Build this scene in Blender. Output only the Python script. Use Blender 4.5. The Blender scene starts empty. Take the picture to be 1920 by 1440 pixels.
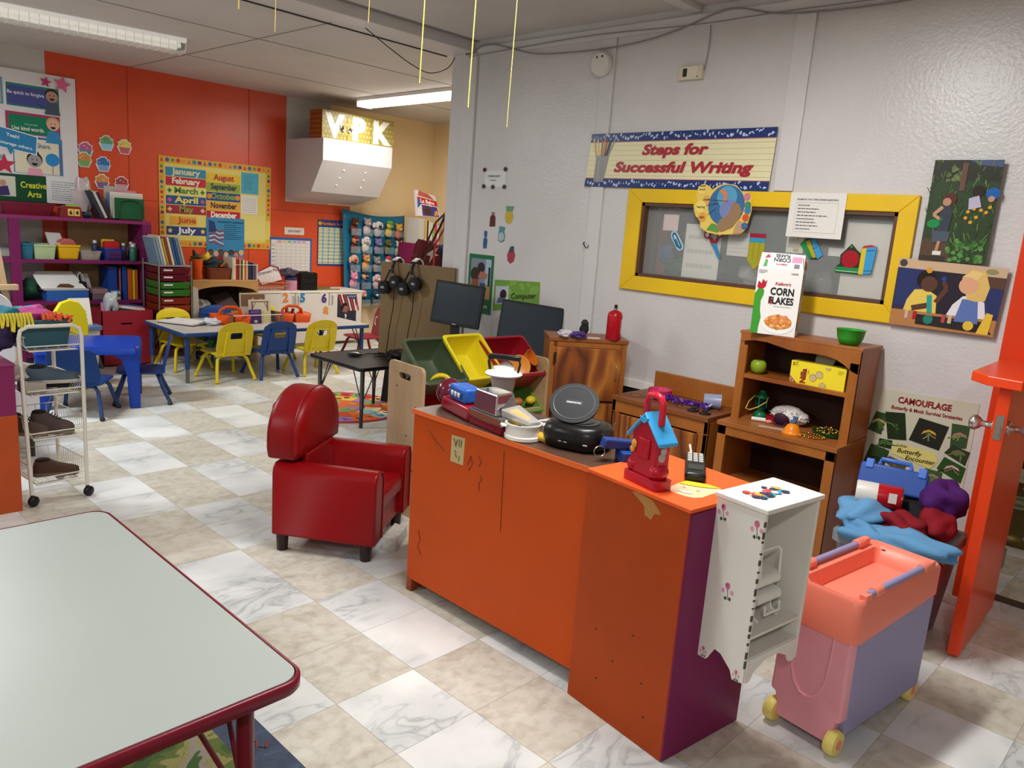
import bpy, math, random
from mathutils import Matrix, Vector
from mathutils.geometry import tessellate_polygon
random.seed(11)
PI = math.pi
scn = bpy.context.scene
COL = scn.collection

# ------------------------------------------------------------------ camera
cam = bpy.data.objects.new('camera', bpy.data.cameras.new('camera'))
COL.objects.link(cam)
cam.data.sensor_width = 36.0
cam.data.lens = 1453.167 / 1920 * 36.0
cam.data.clip_start = 0.02
_y, _p, _r = math.radians(43.2331), math.radians(11.5020), math.radians(4.1922)
fwd = Vector((math.cos(_p)*math.cos(_y), math.cos(_p)*math.sin(_y), -math.sin(_p)))
rgt = Vector((math.sin(_y), -math.cos(_y), 0))
upv = rgt.cross(fwd)
r2 = rgt*math.cos(_r) + upv*math.sin(_r)
u2 = -rgt*math.sin(_r) + upv*math.cos(_r)
cm = Matrix((r2, u2, -fwd)).transposed().to_4x4()
cm.translation = Vector((0, 0, 1.49208))
cam.matrix_world = cm
scn.camera = cam

# ------------------------------------------------------------------ world, exposure, lights
w = bpy.data.worlds.new('world'); scn.world = w; w.use_nodes = True
w.node_tree.nodes['Background'].inputs[0].default_value = (0.80, 0.90, 1.0, 1)
w.node_tree.nodes['Background'].inputs[1].default_value = 0.25
scn.view_settings.view_transform = 'Standard'
scn.view_settings.look = 'None'
scn.view_settings.exposure = 0.0
scn.view_settings.gamma = 1.0
scn.view_settings.use_curve_mapping = False
scn.cycles.use_denoising = True
scn.cycles.max_bounces = 8
scn.cycles.diffuse_bounces = 5
scn.cycles.glossy_bounces = 4
scn.cycles.transparent_max_bounces = 12
scn.cycles.sample_clamp_indirect = 6.0
scn.cycles.caustics_reflective = False
scn.cycles.caustics_refractive = False

def area(name, loc, sx, sy, power, color, rz=0.0):
    l = bpy.data.lights.new(name, 'AREA'); l.shape = 'RECTANGLE'
    l.size = sx; l.size_y = sy; l.energy = power; l.color = color
    o = bpy.data.objects.new(name, l); COL.objects.link(o)
    o.location = loc; o.rotation_euler = (0, 0, rz)
    return o
WARM = (1.0, 0.95, 0.88); COOL = (0.93, 0.98, 1.0)
# light of the ceiling fixtures (their housings are built with the ceiling below)
area('lamp_far_room', (5.05, 6.05, 2.545), 0.12, 2.3, 62, WARM, math.radians(-2))
area('lamp_far_left', (0.62, 5.72, 2.545), 1.15, 0.12, 78, COOL, math.radians(-10))
area('lamp_near', (1.95, 1.45, 2.565), 1.2, 0.14, 60, (1.0, 0.985, 0.965))
area('lamp_behind', (-0.9, -0.6, 2.565), 1.2, 0.14, 46, (1.0, 0.985, 0.965))
area('lamp_left_rear', (-1.6, 3.2, 2.565), 1.2, 0.14, 44, COOL)
area('lamp_next_room', (5.35, -1.2, 2.545), 1.2, 0.14, 14, WARM)

# ------------------------------------------------------------------ materials
def lin(h):
    h = h.lstrip('#'); out = []
    for i in (0, 2, 4):
        c = int(h[i:i+2], 16)/255
        out.append(c/12.92 if c <= .04045 else ((c+.055)/1.055)**2.4)
    return (*out, 1)
_M = {}
def mat(h, rough=.5, metal=0.0, bump=0.0, bs=60.0, var=0.0, vs=4.0, coat=0.0, emit=0.0, trans=0.0, alpha=1.0, spec=.3):
    key = (h, rough, metal, bump, bs, var, vs, coat, emit, trans, alpha, spec)
    if key in _M: return _M[key]
    m = bpy.data.materials.new('m_'+h.lstrip('#')); m.use_nodes = True
    nt = m.node_tree; b = nt.nodes['Principled BSDF']; I = b.inputs
    c = lin(h)
    I['Base Color'].default_value = c; I['Roughness'].default_value = rough; I['Metallic'].default_value = metal
    I['Coat Weight'].default_value = coat; I['Coat Roughness'].default_value = .15
    I['Specular IOR Level'].default_value = spec
    if emit: I['Emission Color'].default_value = c; I['Emission Strength'].default_value = emit
    if trans: I['Transmission Weight'].default_value = trans
    if alpha < 1: I['Alpha'].default_value = alpha
    if bump or var:
        tc = nt.nodes.new('ShaderNodeTexCoord')
        if var:
            n = nt.nodes.new('ShaderNodeTexNoise'); n.inputs['Scale'].default_value = vs; n.inputs['Detail'].default_value = 5
            nt.links.new(tc.outputs['Object'], n.inputs['Vector'])
            r = nt.nodes.new('ShaderNodeValToRGB')
            r.color_ramp.elements[0].position = .3; r.color_ramp.elements[1].position = .7
            r.color_ramp.elements[0].color = tuple(x*(1-var) for x in c[:3])+(1,)
            r.color_ramp.elements[1].color = tuple(min(1, x*(1+var)) for x in c[:3])+(1,)
            nt.links.new(n.outputs['Fac'], r.inputs['Fac']); nt.links.new(r.outputs['Color'], I['Base Color'])
        if bump:
            n2 = nt.nodes.new('ShaderNodeTexNoise'); n2.inputs['Scale'].default_value = bs; n2.inputs['Detail'].default_value = 3
            nt.links.new(tc.outputs['Object'], n2.inputs['Vector'])
            bp = nt.nodes.new('ShaderNodeBump'); bp.inputs['Strength'].default_value = bump; bp.inputs['Distance'].default_value = .01
            nt.links.new(n2.outputs['Fac'], bp.inputs['Height']); nt.links.new(bp.outputs['Normal'], I['Normal'])
    _M[key] = m
    return m

def wood(h1, h2, h3, scale=3.0, stretch=(1, 1, .12), rings=7.0, rough=.42, name='wood'):
    m = bpy.data.materials.new(name); m.use_nodes = True
    nt = m.node_tree; b = nt.nodes['Principled BSDF']
    tc = nt.nodes.new('ShaderNodeTexCoord'); mp = nt.nodes.new('ShaderNodeMapping')
    mp.inputs['Scale'].default_value = stretch
    nt.links.new(tc.outputs['Object'], mp.inputs['Vector'])
    n = nt.nodes.new('ShaderNodeTexNoise'); n.inputs['Scale'].default_value = scale; n.inputs['Detail'].default_value = 1.5
    nt.links.new(mp.outputs['Vector'], n.inputs['Vector'])
    mu = nt.nodes.new('ShaderNodeMath'); mu.operation = 'MULTIPLY'; mu.inputs[1].default_value = rings
    fr = nt.nodes.new('ShaderNodeMath'); fr.operation = 'PINGPONG'; fr.inputs[1].default_value = 1.0
    nt.links.new(n.outputs['Fac'], mu.inputs[0]); nt.links.new(mu.outputs[0], fr.inputs[0])
    r = nt.nodes.new('ShaderNodeValToRGB'); e = r.color_ramp.elements
    e[0].position = 0; e[0].color = lin(h1); e[1].position = 1; e[1].color = lin(h3)
    x = e.new(.5); x.color = lin(h2)
    nt.links.new(fr.outputs[0], r.inputs['Fac'])
    f = nt.nodes.new('ShaderNodeTexNoise'); f.inputs['Scale'].default_value = scale*22; f.inputs['Detail'].default_value = 3
    nt.links.new(mp.outputs['Vector'], f.inputs['Vector'])
    mx = nt.nodes.new('ShaderNodeMix'); mx.data_type = 'RGBA'; mx.blend_type = 'MULTIPLY'; mx.inputs['Factor'].default_value = .35
    nt.links.new(r.outputs['Color'], mx.inputs['A']); nt.links.new(f.outputs['Color'], mx.inputs['B'])
    nt.links.new(mx.outputs['Result'], b.inputs['Base Color'])
    b.inputs['Roughness'].default_value = rough
    return m

# ------------------------------------------------------------------ mesh helpers
class MB:
    def __init__(s): s.v = []; s.f = []; s.m = []; s.T = Matrix.Identity(4)
    def at(s, loc=(0, 0, 0), rz=0, rx=0, ry=0, sc=1):
        s.T = Matrix.Translation(loc) @ Matrix.Rotation(rz, 4, 'Z') @ Matrix.Rotation(ry, 4, 'Y') @ Matrix.Rotation(rx, 4, 'X') @ Matrix.Scale(sc, 4)
        return s
    def add(s, vs, fs, m=0):
        o = len(s.v); T = s.T
        s.v += [tuple(T @ Vector(p)) for p in vs]
        s.f += [[i+o for i in f] for f in fs]; s.m += [m]*len(fs)
        return s
    def box(s, x0, y0, z0, x1, y1, z1, m=0):
        if x0 > x1: x0, x1 = x1, x0
        if y0 > y1: y0, y1 = y1, y0
        if z0 > z1: z0, z1 = z1, z0
        v = [(x0,y0,z0),(x1,y0,z0),(x1,y1,z0),(x0,y1,z0),(x0,y0,z1),(x1,y0,z1),(x1,y1,z1),(x0,y1,z1)]
        return s.add(v, [(0,3,2,1),(4,5,6,7),(0,1,5,4),(1,2,6,5),(2,3,7,6),(3,0,4,7)], m)
    def hexa(s, b, t, m=0):   # four bottom points, four top points
        return s.add(list(b)+list(t), [(3,2,1,0),(4,5,6,7),(0,1,5,4),(1,2,6,5),(2,3,7,6),(3,0,4,7)], m)
    def loft(s, rings, m=0, cap=(True, True), closed=True):
        n = len(rings[0]); v = [p for r in rings for p in r]; f = []
        for k in range(len(rings)-1):
            for i in range(n if closed else n-1):
                j = (i+1) % n
                f.append((k*n+i, k*n+j, (k+1)*n+j, (k+1)*n+i))
        if cap[0]: f.append(tuple(range(n-1, -1, -1)))
        if cap[1]: f.append(tuple((len(rings)-1)*n+i for i in range(n)))
        return s.add(v, f, m)
    def tube(s, pts, r, n=8, m=0, closed=False):
        P = [Vector(p) for p in pts]; rings = []; prev = None; L = len(P)
        rr = r if isinstance(r, (list, tuple)) else [r]*L
        for i, p in enumerate(P):
            if closed: d = P[(i+1) % L]-P[i-1]
            else: d = P[min(i+1, L-1)]-P[max(i-1, 0)]
            if d.length < 1e-9: d = Vector((0, 0, 1))
            d.normalize()
            if prev is None:
                a = Vector((0, 0, 1)) if abs(d.z) < .9 else Vector((1, 0, 0))
                u = d.cross(a).normalized()
            else:
                u = prev-d*prev.dot(d)
                u = u.normalized() if u.length > 1e-6 else d.orthogonal().normalized()
            prev = u; q = d.cross(u)
            rings.append([tuple(p+(u*math.cos(2*PI*k/n)+q*math.sin(2*PI*k/n))*rr[i]) for k in range(n)])
        if closed: return s.loft(rings+[rings[0]], m, (False, False))
        return s.loft(rings, m)
    def cyl(s, p0, p1, r0, r1=None, n=20, m=0): return s.tube([p0, p1], [r0, r0 if r1 is None else r1], n, m)
    def lathe(s, prof, c=(0, 0, 0), n=24, m=0, sx=1.0, sy=1.0, cap=(True, True)):
        rings = [[(c[0]+sx*r*math.cos(2*PI*k/n), c[1]+sy*r*math.sin(2*PI*k/n), c[2]+z) for k in range(n)] for r, z in prof]
        return s.loft(rings, m, cap)
    def ell(s, c, r, nu=16, nv=10, m=0):
        if not isinstance(r, (list, tuple)): r = (r, r, r)
        rings = []
        for j in range(nv+1):
            t = -PI/2+PI*j/nv; t = max(-PI/2+.02, min(PI/2-.02, t))
            rings.append([(c[0]+r[0]*math.cos(t)*math.cos(2*PI*k/nu), c[1]+r[1]*math.cos(t)*math.sin(2*PI*k/nu), c[2]+r[2]*math.sin(t)) for k in range(nu)])
        return s.loft(rings, m)
    def prism(s, poly, lo, hi, ax='z', m=0, holes=()):
        # ax z: poly in xy; ax y: poly in xz; ax x: poly in yz
        def P(p, h): return (p[0], p[1], h) if ax == 'z' else ((p[0], h, p[1]) if ax == 'y' else (h, p[0], p[1]))
        loops = [list(poly)]+[list(h) for h in holes]
        flat = [p for l in loops for p in l]; n = len(flat)
        tris = tessellate_polygon([[Vector((p[0], p[1], 0)) for p in l] for l in loops])
        v = [P(p, lo) for p in flat]+[P(p, hi) for p in flat]; f = []
        for a, b, c in tris: f.append((a, b, c)); f.append((c+n, b+n, a+n))
        o = 0
        for l in loops:
            k = len(l)
            for i in range(k):
                j = (i+1) % k; f.append((o+i, o+j, n+o+j, n+o+i))
            o += k
        return s.add(v, f, m)
    def blob(s, c, r, seed, amp=.18, nu=20, nv=12, m=0, fr=3.0, flat=None):
        # crumpled lump: an ellipsoid pushed in and out by a few waves
        rd = random.Random(seed); W = [(rd.uniform(-1, 1)*fr, rd.uniform(-1, 1)*fr, rd.uniform(-1, 1)*fr, rd.uniform(0, 6)) for _ in range(7)]
        rings = []
        for j in range(nv+1):
            t = -PI/2+PI*j/nv; t = max(-PI/2+.03, min(PI/2-.03, t)); ring = []
            for k in range(nu):
                d = (math.cos(t)*math.cos(2*PI*k/nu), math.cos(t)*math.sin(2*PI*k/nu), math.sin(t))
                g = 1+amp*sum(math.sin(a*d[0]*2+b*d[1]*2+e*d[2]*2+q) for a, b, e, q in W)/2.2
                z = c[2]+r[2]*d[2]*g
                if flat is not None and z < flat: z = flat
                ring.append((c[0]+r[0]*d[0]*g, c[1]+r[1]*d[1]*g, z))
            rings.append(ring)
        return s.loft(rings, m)
    def build(s, name, mats, parent=None, bevel=0, seg=2, smooth=35, solid=0, sub=0, loc=None, rz=0, fix=True):
        me = bpy.data.meshes.new(name)
        me.from_pydata(s.v, [], s.f)
        if not isinstance(mats, (list, tuple)): mats = [mats]
        for mm in mats: me.materials.append(mm)
        me.polygons.foreach_set('material_index', s.m)
        if fix:
            import bmesh
            bm = bmesh.new(); bm.from_mesh(me)
            bmesh.ops.recalc_face_normals(bm, faces=bm.faces); bm.to_mesh(me); bm.free()
        if smooth:
            me.polygons.foreach_set('use_smooth', [True]*len(me.polygons))
            me.set_sharp_from_angle(angle=math.radians(smooth))
        me.update()
        o = bpy.data.objects.new(name, me); COL.objects.link(o)
        if parent: o.parent = parent
        if loc: o.location = loc
        if rz: o.rotation_euler = (0, 0, rz)
        if solid:
            md = o.modifiers.new('thickness', 'SOLIDIFY'); md.thickness = solid; md.offset = 0
        if bevel:
            md = o.modifiers.new('bevel', 'BEVEL'); md.width = bevel; md.segments = seg; md.limit_method = 'ANGLE'; md.angle_limit = math.radians(40)
            md.harden_normals = False
        if sub:
            md = o.modifiers.new('sub', 'SUBSURF'); md.levels = sub; md.render_levels = sub
        return o

def tag(o, label, cat, group=None, kind=None):
    o['label'] = label; o['category'] = cat
    if group: o['group'] = group
    if kind: o['kind'] = kind
    return o
def thing(name, label, cat, loc=(0, 0, 0), rz=0.0, group=None):
    o = bpy.data.objects.new(name, None); COL.objects.link(o)
    o.empty_display_size = .05; o.location = loc; o.rotation_euler = (0, 0, rz)
    return tag(o, label, cat, group)
def struct(o): o['kind'] = 'structure'; return o
def dup(root, loc, rz, label, group=None):
    r = root.copy(); COL.objects.link(r); r.location = loc; r.rotation_euler = (root.rotation_euler[0], root.rotation_euler[1], rz)
    r['label'] = label
    if group: r['group'] = group
    for ch in list(root.children):
        c = ch.copy(); COL.objects.link(c); c.parent = r
        for g in list(ch.children):
            d = g.copy(); COL.objects.link(d); d.parent = c
    return r
def arc(cx, cy, r, a0, a1, n, ry=None):
    ry = r if ry is None else ry
    return [(cx+r*math.cos(math.radians(a0+(a1-a0)*i/n)), cy+ry*math.sin(math.radians(a0+(a1-a0)*i/n))) for i in range(n+1)]
def rrect(x0, y0, x1, y1, r, n=5):
    return arc(x1-r, y0+r, r, -90, 0, n)+arc(x1-r, y1-r, r, 0, 90, n)+arc(x0+r, y1-r, r, 90, 180, n)+arc(x0+r, y0+r, r, 180, 270, n)

# ------------------------------------------------------------------ lettering and flat artwork
_fc = {}
def glyphs(txt, bold=0.0, shear=0.0):
    key = (txt, bold, shear)
    if key in _fc: return _fc[key]
    cu = bpy.data.curves.new('txt', 'FONT'); cu.body = txt; cu.size = 1.0; cu.resolution_u = 3
    cu.offset = bold; cu.shear = shear; cu.fill_mode = 'FRONT'
    ob = bpy.data.objects.new('txt', cu)
    me = bpy.data.meshes.new_from_object(ob)
    v = [(p.co.x, p.co.y) for p in me.vertices]; f = [tuple(p.vertices) for p in me.polygons]
    bpy.data.objects.remove(ob); bpy.data.curves.remove(cu); bpy.data.meshes.remove(me)
    _fc[key] = (v, f)
    return v, f
class Art:
    """A flat printed sheet: corners top-left, top-right, bottom-right, bottom-left; art in u,v (0..1, v up)."""
    def __init__(s, tl, tr, br, bl, base='ffffff', rough=.45, th=.002, shape=None, off=.001):
        s.c = [Vector(p) for p in (tl, tr, br, bl)]
        s.W = ((s.c[1]-s.c[0]).length+(s.c[2]-s.c[3]).length)/2; s.H = ((s.c[0]-s.c[3]).length+(s.c[1]-s.c[2]).length)/2
        s.n = ((s.c[1]-s.c[0]).cross(s.c[0]-s.c[3])).normalized()
        s.mb = MB(); s.mats = []; s.ix = {}; s.rough = rough; s.th = th; s.off = off; s.k = 0
        k = s.mi(base)
        P = shape or [(0, 0), (1, 0), (1, 1), (0, 1)]
        n = len(P)
        f = [s.pt(u, v, 0)+s.n*0 for u, v in P]; b = [s.pt(u, v, 0)-s.n*th for u, v in P]
        tr_ = tessellate_polygon([[Vector((u, v, 0)) for u, v in P]])
        s.mb.add([tuple(p) for p in f+b], [tuple(t) for t in tr_]+[(t[2]+n, t[1]+n, t[0]+n) for t in tr_]+[(i, (i+1) % n, (i+1) % n+n, i+n) for i in range(n)], k)
    def mi(s, h):
        if h not in s.ix: s.ix[h] = len(s.mats); s.mats.append(mat(h, s.rough))
        return s.ix[h]
    def pt(s, u, v, l):
        a = s.c[3].lerp(s.c[2], u); b = s.c[0].lerp(s.c[1], u)
        return a.lerp(b, v)+s.n*((s.off*(l > 0)+l*.0004+s.k*2e-6)+s.th*0)
    def poly(s, P, h, l=1):
        s.k += 1
        t = tessellate_polygon([[Vector((u*s.W, v*s.H, 0)) for u, v in P]])
        s.mb.add([tuple(s.pt(u, v, l)) for u, v in P], [tuple(x) for x in t], s.mi(h)); return s
    def rect(s, u0, v0, u1, v1, h, l=1): return s.poly([(u0, v0), (u1, v0), (u1, v1), (u0, v1)], h, l)
    def disc(s, u, v, r, h, l=2, n=18, ry=None, a0=0, a1=360):   # r as a share of the height
        k = s.H/s.W; ry = r if ry is None else ry
        P = [(u+k*r*math.cos(math.radians(a0+(a1-a0)*i/n)), v+ry*math.sin(math.radians(a0+(a1-a0)*i/n))) for i in range(n+(a1-a0 < 360))]
        return s.poly(P, h, l)
    def star(s, u, v, r, h, l=2, n=5, q=.42, rot=90):
        k = s.H/s.W
        return s.poly([(u+k*r*(1 if i % 2 == 0 else q)*math.cos(math.radians(rot+180*i/n)), v+r*(1 if i % 2 == 0 else q)*math.sin(math.radians(rot+180*i/n))) for i in range(2*n)], h, l)
    def line(s, u0, v0, u1, v1, t, h, l=3):    # t as a share of the height
        k = s.H/s.W; dx = (u1-u0)/k; dy = v1-v0; L = math.hypot(dx, dy) or 1
        nx, ny = -dy/L*t/2*k, dx/L*t/2
        return s.poly([(u0+nx, v0+ny), (u0-nx, v0-ny), (u1-nx, v1-ny), (u1+nx, v1+ny)], h, l)
    def text(s, txt, u, v, h, col, al='c', bold=.012, shear=0.0, maxw=None, rot=0, l=4, w=None):
        # v is the baseline, h the cap height (share of the sheet's height)
        V, F = glyphs(txt, bold, shear)
        if not V: return s
        x0 = min(p[0] for p in V); x1 = max(p[0] for p in V)
        sc = h/.70; k = s.H/s.W; sx = sc*k
        wd = (x1-x0)*sx
        s.k += 1
        if w: sx *= w/wd
        elif maxw and wd > maxw: sx *= maxw/wd; wd = maxw
        ox = {'c': -(x0+x1)/2, 'l': -x0, 'r': -x1}[al]
        ca, sa = math.cos(math.radians(rot)), math.sin(math.radians(rot))
        out = []
        for x, y in V:
            a = (x+ox)*sx/k; b = y*sc
            out.append(tuple(s.pt(u+(a*ca-b*sa)*k, v+a*sa+b*ca, l)))
        s.mb.add(out, F, s.mi(col)); return s
    def lines(s, u0, v0, u1, v1, n, h='777777', t=.35, l=3, seed=1):   # rows of small print
        rd = random.Random(seed)
        for i in range(n):
            v = v1-(v1-v0)*(i+.5)/n; u = u0; e = u1-(u1-u0)*rd.random()*.35
            while u < e:
                wd = (u1-u0)*rd.uniform(.05, .14); s.rect(u, v-(v1-v0)/n*t/2, min(e, u+wd), v+(v1-v0)/n*t/2, h, l); u += wd+(u1-u0)*.025
        return s
    def done(s, name, label=None, cat=None, group=None, parent=None):
        o = s.mb.build(name, s.mats, parent, smooth=0, fix=False)
        if label: tag(o, label, cat, group)
        return o
def wallx(y0, z1, y1, z0, x=3.82, **k):      # sheet on the long grey wall, seen from the room: y runs from large to small
    return Art((x-.0025, y0, z1), (x-.0025, y1, z1), (x-.0025, y1, z0), (x-.0025, y0, z0), **k)
def wally(x0, z1, x1, z0, y=8.05, **k):      # sheet on the orange wall
    return Art((x0, y-.0025, z1), (x1, y-.0025, z1), (x1, y-.0025, z0), (x0, y-.0025, z0), **k)
# ------------------------------------------------------------------ the room
XW = 3.82; YB = 8.05; ZC = 2.70
def floor_material():
    m = bpy.data.materials.new('vinyl_tiles'); m.use_nodes = True
    nt = m.node_tree; b = nt.nodes['Principled BSDF']; N = nt.nodes.new; L = nt.links.new
    def math_(op, a, bb=None):
        n = N('ShaderNodeMath'); n.operation = op
        for i, x in enumerate((a, bb)):
            if x is None: continue
            if isinstance(x, (int, float)): n.inputs[i].default_value = x
            else: L(x, n.inputs[i])
        return n.outputs[0]
    tc = N('ShaderNodeTexCoord'); sp = N('ShaderNodeSeparateXYZ'); L(tc.outputs['Object'], sp.inputs[0])
    i = math_('DIVIDE', math_('SUBTRACT', sp.outputs['X'], 1.5515), .3048)
    j = math_('DIVIDE', math_('SUBTRACT', 1.8197, sp.outputs['Y']), .3048)
    fi = math_('FLOOR', i); fj = math_('FLOOR', j); fj2 = math_('FLOOR', math_('DIVIDE', j, 2))
    odd = math_('ABSOLUTE', math_('MODULO', math_('ADD', fi, fj2), 2))
    cid = N('ShaderNodeCombineXYZ'); L(fi, cid.inputs[0]); L(fj, cid.inputs[1])
    wn = N('ShaderNodeTexWhiteNoise'); wn.noise_dimensions = '2D'; L(cid.outputs[0], wn.inputs['Vector'])
    sc = N('ShaderNodeVectorMath'); sc.operation = 'SCALE'; sc.inputs['Scale'].default_value = 9; L(wn.outputs['Color'], sc.inputs[0])
    ad = N('ShaderNodeVectorMath'); ad.operation = 'ADD'; L(tc.outputs['Object'], ad.inputs[0]); L(sc.outputs[0], ad.inputs[1])
    mp = N('ShaderNodeMapping'); L(ad.outputs[0], mp.inputs['Vector']); mp.inputs['Scale'].default_value = (1, 2.3, 1); mp.inputs['Rotation'].default_value = (0, 0, .5)
    def noise(v, scale, det, dist=0):
        n = N('ShaderNodeTexNoise'); n.inputs['Scale'].default_value = scale; n.inputs['Detail'].default_value = det; n.inputs['Distortion'].default_value = dist
        L(v, n.inputs['Vector']); return n.outputs['Fac']
    def ramp(f, *st):
        r = N('ShaderNodeValToRGB'); e = r.color_ramp.elements
        e[0].position, e[0].color = st[0][0], lin(st[0][1]); e[1].position, e[1].color = st[-1][0], lin(st[-1][1])
        for p, c in st[1:-1]: x = e.new(p); x.color = lin(c)
        L(f, r.inputs['Fac']); return r.outputs['Color']
    def mix(f, a, c, mode='MIX'):
        n = N('ShaderNodeMix'); n.data_type = 'RGBA'; n.blend_type = mode
        if isinstance(f, (int, float)): n.inputs['Factor'].default_value = f
        else: L(f, n.inputs['Factor'])
        L(a, n.inputs['A']); L(c, n.inputs['B']); return n.outputs['Result']
    nv = noise(mp.outputs[0], 3.4, 7, 1.6)
    vein = ramp(math_('ABSOLUTE', math_('SUBTRACT', nv, .5)), (0, 'a2a7ac'), (.02, 'c2c6c8'), (.07, 'e0e3e2'), (1, 'e8e9e6'))
    mask = ramp(noise(ad.outputs[0], 3.0, 2), (.42, '000000'), (.62, 'ffffff'))
    cloud = ramp(noise(ad.outputs[0], 2.4, 4), (.3, 'd0d2d1'), (.62, 'e8e9e6'))
    marble = mix(mask, cloud, mix(.75, cloud, vein, 'MULTIPLY'))
    trav = ramp(noise(mp.outputs[0], 5.5, 8, .6), (.30, 'afa796'), (.45, 'c2bdae'), (.60, 'cdcabd'), (.75, 'bfb7a7'))
    trav = mix(.35, trav, ramp(noise(ad.outputs[0], 26, 4), (.35, 'a89f8f'), (.55, 'd3cfc3')))
    col = mix(odd, trav, marble)
    di = math_('ABSOLUTE', math_('SUBTRACT', math_('FRACT', i), .5)); dj = math_('ABSOLUTE', math_('SUBTRACT', math_('FRACT', j), .5))
    edge = math_('GREATER_THAN', math_('MAXIMUM', di, dj), .4955)
    cn = N('ShaderNodeRGB'); cn.outputs[0].default_value = lin('8d8474')
    col = mix(math_('MULTIPLY', edge, .6), col, cn.outputs[0])
    L(col, b.inputs['Base Color'])
    b.inputs['Roughness'].default_value = .36
    bp = N('ShaderNodeBump'); bp.inputs['Strength'].default_value = .06; bp.inputs['Distance'].default_value = .01
    L(noise(tc.outputs['Object'], 9, 3), bp.inputs['Height']); L(bp.outputs['Normal'], b.inputs['Normal'])
    return m
struct(MB().box(-3.2, -3.0, -.06, 7.1, 8.3, 0).build('floor', floor_material(), smooth=0))

def plaster(name, stops, bump=.35, bs=70, rough=.45, marks=0.0, mh='6f6860'):
    m = bpy.data.materials.new(name); m.use_nodes = True
    nt = m.node_tree; b = nt.nodes['Principled BSDF']; N = nt.nodes.new; L = nt.links.new
    tc = N('ShaderNodeTexCoord')
    n = N('ShaderNodeTexNoise'); n.inputs['Scale'].default_value = 1.6; n.inputs['Detail'].default_value = 7; L(tc.outputs['Object'], n.inputs['Vector'])
    r = N('ShaderNodeValToRGB'); e = r.color_ramp.elements
    e[0].position, e[0].color = .3, lin(stops[0]); e[1].position, e[1].color = .7, lin(stops[1])
    L(n.outputs['Fac'], r.inputs['Fac']); out = r.outputs['Color']
    if marks:      # small scuffs and pin holes
        v = N('ShaderNodeTexVoronoi'); v.inputs['Scale'].default_value = 9; v.inputs['Randomness'].default_value = 1
        mp = N('ShaderNodeMapping'); mp.inputs['Scale'].default_value = (1, .6, 1.3); L(tc.outputs['Object'], mp.inputs[0]); L(mp.outputs[0], v.inputs['Vector'])
        lt = N('ShaderNodeMath'); lt.operation = 'LESS_THAN'; lt.inputs[1].default_value = marks; L(v.outputs['Distance'], lt.inputs[0])
        n3 = N('ShaderNodeTexNoise'); n3.inputs['Scale'].default_value = 1.1; L(tc.outputs['Object'], n3.inputs['Vector'])
        gt = N('ShaderNodeMath'); gt.operation = 'GREATER_THAN'; gt.inputs[1].default_value = .5; L(n3.outputs['Fac'], gt.inputs[0])
        mu = N('ShaderNodeMath'); mu.operation = 'MULTIPLY'; L(lt.outputs[0], mu.inputs[0]); L(gt.outputs[0], mu.inputs[1])
        mx = N('ShaderNodeMix'); mx.data_type = 'RGBA'; L(mu.outputs[0], mx.inputs['Factor']); L(out, mx.inputs['A']); mx.inputs['B'].default_value = lin(mh)
        out = mx.outputs['Result']
    L(out, b.inputs['Base Color']); b.inputs['Roughness'].default_value = rough
    n2 = N('ShaderNodeTexNoise'); n2.inputs['Scale'].default_value = bs; n2.inputs['Detail'].default_value = 2; L(tc.outputs['Object'], n2.inputs['Vector'])
    bp = N('ShaderNodeBump'); bp.inputs['Strength'].default_value = bump; bp.inputs['Distance'].default_value = .004
    L(n2.outputs['Fac'], bp.inputs['Height']); L(bp.outputs['Normal'], b.inputs['Normal'])
    return m
M_grey = plaster('grey_wall_paint', ('c6c3c2', 'd2cfcd'), marks=.022, rough=.33)
M_greyt = plaster('grey_trim_paint', ('cbc8c7', 'd5d2d1'), rough=.4)
M_orange = plaster('orange_wall_paint', ('cb431e', 'd64f25'), rough=.36, bump=.3)
M_cream = plaster('cream_wall_paint', ('ecd2a2', 'f2dab0'), rough=.5)
M_lgrey = plaster('light_grey_wall_paint', ('b9b6b2', 'c6c3be'), rough=.5)
M_ceil = plaster('ceiling_paint', ('beb9b5', 'cac5c1'), rough=.7, bump=.5, bs=40)
M_white = mat('e9e7e2', .4)

# far wall with its painted zones, wall between the rooms with the window and the doorway
wb = MB()
wb.box(-3.2, YB, 0, 2.2, YB+.1, 1.62, 1).box(-3.2, YB, 1.62, 2.28, YB+.1, ZC, 1)
wb.box(2.2, YB, 0, 4.64, YB+.1, 1.62).box(2.28, YB, 1.62, 4.64, YB+.1, ZC)
wb.box(4.64, YB, 0, 5.5, YB+.1, 1.58).box(4.64, YB, 1.58, 5.2, YB+.1, ZC, 1)
wb.box(5.5, YB, 0, 6.75, YB+.1, 1.58, 2).box(5.2, YB, 1.58, 6.75, YB+.1, ZC, 2)
struct(wb.build('wall_back', [M_orange, M_lgrey, M_cream], smooth=0))
sm = MB()
for x in (2.97, 4.2): sm.box(x-.004, YB-.003, 0, x+.004, YB, ZC)
sm.box(2.5, YB-.003, 1.475, 5.5, YB, 1.483)
struct(sm.build('trim_1', mat('b23c1e', .5), smooth=0))
struct(MB().box(6.75, 4.4, 0, 6.85, YB+.1, ZC).build('wall_far_right', M_cream, smooth=0))
struct(MB().box(-3.3, -3, 0, -3.2, 8.15, ZC).build('wall_left', M_grey, smooth=0))
struct(MB().box(-3.2, -3.1, 0, 7.1, -3, ZC).build('wall_behind', M_grey, smooth=0))
wr = MB()
A, Bx = XW, XW+.13
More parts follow.
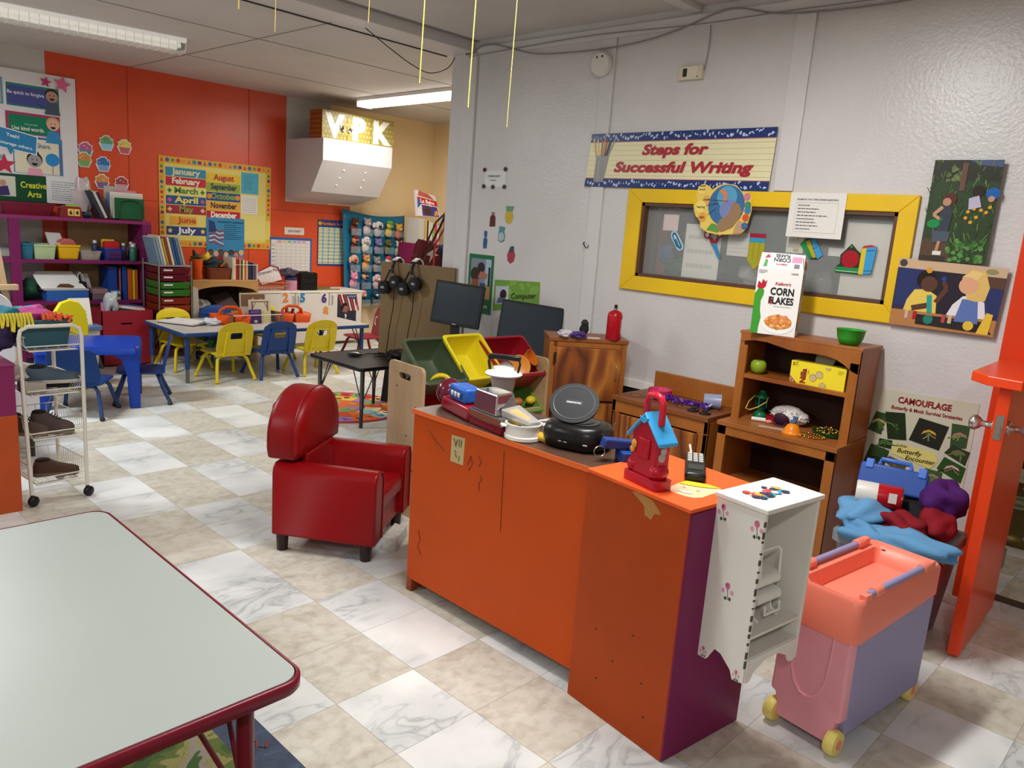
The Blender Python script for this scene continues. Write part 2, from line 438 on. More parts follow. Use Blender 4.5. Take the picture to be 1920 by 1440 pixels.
wr.box(A, 2.66, 0, Bx, 4.18, ZC).box(A, 1.23, 0, Bx, 2.66, 1.245).box(A, 1.23, 1.69, Bx, 2.66, ZC).box(A, .64, 0, Bx, 1.23, ZC)
wr.box(A, -.30, 2.08, Bx, .64, ZC).box(A, -3, 0, Bx, -.30, ZC)
struct(wr.build('wall_right', M_grey, smooth=0))
struct(MB().box(XW-.015, 4.18, 0, XW+.16, 4.26, 2.62).box(XW+.0, 4.26, 0, XW+.15, 4.39, 2.70).box(XW-.02, 4.12, 0, XW, 4.18, 2.62).build('trim_2', M_greyt, bevel=.004, smooth=0))
struct(MB().box(XW-.013, 2.95, .7, XW, 3.05, 2.60).build('trim_3', M_greyt, bevel=.003, smooth=0))
struct(MB().box(XW-.013, 1.77, 1.76, XW, 1.87, 2.60).build('trim_4', M_greyt, bevel=.003, smooth=0))
struct(MB().box(XW-.016, -3, 2.60, XW, 4.12, 2.66).build('trim_5', M_greyt, bevel=.003, smooth=0))
struct(MB().box(XW-.02, 1.9, .60, XW, 3.6, .645).build('trim_6', M_white, smooth=0))
struct(MB().box(XW-.012, 1.3, .0, XW, 4.1, .60).build('baseboard_right', mat('1d1c1d', .4), smooth=0))
# ceilings and the beam between the two rooms
cl = MB().box(-3.2, -3, ZC, 7.1, 8.15, ZC+.06)
struct(cl.build('ceiling', M_ceil, smooth=0))
bm_ = MB().box(-3.2, 4.16, 2.63, XW+.15, 4.40, ZC)
struct(bm_.build('trim_7', M_greyt, bevel=.004, smooth=0))
sc_ = MB().box(-3.2, 4.12, ZC-.004, XW, 4.16, ZC).box(-3.2, 5.62, ZC-.003, 6.75, 5.63, ZC).box(-3.2, 6.84, ZC-.003, 6.75, 6.85, ZC).box(3.0, 4.4, ZC-.003, 3.01, YB, ZC)
struct(sc_.build('trim_8', mat('8f8a85', .7), smooth=0))
struct(MB().box(-3, 2.40, ZC-.03, XW-.02, 2.47, ZC).build('trim_9', M_greyt, bevel=.003, smooth=0))
# next room behind the window and the doorway
struct(MB().box(6.6, -3, 0, 6.7, 4.0, ZC).build('wall_next_room', M_cream, smooth=0))
struct(MB().box(XW+.15, 4.0, 0, 6.7, 4.06, ZC).build('wall_next_room_left', mat('a59d92', .6), smooth=0))

# window: yellow frame, wooden reveal, panes
wn = MB()
y0, y1, z0, z1 = 1.17, 2.755, 1.175, 1.755; a0, a1, b0, b1 = 1.25, 2.655, 1.258, 1.678
X0, X1 = XW-.022, XW
for P in (((y0, z0), (y1, z0), (a1, b0), (a0, b0)), ((y1, z0), (y1, z1), (a1, b1), (a1, b0)), ((y1, z1), (y0, z1), (a0, b1), (a1, b1)), ((y0, z1), (y0, z0), (a0, b0), (a0, b1))):
    wn.prism(P, X0, X1, 'x')
wfr = struct(wn.build('window_1', mat('e3bb1c', .42, var=.06), bevel=.004, smooth=0))
rv = MB()
rv.box(XW-.012, a0, b0, Bx, a0+.018, b1).box(XW-.012, a1-.018, b0, Bx, a1, b1).box(XW-.012, a0, b1-.018, Bx, a1, b1).box(XW-.012, a0, b0, Bx, a1, b0+.018)
struct(rv.build('window_reveal', mat('5d4030', .45), wfr, smooth=0))
gm = mat('dfe6e4', .03, alpha=.16)
struct(MB().box(XW+.03, a0+.018, b0+.018, XW+.035, a1-.018, b1-.018).build('window_pane', gm, wfr, smooth=0))

# doorway: orange casing, jambs, threshold
dm = mat('d83c14', .32, var=.05)
cs = MB().box(XW-.02, .64, 0, XW, .75, 2.12).box(XW-.02, -.41, 0, XW, -.30, 2.12).box(XW-.02, -.30, 2.08, XW, .64, 2.19)
cs.box(XW-.02, .625, 0, Bx+.02, .645, 2.1).box(XW-.02, -.305, 0, Bx+.02, -.285, 2.1)
struct(cs.build('trim_10', dm, bevel=.004, smooth=0))
struct(MB().box(XW+.09, -.29, 0, XW+.15, .63, .009).build('trim_11', mat('4a3a2d', .4), bevel=.003, smooth=0))
# half door standing open into the room, with its ledge, knobs and latch
dr = thing('door_1', 'open orange half door with a ledge on top and silver round knobs', 'door', (3.795, .605, 0), math.radians(2))
dr['kind'] = 'structure'
MB().box(-.62, -.02, .012, 0, .022, 1.055).build('door_panel', mat('d9401a', .3, var=.05), dr, bevel=.003, smooth=0)
led = MB().prism([(-.665, -.05), (-.62, -.085), (0, -.085), (0, .125), (-.57, .125), (-.645, .06)], 1.057, 1.092)
led.build('door_ledge', mat('e0441c', .28), dr, bevel=.003, smooth=0)
kn = MB()
for s_ in (1, -1):
    c0 = .001
    pr = [(.028, 0), (.028, .006), (.012, .008), (.011, .04), (.02, .048), (.029, .062), (.028, .074), (.017, .082)]
    rings = [[(-.565+r*math.cos(2*PI*k/20), c0+s_*(.021+h), .905+r*math.sin(2*PI*k/20)) for k in range(20)] for r, h in pr]
    kn.loft(rings)
kn.build('knob', mat('c9c7c2', .22, metal=.9), dr, smooth=60)
MB().box(-.622, -.012, .865, -.6195, .014, .955).box(-.628, -.006, .885, -.62, .008, .915).build('latch_plate', mat('aaa69e', .3, metal=.9), dr, smooth=0)
MB().box(-.015, -.026, .2, .018, -.019, .28).box(-.015, -.026, .8, .018, -.019, .88).build('hinge', mat('8d877c', .4, metal=.8), dr, smooth=0)

# ------------------------------------------------------------------ ceiling light fixtures
M_tube = mat('fffaf0', .4, emit=4.5); M_hous = mat('e6e4df', .4); M_offglow = mat('eceae4', .3, emit=.30)
def fixture(L, lit, label, loc, rz, group='ceiling light fixtures'):
    t = thing('ceiling_light', label, 'ceiling light', loc, rz, group)
    hs = MB().box(-L/2, -.09, -.035, L/2, .09, 0)
    hs.build('housing', M_hous, t, bevel=.004, smooth=0)
    prof = [(-.085, -.036), (-.08, -.07), (-.06, -.088), (.06, -.088), (.08, -.07), (.085, -.036)]
    MB().loft([[(x, y, z) for y, z in prof] for x in (-L/2+.012, L/2-.012)], 0).build('diffuser', lit, t, smooth=60)
    MB().box(-L/2-.004, -.092, -.09, -L/2+.01, .092, .0).box(L/2-.01, -.092, -.09, L/2+.004, .092, 0).build('end_cap', M_hous, t, smooth=0)
    return t
fixture(2.4, M_tube, 'lit ceiling light over the far corner, beside the pillar', (5.05, 6.05, 2.70), math.radians(88))
fixture(1.3, M_tube, 'lit ceiling light at the top left edge, only its end showing', (.78, 5.70, 2.70), math.radians(-10))
fixture(1.3, M_tube, 'lit ceiling light in the front of the room above the play kitchen', (1.95, 1.45, 2.70), 0)
fixture(1.3, M_tube, 'lit ceiling light above the rear of the front room', (-.9, -.6, 2.70), 0)
fixture(1.3, M_tube, 'lit ceiling light above the far left of the front room', (-1.6, 3.2, 2.70), 0)
fixture(1.3, M_tube, 'lit ceiling light in the next room', (5.35, -1.2, 2.70), 0)
# unlit wrapped fixture with bare tubes behind a clear ribbed cover
t = thing('ceiling_light', 'long unlit ceiling light with clear ribbed cover, end on the orange wall side', 'ceiling light', (1.55, 6.46, 2.70), math.radians(-8), 'ceiling light fixtures')
MB().box(-1.2, -.11, -.03, 1.2, .11, 0).build('housing', M_offglow, t, bevel=.004, smooth=0)  # fixture is off; a faint glow is put into the housing material
tb = MB()
for y in (-.05, .05): tb.cyl((-1.17, y, -.052), (1.17, y, -.052), .016, n=12)
tb.build('tube', mat('f2f0ea', .3, emit=.35), t)  # unlit tubes brightened by weak emission in their material
cov = MB().loft([[(x, y, z) for y, z in ((-.11, -.03), (-.105, -.08), (-.07, -.1), (.07, -.1), (.105, -.08), (.11, -.03))] for x in (-1.2, 1.2)], 0)
cov.build('cover', mat('f4f3ee', .15, alpha=.35), t, smooth=60)
rb = MB()
for i in range(41):
    x = -1.19+i*.0595
    rb.tube([(x, y, z) for y, z in ((-.112, -.03), (-.107, -.082), (-.07, -.102), (.07, -.102), (.107, -.082), (.112, -.03))], .0016, 4)
rb.build('rib', mat('fbfaf6', .3), t)
MB().box(1.17, -.06, -.07, 1.2, .06, -.03).build('lamp_holder', mat('55524d', .5), t, smooth=0)
# ------------------------------------------------------------------ large furniture of the front room
# orange counter: a long unit with a brown top and legs, and a block with an orange top and a purple end
M_octr = mat('bd4a14', .42, var=.06, bump=.08, bs=30, spec=.14)
M_btop = wood('4a3226', '5a3f30', '6b4a38', 2.2, (1, .15, 1), 8, .35, 'brown_laminate')
t = thing('counter', 'long orange counter with brown top, behind the red armchair', 'counter', (1.895, 2.295, 0), 0)
MB().box(0, -.895, .055, .018, 0, .748).build('front_panel', M_octr, t, bevel=.002, smooth=0)
MB().box(.0182, -.02, .0, .36, -.001, .7478).build('side_panel', mat('a8461a', .4), t, bevel=.002, smooth=0)
MB().box(-.006, -.895, .748, .37, .004, .766).build('countertop', M_btop, t, bevel=.003, smooth=0)
MB().box(-.0085, -.895, .748, -.006, .004, .7665).build('edge_strip', mat('e0662a', .4), t, smooth=0)
MB().box(.018, -.895, .06, .36, -.02, .08).box(.35, -.895, .06, .36, -.02, .745).build('carcass', mat('6f4026', .5), t, smooth=0)
for x, y in ((.0, -.03), (.33, -.03), (.33, -.89)):
    MB().box(x, y, 0, x+.035, y+.03, .06).build('leg', mat('8a3d1a', .45), t, bevel=.003, smooth=0)
a = Art((-.0005, -.225, .713), (-.0005, -.298, .716), (-.0005, -.295, .612), (-.0005, -.225, .611), base='b9a878', th=.0008)
for P in (((.2,.9),(.4,.6)), ((.5,.9),(.35,.62)), ((.65,.92),(.6,.65)), ((.8,.9),(.75,.62)), ((.3,.45),(.45,.4)), ((.35,.35),(.5,.2)), ((.7,.3),(.68,.1))):
    a.line(*P[0], *P[1], .03, '3a2a1c')
a.done('paper_scrap', parent=t)
sc = MB()
def scrib(pts, r=.0012): sc.tube([(-.001, y, z) for y, z in pts], r, 4)
scrib([(-.09, .70), (-.14, .665), (-.19, .64)]); scrib([(-.32, .62), (-.335, .66), (-.345, .63), (-.325, .60)]); scrib([(-.375, .67), (-.39, .65), (-.38, .63)])
scrib([(-.39, .60), (-.40, .585), (-.385, .57), (-.39, .54)]); scrib([(-.06, .28), (-.075, .24), (-.06, .21), (-.085, .18)]); scrib([(-.5, .72), (-.505, .55), (-.51, .42)])
sc.build('scribble', mat('5a2410', .6), t)

t = thing('counter_block', 'orange block with orange top and purple end at the near end of the counter', 'counter', (1.80, .995, 0), math.radians(-7.5))
MB().box(0, 0, 0, .36, .40, .765).build('body', mat('a44012', .42, var=.07, bump=.06, bs=30, spec=.14), t, bevel=.003, smooth=0)
MB().box(-.003, -.003, .765, .364, .40, .777).build('countertop', mat('e45a26', .45, spec=.2), t, bevel=.002, smooth=0)
MB().box(.0, -.006, .004, .362, .0, .763).build('end_panel', mat('74164c', .36, var=.04, spec=.2), t, bevel=.002, smooth=0)
a = Art((-.0006, .215, .765), (-.0006, .10, .765), (-.0006, .10, .70), (-.0006, .215, .70), base='a8763a', th=.0005, shape=[(0, .92), (.2, 1), (.7, .9), (.95, .55), (1, .4), (.8, .35), (.72, .0), (.5, .1), (.45, .5), (.25, .7)])
a.done('bare_patch', parent=t)
nh = MB()
for y, z in ((.3, .28), (.22, .21), (.15, .33), (.1, .2), (.28, .12), (.08, .1)): nh.ell((0, y, z), (.001, .004, .004), 8, 6)
nh.build('nail_hole', mat('4a1c0c', .6), t)['kind'] = 'stuff'

# doll wardrobe hung on the purple end
M_ww = mat('dedad2', .4, var=.02)
t = thing('doll_wardrobe', 'white open doll wardrobe with pink painted flowers hung on the purple counter end', 'wardrobe', (1.905, .978, 0), math.radians(-8))
W_, D_ = .265, .158
sd = [(-D_, .305), (-D_+.035, .30), (-D_+.045, .325), (-D_+.08, .355), (-.055, .36), (-.04, .335), (-.03, .315), (0, .315), (0, .80), (-D_, .80)]
for x in (0, W_-.012):
    MB().prism(sd, x, x+.012, 'x').build('side_panel', M_ww, t, bevel=.002, smooth=0)
MB().box(-.006, -D_-.008, .80, W_+.006, .004, .813).build('top_panel', M_ww, t, bevel=.002, smooth=0)
MB().box(.012, -.008, .37, W_-.012, 0, .80).build('back_panel', mat('cfcbc3', .45), t, smooth=0)
for z in (.43, .365):
    MB().box(.012, -D_+.004, z, W_-.012, -.008, z+.008).build('shelf', M_ww, t, bevel=.001, smooth=0)
ap = [(.012, .37), (.012, .30), (.035, .30), (.05, .325), (.10, .348), (W_-.10, .348), (W_-.05, .325), (W_-.035, .30), (W_-.012, .30), (W_-.012, .37)]
MB().prism(ap, -D_, -D_+.01, 'y').build('apron', M_ww, t, bevel=.002, smooth=0)
fl = MB(); 
def flower(mb, y, z, s, x=-.0008):
    def disc(cy, cz, r, m): mb.add([(x, cy+r*math.cos(2*PI*k/10), cz+r*1.2*math.sin(2*PI*k/10)) for k in range(10)], [tuple(range(10))], m)
    disc(y, z, .0075*s, 0); disc(y+.012*s, z-.016*s, .005*s, 1); disc(y-.014*s, z-.013*s, .005*s, 1)
    disc(y+.003*s, z-.034*s, .004*s, 2); disc(y-.01*s, z-.032*s, .004*s, 2); disc(y+.002*s, z+.003*s, .004*s, 1)
    mb.tube([(x, y, z-.008*s), (x, y-.003*s, z-.022*s), (x, y-.004*s, z-.036*s)], .0008*s, 4, 2)
for y, z, s in ((-.025, .775, 1.0), (-.135, .765, 1.1), (-.072, .56, 1.1), (-.02, .345, .7), (-.135, .33, .7)): flower(fl, y, z, s)
fl.build('painted_flower', [mat('c8618c', .5), mat('d98fae', .5), mat('3c463c', .5)], t, smooth=0, fix=False)['kind'] = 'stuff'
a = Art((.035, -.03, .8135), (.20, -.03, .8135), (.20, -.115, .8135), (.035, -.115, .8135), base='e9e4dc', th=.0006)
rd = random.Random(4)
for i in range(44): a.disc(.12+.76*rd.random(), .16+.66*rd.random(), .11+.07*rd.random(), rd.choice(['d8485a', '2f7fc4', '1fb0a4', 'f0a53a', '2b2f55', 'e7c9a8', 'c23b3b', 'ffffff']), l=2+i % 5, n=7)
a.done('taped_picture', parent=t)
ch = MB()
for x in (.004,): 
    for k in range(16): ch.box(-.001, -D_-.001, .36+k*.027+rd.uniform(-.01, .01), .006, -D_+.003, .366+k*.027+rd.uniform(0, .008))
ch.build('chipped_paint', mat('4b4640', .6), t, smooth=0)['kind'] = 'stuff'
# toy highchair lying inside the wardrobe
t = thing('toy_highchair', 'white plastic toy highchair lying inside the doll wardrobe', 'toy chair', (1.985, .905, .4385), math.radians(-8))
M_wp = mat('e4e2dd', .35)
MB().loft([[(x, y, z) for y, z in rrect(-.05, .10, .045, .135, .015, 4)] for x in (0, .11)]).build('backrest', M_wp, t, bevel=.003, smooth=50)
MB().loft([[(x, y, z) for y, z in rrect(-.055, .05, .05, .083, .014, 4)] for x in (.0, .115)]).build('seat', M_wp, t, smooth=50)
MB().tube([(.0, -.05, .135), (.0, -.045, .205), (.01, -.04, .215), (.085, -.04, .215), (.095, -.045, .205), (.095, -.05, .135)], .004, 8).build('frame_bar', M_wp, t)
for x in (.004, .1):
    MB().prism([(-.055, 0), (.05, 0), (.055, .008), (.02, .02), (.015, .05), (-.03, .05), (-.035, .02), (-.06, .008)], x, x+.008, 'x').build('leg_frame', M_wp, t, bevel=.002, smooth=0)
MB().tube([(.03, -.06, .05), (.02, -.068, .03), (.09, -.068, .03), (.1, -.06, .05)], .004, 8).build('footrest', M_wp, t)

# pink rolling toy cart
t = thing('toy_cart', 'pink and lavender plastic rolling toy cart with coral tray top', 'toy cart', (2.235, .655, 0), math.radians(-7))
L_, Wd = .525, .235
M_pk = mat('e59aa6', .38, bump=.05, bs=150); M_lav = mat('928bb2', .45); M_cor = mat('f0826b', .36); M_yel = mat('e8d576', .4)
bd = MB()
fp = [(0, .13), (.02, .125), (.05, .035), (Wd-.05, .035), (Wd-.02, .125), (Wd, .13), (Wd, .38), (0, .38)]
bd.loft([[(x, y, z) for y, z in ((.02, .03), (Wd-.02, .03), (Wd, .06), (Wd, .39), (0, .39), (0, .06))] for x in (.03, L_)])
bd.build('body', M_lav, t, bevel=.004, smooth=0)
# moulded pink front with rounded corners and a U-shaped raised rim
fr = MB().prism([(.0, .11), (.018, .105), (.024, .03), (Wd-.024, .03), (Wd-.018, .105), (Wd, .11), (Wd-.004, .385), (.004, .385)], -.012, .034, 'x')
fr.build('front_panel', M_pk, t, bevel=.010, seg=3, smooth=50)
up = [(-.013, Wd/2+.062, .385), (-.013, Wd/2+.061, .30), (-.013, Wd/2+.056, .22), (-.013, Wd/2+.042, .175), (-.013, Wd/2+.02, .15), (-.013, Wd/2, .145), (-.013, Wd/2-.02, .15), (-.013, Wd/2-.042, .175), (-.013, Wd/2-.056, .22), (-.013, Wd/2-.061, .30), (-.013, Wd/2-.062, .385)]
MB().tube(up, .0055, 8).build('moulded_rim', M_pk, t)
MB().box(L_-.008, .004, .03, L_+.006, Wd-.004, .42).build('back_panel', M_pk, t, bevel=.004, smooth=0)
# tray: deep rim with dipped sides
tr = MB()
outer = rrect(-.022, -.008, L_+.01, Wd+.008, .03, 5); inner = rrect(.05, .045, L_-.05, Wd-.045, .02, 5)
def zt(x, y):   # rim height: dips along the middle of each side
    a_ = abs(x-L_/2)/(L_/2); b_ = abs(y-Wd/2)/(Wd/2)
    return .505-.028*max(0, 1-(b_/.75)**2)*(a_ > .5)-.035*max(0, 1-(a_/.8)**2)*(b_ > .5)
def oz(p): return .40-.03*(p[0] < .03)
rings = [[(x, y, oz((x, y))) for x, y in outer], [(x, y, zt(x, y)-.01) for x, y in outer]]
mid = rrect(-.012, .0, L_, Wd, .028, 5); rings.append([(x, y, zt(x, y)) for x, y in mid])
mid2 = rrect(.035, .035, L_-.035, Wd-.035, .02, 5); rings.append([(x, y, zt(x, y)-.004) for x, y in mid2])
rings.append([(x, y, .445) for x, y in inner])
tr.loft(rings, 0, (True, True))
tr.build('tray', M_cor, t, smooth=50)
hl = MB()
for x, y in ((.012, .06), (.012, .115), (.012, .165), (L_-.03, .07), (L_-.03, .13), (L_-.03, .175)): hl.ell((x, y, zt(x, y)+.0005), (.006, .009, .002), 10, 6)
hl.build('slot_hole', mat('6a1f1c', .6), t)
for y in (.008, Wd-.008):
    MB().cyl((.04, y, .512), (L_-.08, y, .512), .011, n=14).build('handle_bar', M_lav, t)
    c_ = MB()
    for x in (.075, L_-.13): c_.cyl((x, y, .512), (x+.045, y, .512), .0165, n=14)
    c_.box(.015, y-.012, .47, .05, y+.012, .52).box(L_-.1, y-.012, .47, L_-.05, y+.012, .525)
    c_.build('handle_collar', M_cor, t, bevel=.003, smooth=50)
for k, y in enumerate((.03, .085, .135, .165, .195)):
    MB().ell((L_+.012, y, .478), (.010, .014, .016), 12, 8).build('button', M_yel, t)
for x, y in ((.0, .015), (.0, Wd-.015), (L_-.02, .02), (L_-.02, Wd-.02)):
    wh = MB().lathe([(.012, -.018), (.036, -.016), (.040, -.008), (.040, .008), (.036, .016), (.012, .018)], n=24)
    o = wh.build('wheel', M_yel, t, smooth=50); o.rotation_euler = (PI/2, 0, 0); o.location = (x, y, .0405)
    hb = MB().lathe([(.0, -.0195), (.016, -.0195), (.016, .0195), (.0, .0195)], n=16)
    hb.build('hub', mat('ef8b74', .4), o, smooth=30)

# red armchair
M_red = mat('80060c', .36, bump=.06, bs=220, spec=.22)
t = thing('armchair', 'small red vinyl armchair with a rounded back beside the orange counter', 'armchair', (1.995, 2.90, 0), math.radians(-55))
# local x: towards the front of the seat, local y: to the left arm of someone sitting
dp, wd_ = .47, .52
for sgn in (-1, 1):
    ya = sgn*(wd_/2-.05)
    arm = MB().loft([[(x, ya+yy, zz) for yy, zz in ((-.05, .08), (.05, .08), (.05, .365), (.042, .392), (.02, .41), (-.02, .41), (-.042, .392), (-.05, .365))] for x in (-.235, -.225, .215, .24)])
    o_ = arm.build('armrest', M_red, t, bevel=.012, seg=3, smooth=60)
    MB().tube([(.241, ya+yy, zz) for yy, zz in ((-.049, .09), (-.049, .36), (-.03, .402), (0, .41), (.03, .402), (.049, .36), (.049, .09))], .004, 6).build('piping', M_red, o_)
MB().box(-.235, -wd_/2+.1, .08, .215, wd_/2-.1, .20).build('seat_base', M_red, t, bevel=.01, seg=3, smooth=60)
MB().box(-.15, -wd_/2+.103, .20, .235, wd_/2-.103, .295).build('seat_cushion', M_red, t, bevel=.025, seg=4, smooth=60)
MB().box(-.24, -wd_/2+.1, .09, -.16, wd_/2-.1, .42).build('back_frame', M_red, t, bevel=.012, seg=3, smooth=60)
bk = [(-.235, .425)] + [(-.245, .46), (-.245, .50)] + [(.245*math.cos(math.radians(a_)), .505+.205*math.sin(math.radians(a_))) for a_ in range(172, 0, -8)] + [(.245, .50), (.245, .46), (.235, .425)]
inn = [(y*.5, z) for y, z in bk]
b_ = MB()
c0 = (0, .55)
def rg(x, k, dz=0): return [(x, c0[0]+(y-c0[0])*k, c0[1]+(z-c0[1])*k+dz) for y, z in bk]
b_.loft([rg(-.275, .93), rg(-.265, .985), rg(-.25, 1.0), rg(-.155, 1.0), rg(-.135, .985), rg(-.12, .90), rg(-.115, .6)])
o_ = b_.build('backrest', M_red, t, smooth=70)
MB().tube([(-.15, y*1.003, z*1.003-.001) for y, z in bk], .0035, 6).build('piping', M_red, o_)
MB().box(-.15, -.155, .29, -.115, .155, .44).build('back_cushion', M_red, t, bevel=.012, seg=3, smooth=60)
for x, y in ((-.2, -.22), (-.2, .22), (.19, -.22), (.19, .22)):
    MB().lathe([(.022, 0), (.024, .002), (.028, .08), (.028, .083)], (x, y, 0), 20).build('leg', mat('2e1a18', .35), t, smooth=50)

# grey table with plum edge in the foreground
t = thing('activity_table', 'large grey-topped table with plum red edge and legs in the near left corner', 'table', (.0, 1.93, 0), 0)
x0_, x1_, y0_, y1_ = -1.0, .84, -.595, .63
pl = rrect(x0_, y0_, x1_, y1_, .055, 8)
MB().prism(rrect(x0_+.008, y0_+.008, x1_-.008, y1_-.008, .05, 8), .476, .5012).build('tabletop', mat('a5aba5', .36, var=.03, vs=2.0), t, smooth=40)
ed = MB()
rr_ = [rrect(x0_-d, y0_-d, x1_+d, y1_+d, .055+d, 8) for d in (-.006, .0, .004, .004, 0, -.006)]
zz_ = [.5008, .5008, .496, .474, .4685, .4685]
ed.loft([[(x, y, z) for x, y in r] for r, z in zip(rr_, zz_)], 0, (False, False))
ed.build('edge_band', mat('701226', .3), t, smooth=60)
for x, y in ((x1_-.1, y0_+.09), (x1_-.1, y1_-.09), (x0_+.1, y0_+.09), (x0_+.1, y1_-.09)):
    lg = MB().cyl((x, y, .0), (x, y, .47), .019, n=18).build('leg', mat('701226', .32), t)
    sx = -1 if x > 0 else 1; sy = 1 if y < 0 else -1
    MB().cyl((x, y, .17), (x+sx*.13, y, .468), .006, n=8).cyl((x, y, .17), (x, y+sy*.13, .468), .006, n=8).build('brace', mat('701226', .35), lg)
# rug under the near table
def noise_rug(cols, scale, pos):
    m = bpy.data.materials.new('rug_pile'); m.use_nodes = True; nt = m.node_tree; b = nt.nodes['Principled BSDF']
    tc = nt.nodes.new('ShaderNodeTexCoord'); n = nt.nodes.new('ShaderNodeTexNoise'); n.inputs['Scale'].default_value = scale; n.inputs['Detail'].default_value = 3; n.inputs['Distortion'].default_value = .5
    nt.links.new(tc.outputs['Object'], n.inputs['Vector'])
    r = nt.nodes.new('ShaderNodeValToRGB'); r.color_ramp.interpolation = 'CONSTANT'; e = r.color_ramp.elements
    e[0].position = 0; e[0].color = lin(cols[0]); e[1].position = pos[-1]; e[1].color = lin(cols[-1])
    for p, c in zip(pos[:-1], cols[1:-1]): q = e.new(p); q.color = lin(c)
    nt.links.new(n.outputs['Fac'], r.inputs['Fac'])
    g = nt.nodes.new('ShaderNodeTexNoise'); g.inputs['Scale'].default_value = 260; nt.links.new(tc.outputs['Object'], g.inputs['Vector'])
    mx = nt.nodes.new('ShaderNodeMix'); mx.data_type = 'RGBA'; mx.blend_type = 'OVERLAY'; mx.inputs['Factor'].default_value = .5
    nt.links.new(r.outputs['Color'], mx.inputs['A']); nt.links.new(g.outputs['Color'], mx.inputs['B']); nt.links.new(mx.outputs['Result'], b.inputs['Base Color'])
    b.inputs['Roughness'].default_value = .95
    bp = nt.nodes.new('ShaderNodeBump'); bp.inputs['Strength'].default_value = .5; bp.inputs['Distance'].default_value = .01
    nt.links.new(g.outputs['Fac'], bp.inputs['Height']); nt.links.new(bp.outputs['Normal'], b.inputs['Normal'])
    return m
t = thing('play_rug', 'green and blue patterned play rug under the near grey table', 'rug', (0, 0, 0))
MB().prism(rrect(-1.5, -.4, 1.02, 2.12, .03, 4), .0, .009).build('border', noise_rug(['3b4557', '3f4a5e', '465169'], 14, (.45, .6)), t, bevel=.003, smooth=0)
MB().prism(rrect(-1.4, -.3, .90, 2.0, .03, 4), .009, .0105).build('pile', noise_rug(['2f3d22', '41592c', '59662e', '8a8452', '8e8478', '3c5a2c'], 9, (.38, .45, .52, .58, .66)), t, smooth=0)
mk = MB(); rd = random.Random(8)
for k in range(12):
    y = 1.98-k*.19; mk.at((.96, y, .0098), rd.uniform(-1, 1)).tube([(-.02, .02, 0), (.015, .025, 0), (.02, 0, 0), (-.005, -.005, 0), (-.01, -.03, 0), (.02, -.03, 0)], .0035, 5)
mk.build('border_motif', mat('8a4038', .9), t)['kind'] = 'stuff'
# ------------------------------------------------------------------ play kitchen along the grey wall
M_pine = wood('b06a28', 'a05a20', '8a4715', 3.0, (1, 1, .22), 4, .4, 'orange_pine')
M_ply = wood('c27a2e', '95501c', '5e290c', 5.0, (1, 1, .32), 9, .42, 'figured_plywood')
M_ply2 = wood('b97328', '95501c', '5e290c', 10, (1, 1, .07), 9, .42, 'straight_plywood')
M_dark = mat('3a2013', .55, var=.1)
M_br = mat('c9b88e', .3, metal=.9)
def bail(parent, y, z, x, h=.085):
    MB().tube([(x, y, z-h/2), (x-.018, y, z-h/2+.012), (x-.022, y, z), (x-.018, y, z+h/2-.012), (x, y, z+h/2)], .0045, 8).build('handle', M_br, parent)

# toy fridge, turned to face the room
t = thing('toy_fridge', 'two-door wooden toy fridge turned at an angle in front of the wall', 'toy kitchen cabinet', (3.29, 2.825, 0), math.radians(-41))
fw_, fd_ = .446, .24      # local x along the front, local y towards the back
MB().box(0, 0, .03, .022, fd_, .88).build('side_panel', M_pine, t, bevel=.002, smooth=0)
MB().box(fw_-.022, 0, .03, fw_, fd_, .88).build('side_panel', M_pine, t, bevel=.002, smooth=0)
MB().box(-.006, -.008, .878, fw_+.006, fd_, .90).build('top_panel', mat('8a5028', .4, var=.1), t, bevel=.002, smooth=0)
MB().box(.022, fd_-.01, .03, fw_-.022, fd_, .878).build('back_panel', M_dark, t, smooth=0)
MB().box(0, .01, 0, fw_, fd_, .03).build('plinth', M_dark, t, smooth=0)
MB().box(.022, -.001, .845, fw_-.022, .02, .878).box(.022, -.001, .50, fw_-.022, .02, .535).box(0, -.001, .03, .045, .02, .878).box(fw_-.04, -.001, .03, fw_, .02, .878).build('face_frame', M_pine, t, bevel=.002, smooth=0)
for z0, z1, mm in ((.545, .845, M_ply), (.05, .528, M_ply2)):
    d_ = MB().box(.038, -.02, z0, fw_-.03, -.003, z1).build('door', mm, t, bevel=.003, smooth=0)
    zz = (z0+z1)/2+.02
    MB().tube([(fw_-.06, -.02, zz-.045), (fw_-.06, -.036, zz-.03), (fw_-.06, -.04, zz), (fw_-.06, -.036, zz+.03), (fw_-.06, -.02, zz+.045)], .0045, 8).build('handle', M_br, d_)
    MB().box(.026, -.022, z1-.09, .042, -.018, z1-.03).build('hinge', mat('3a2c20', .4, metal=.6), d_, smooth=0)

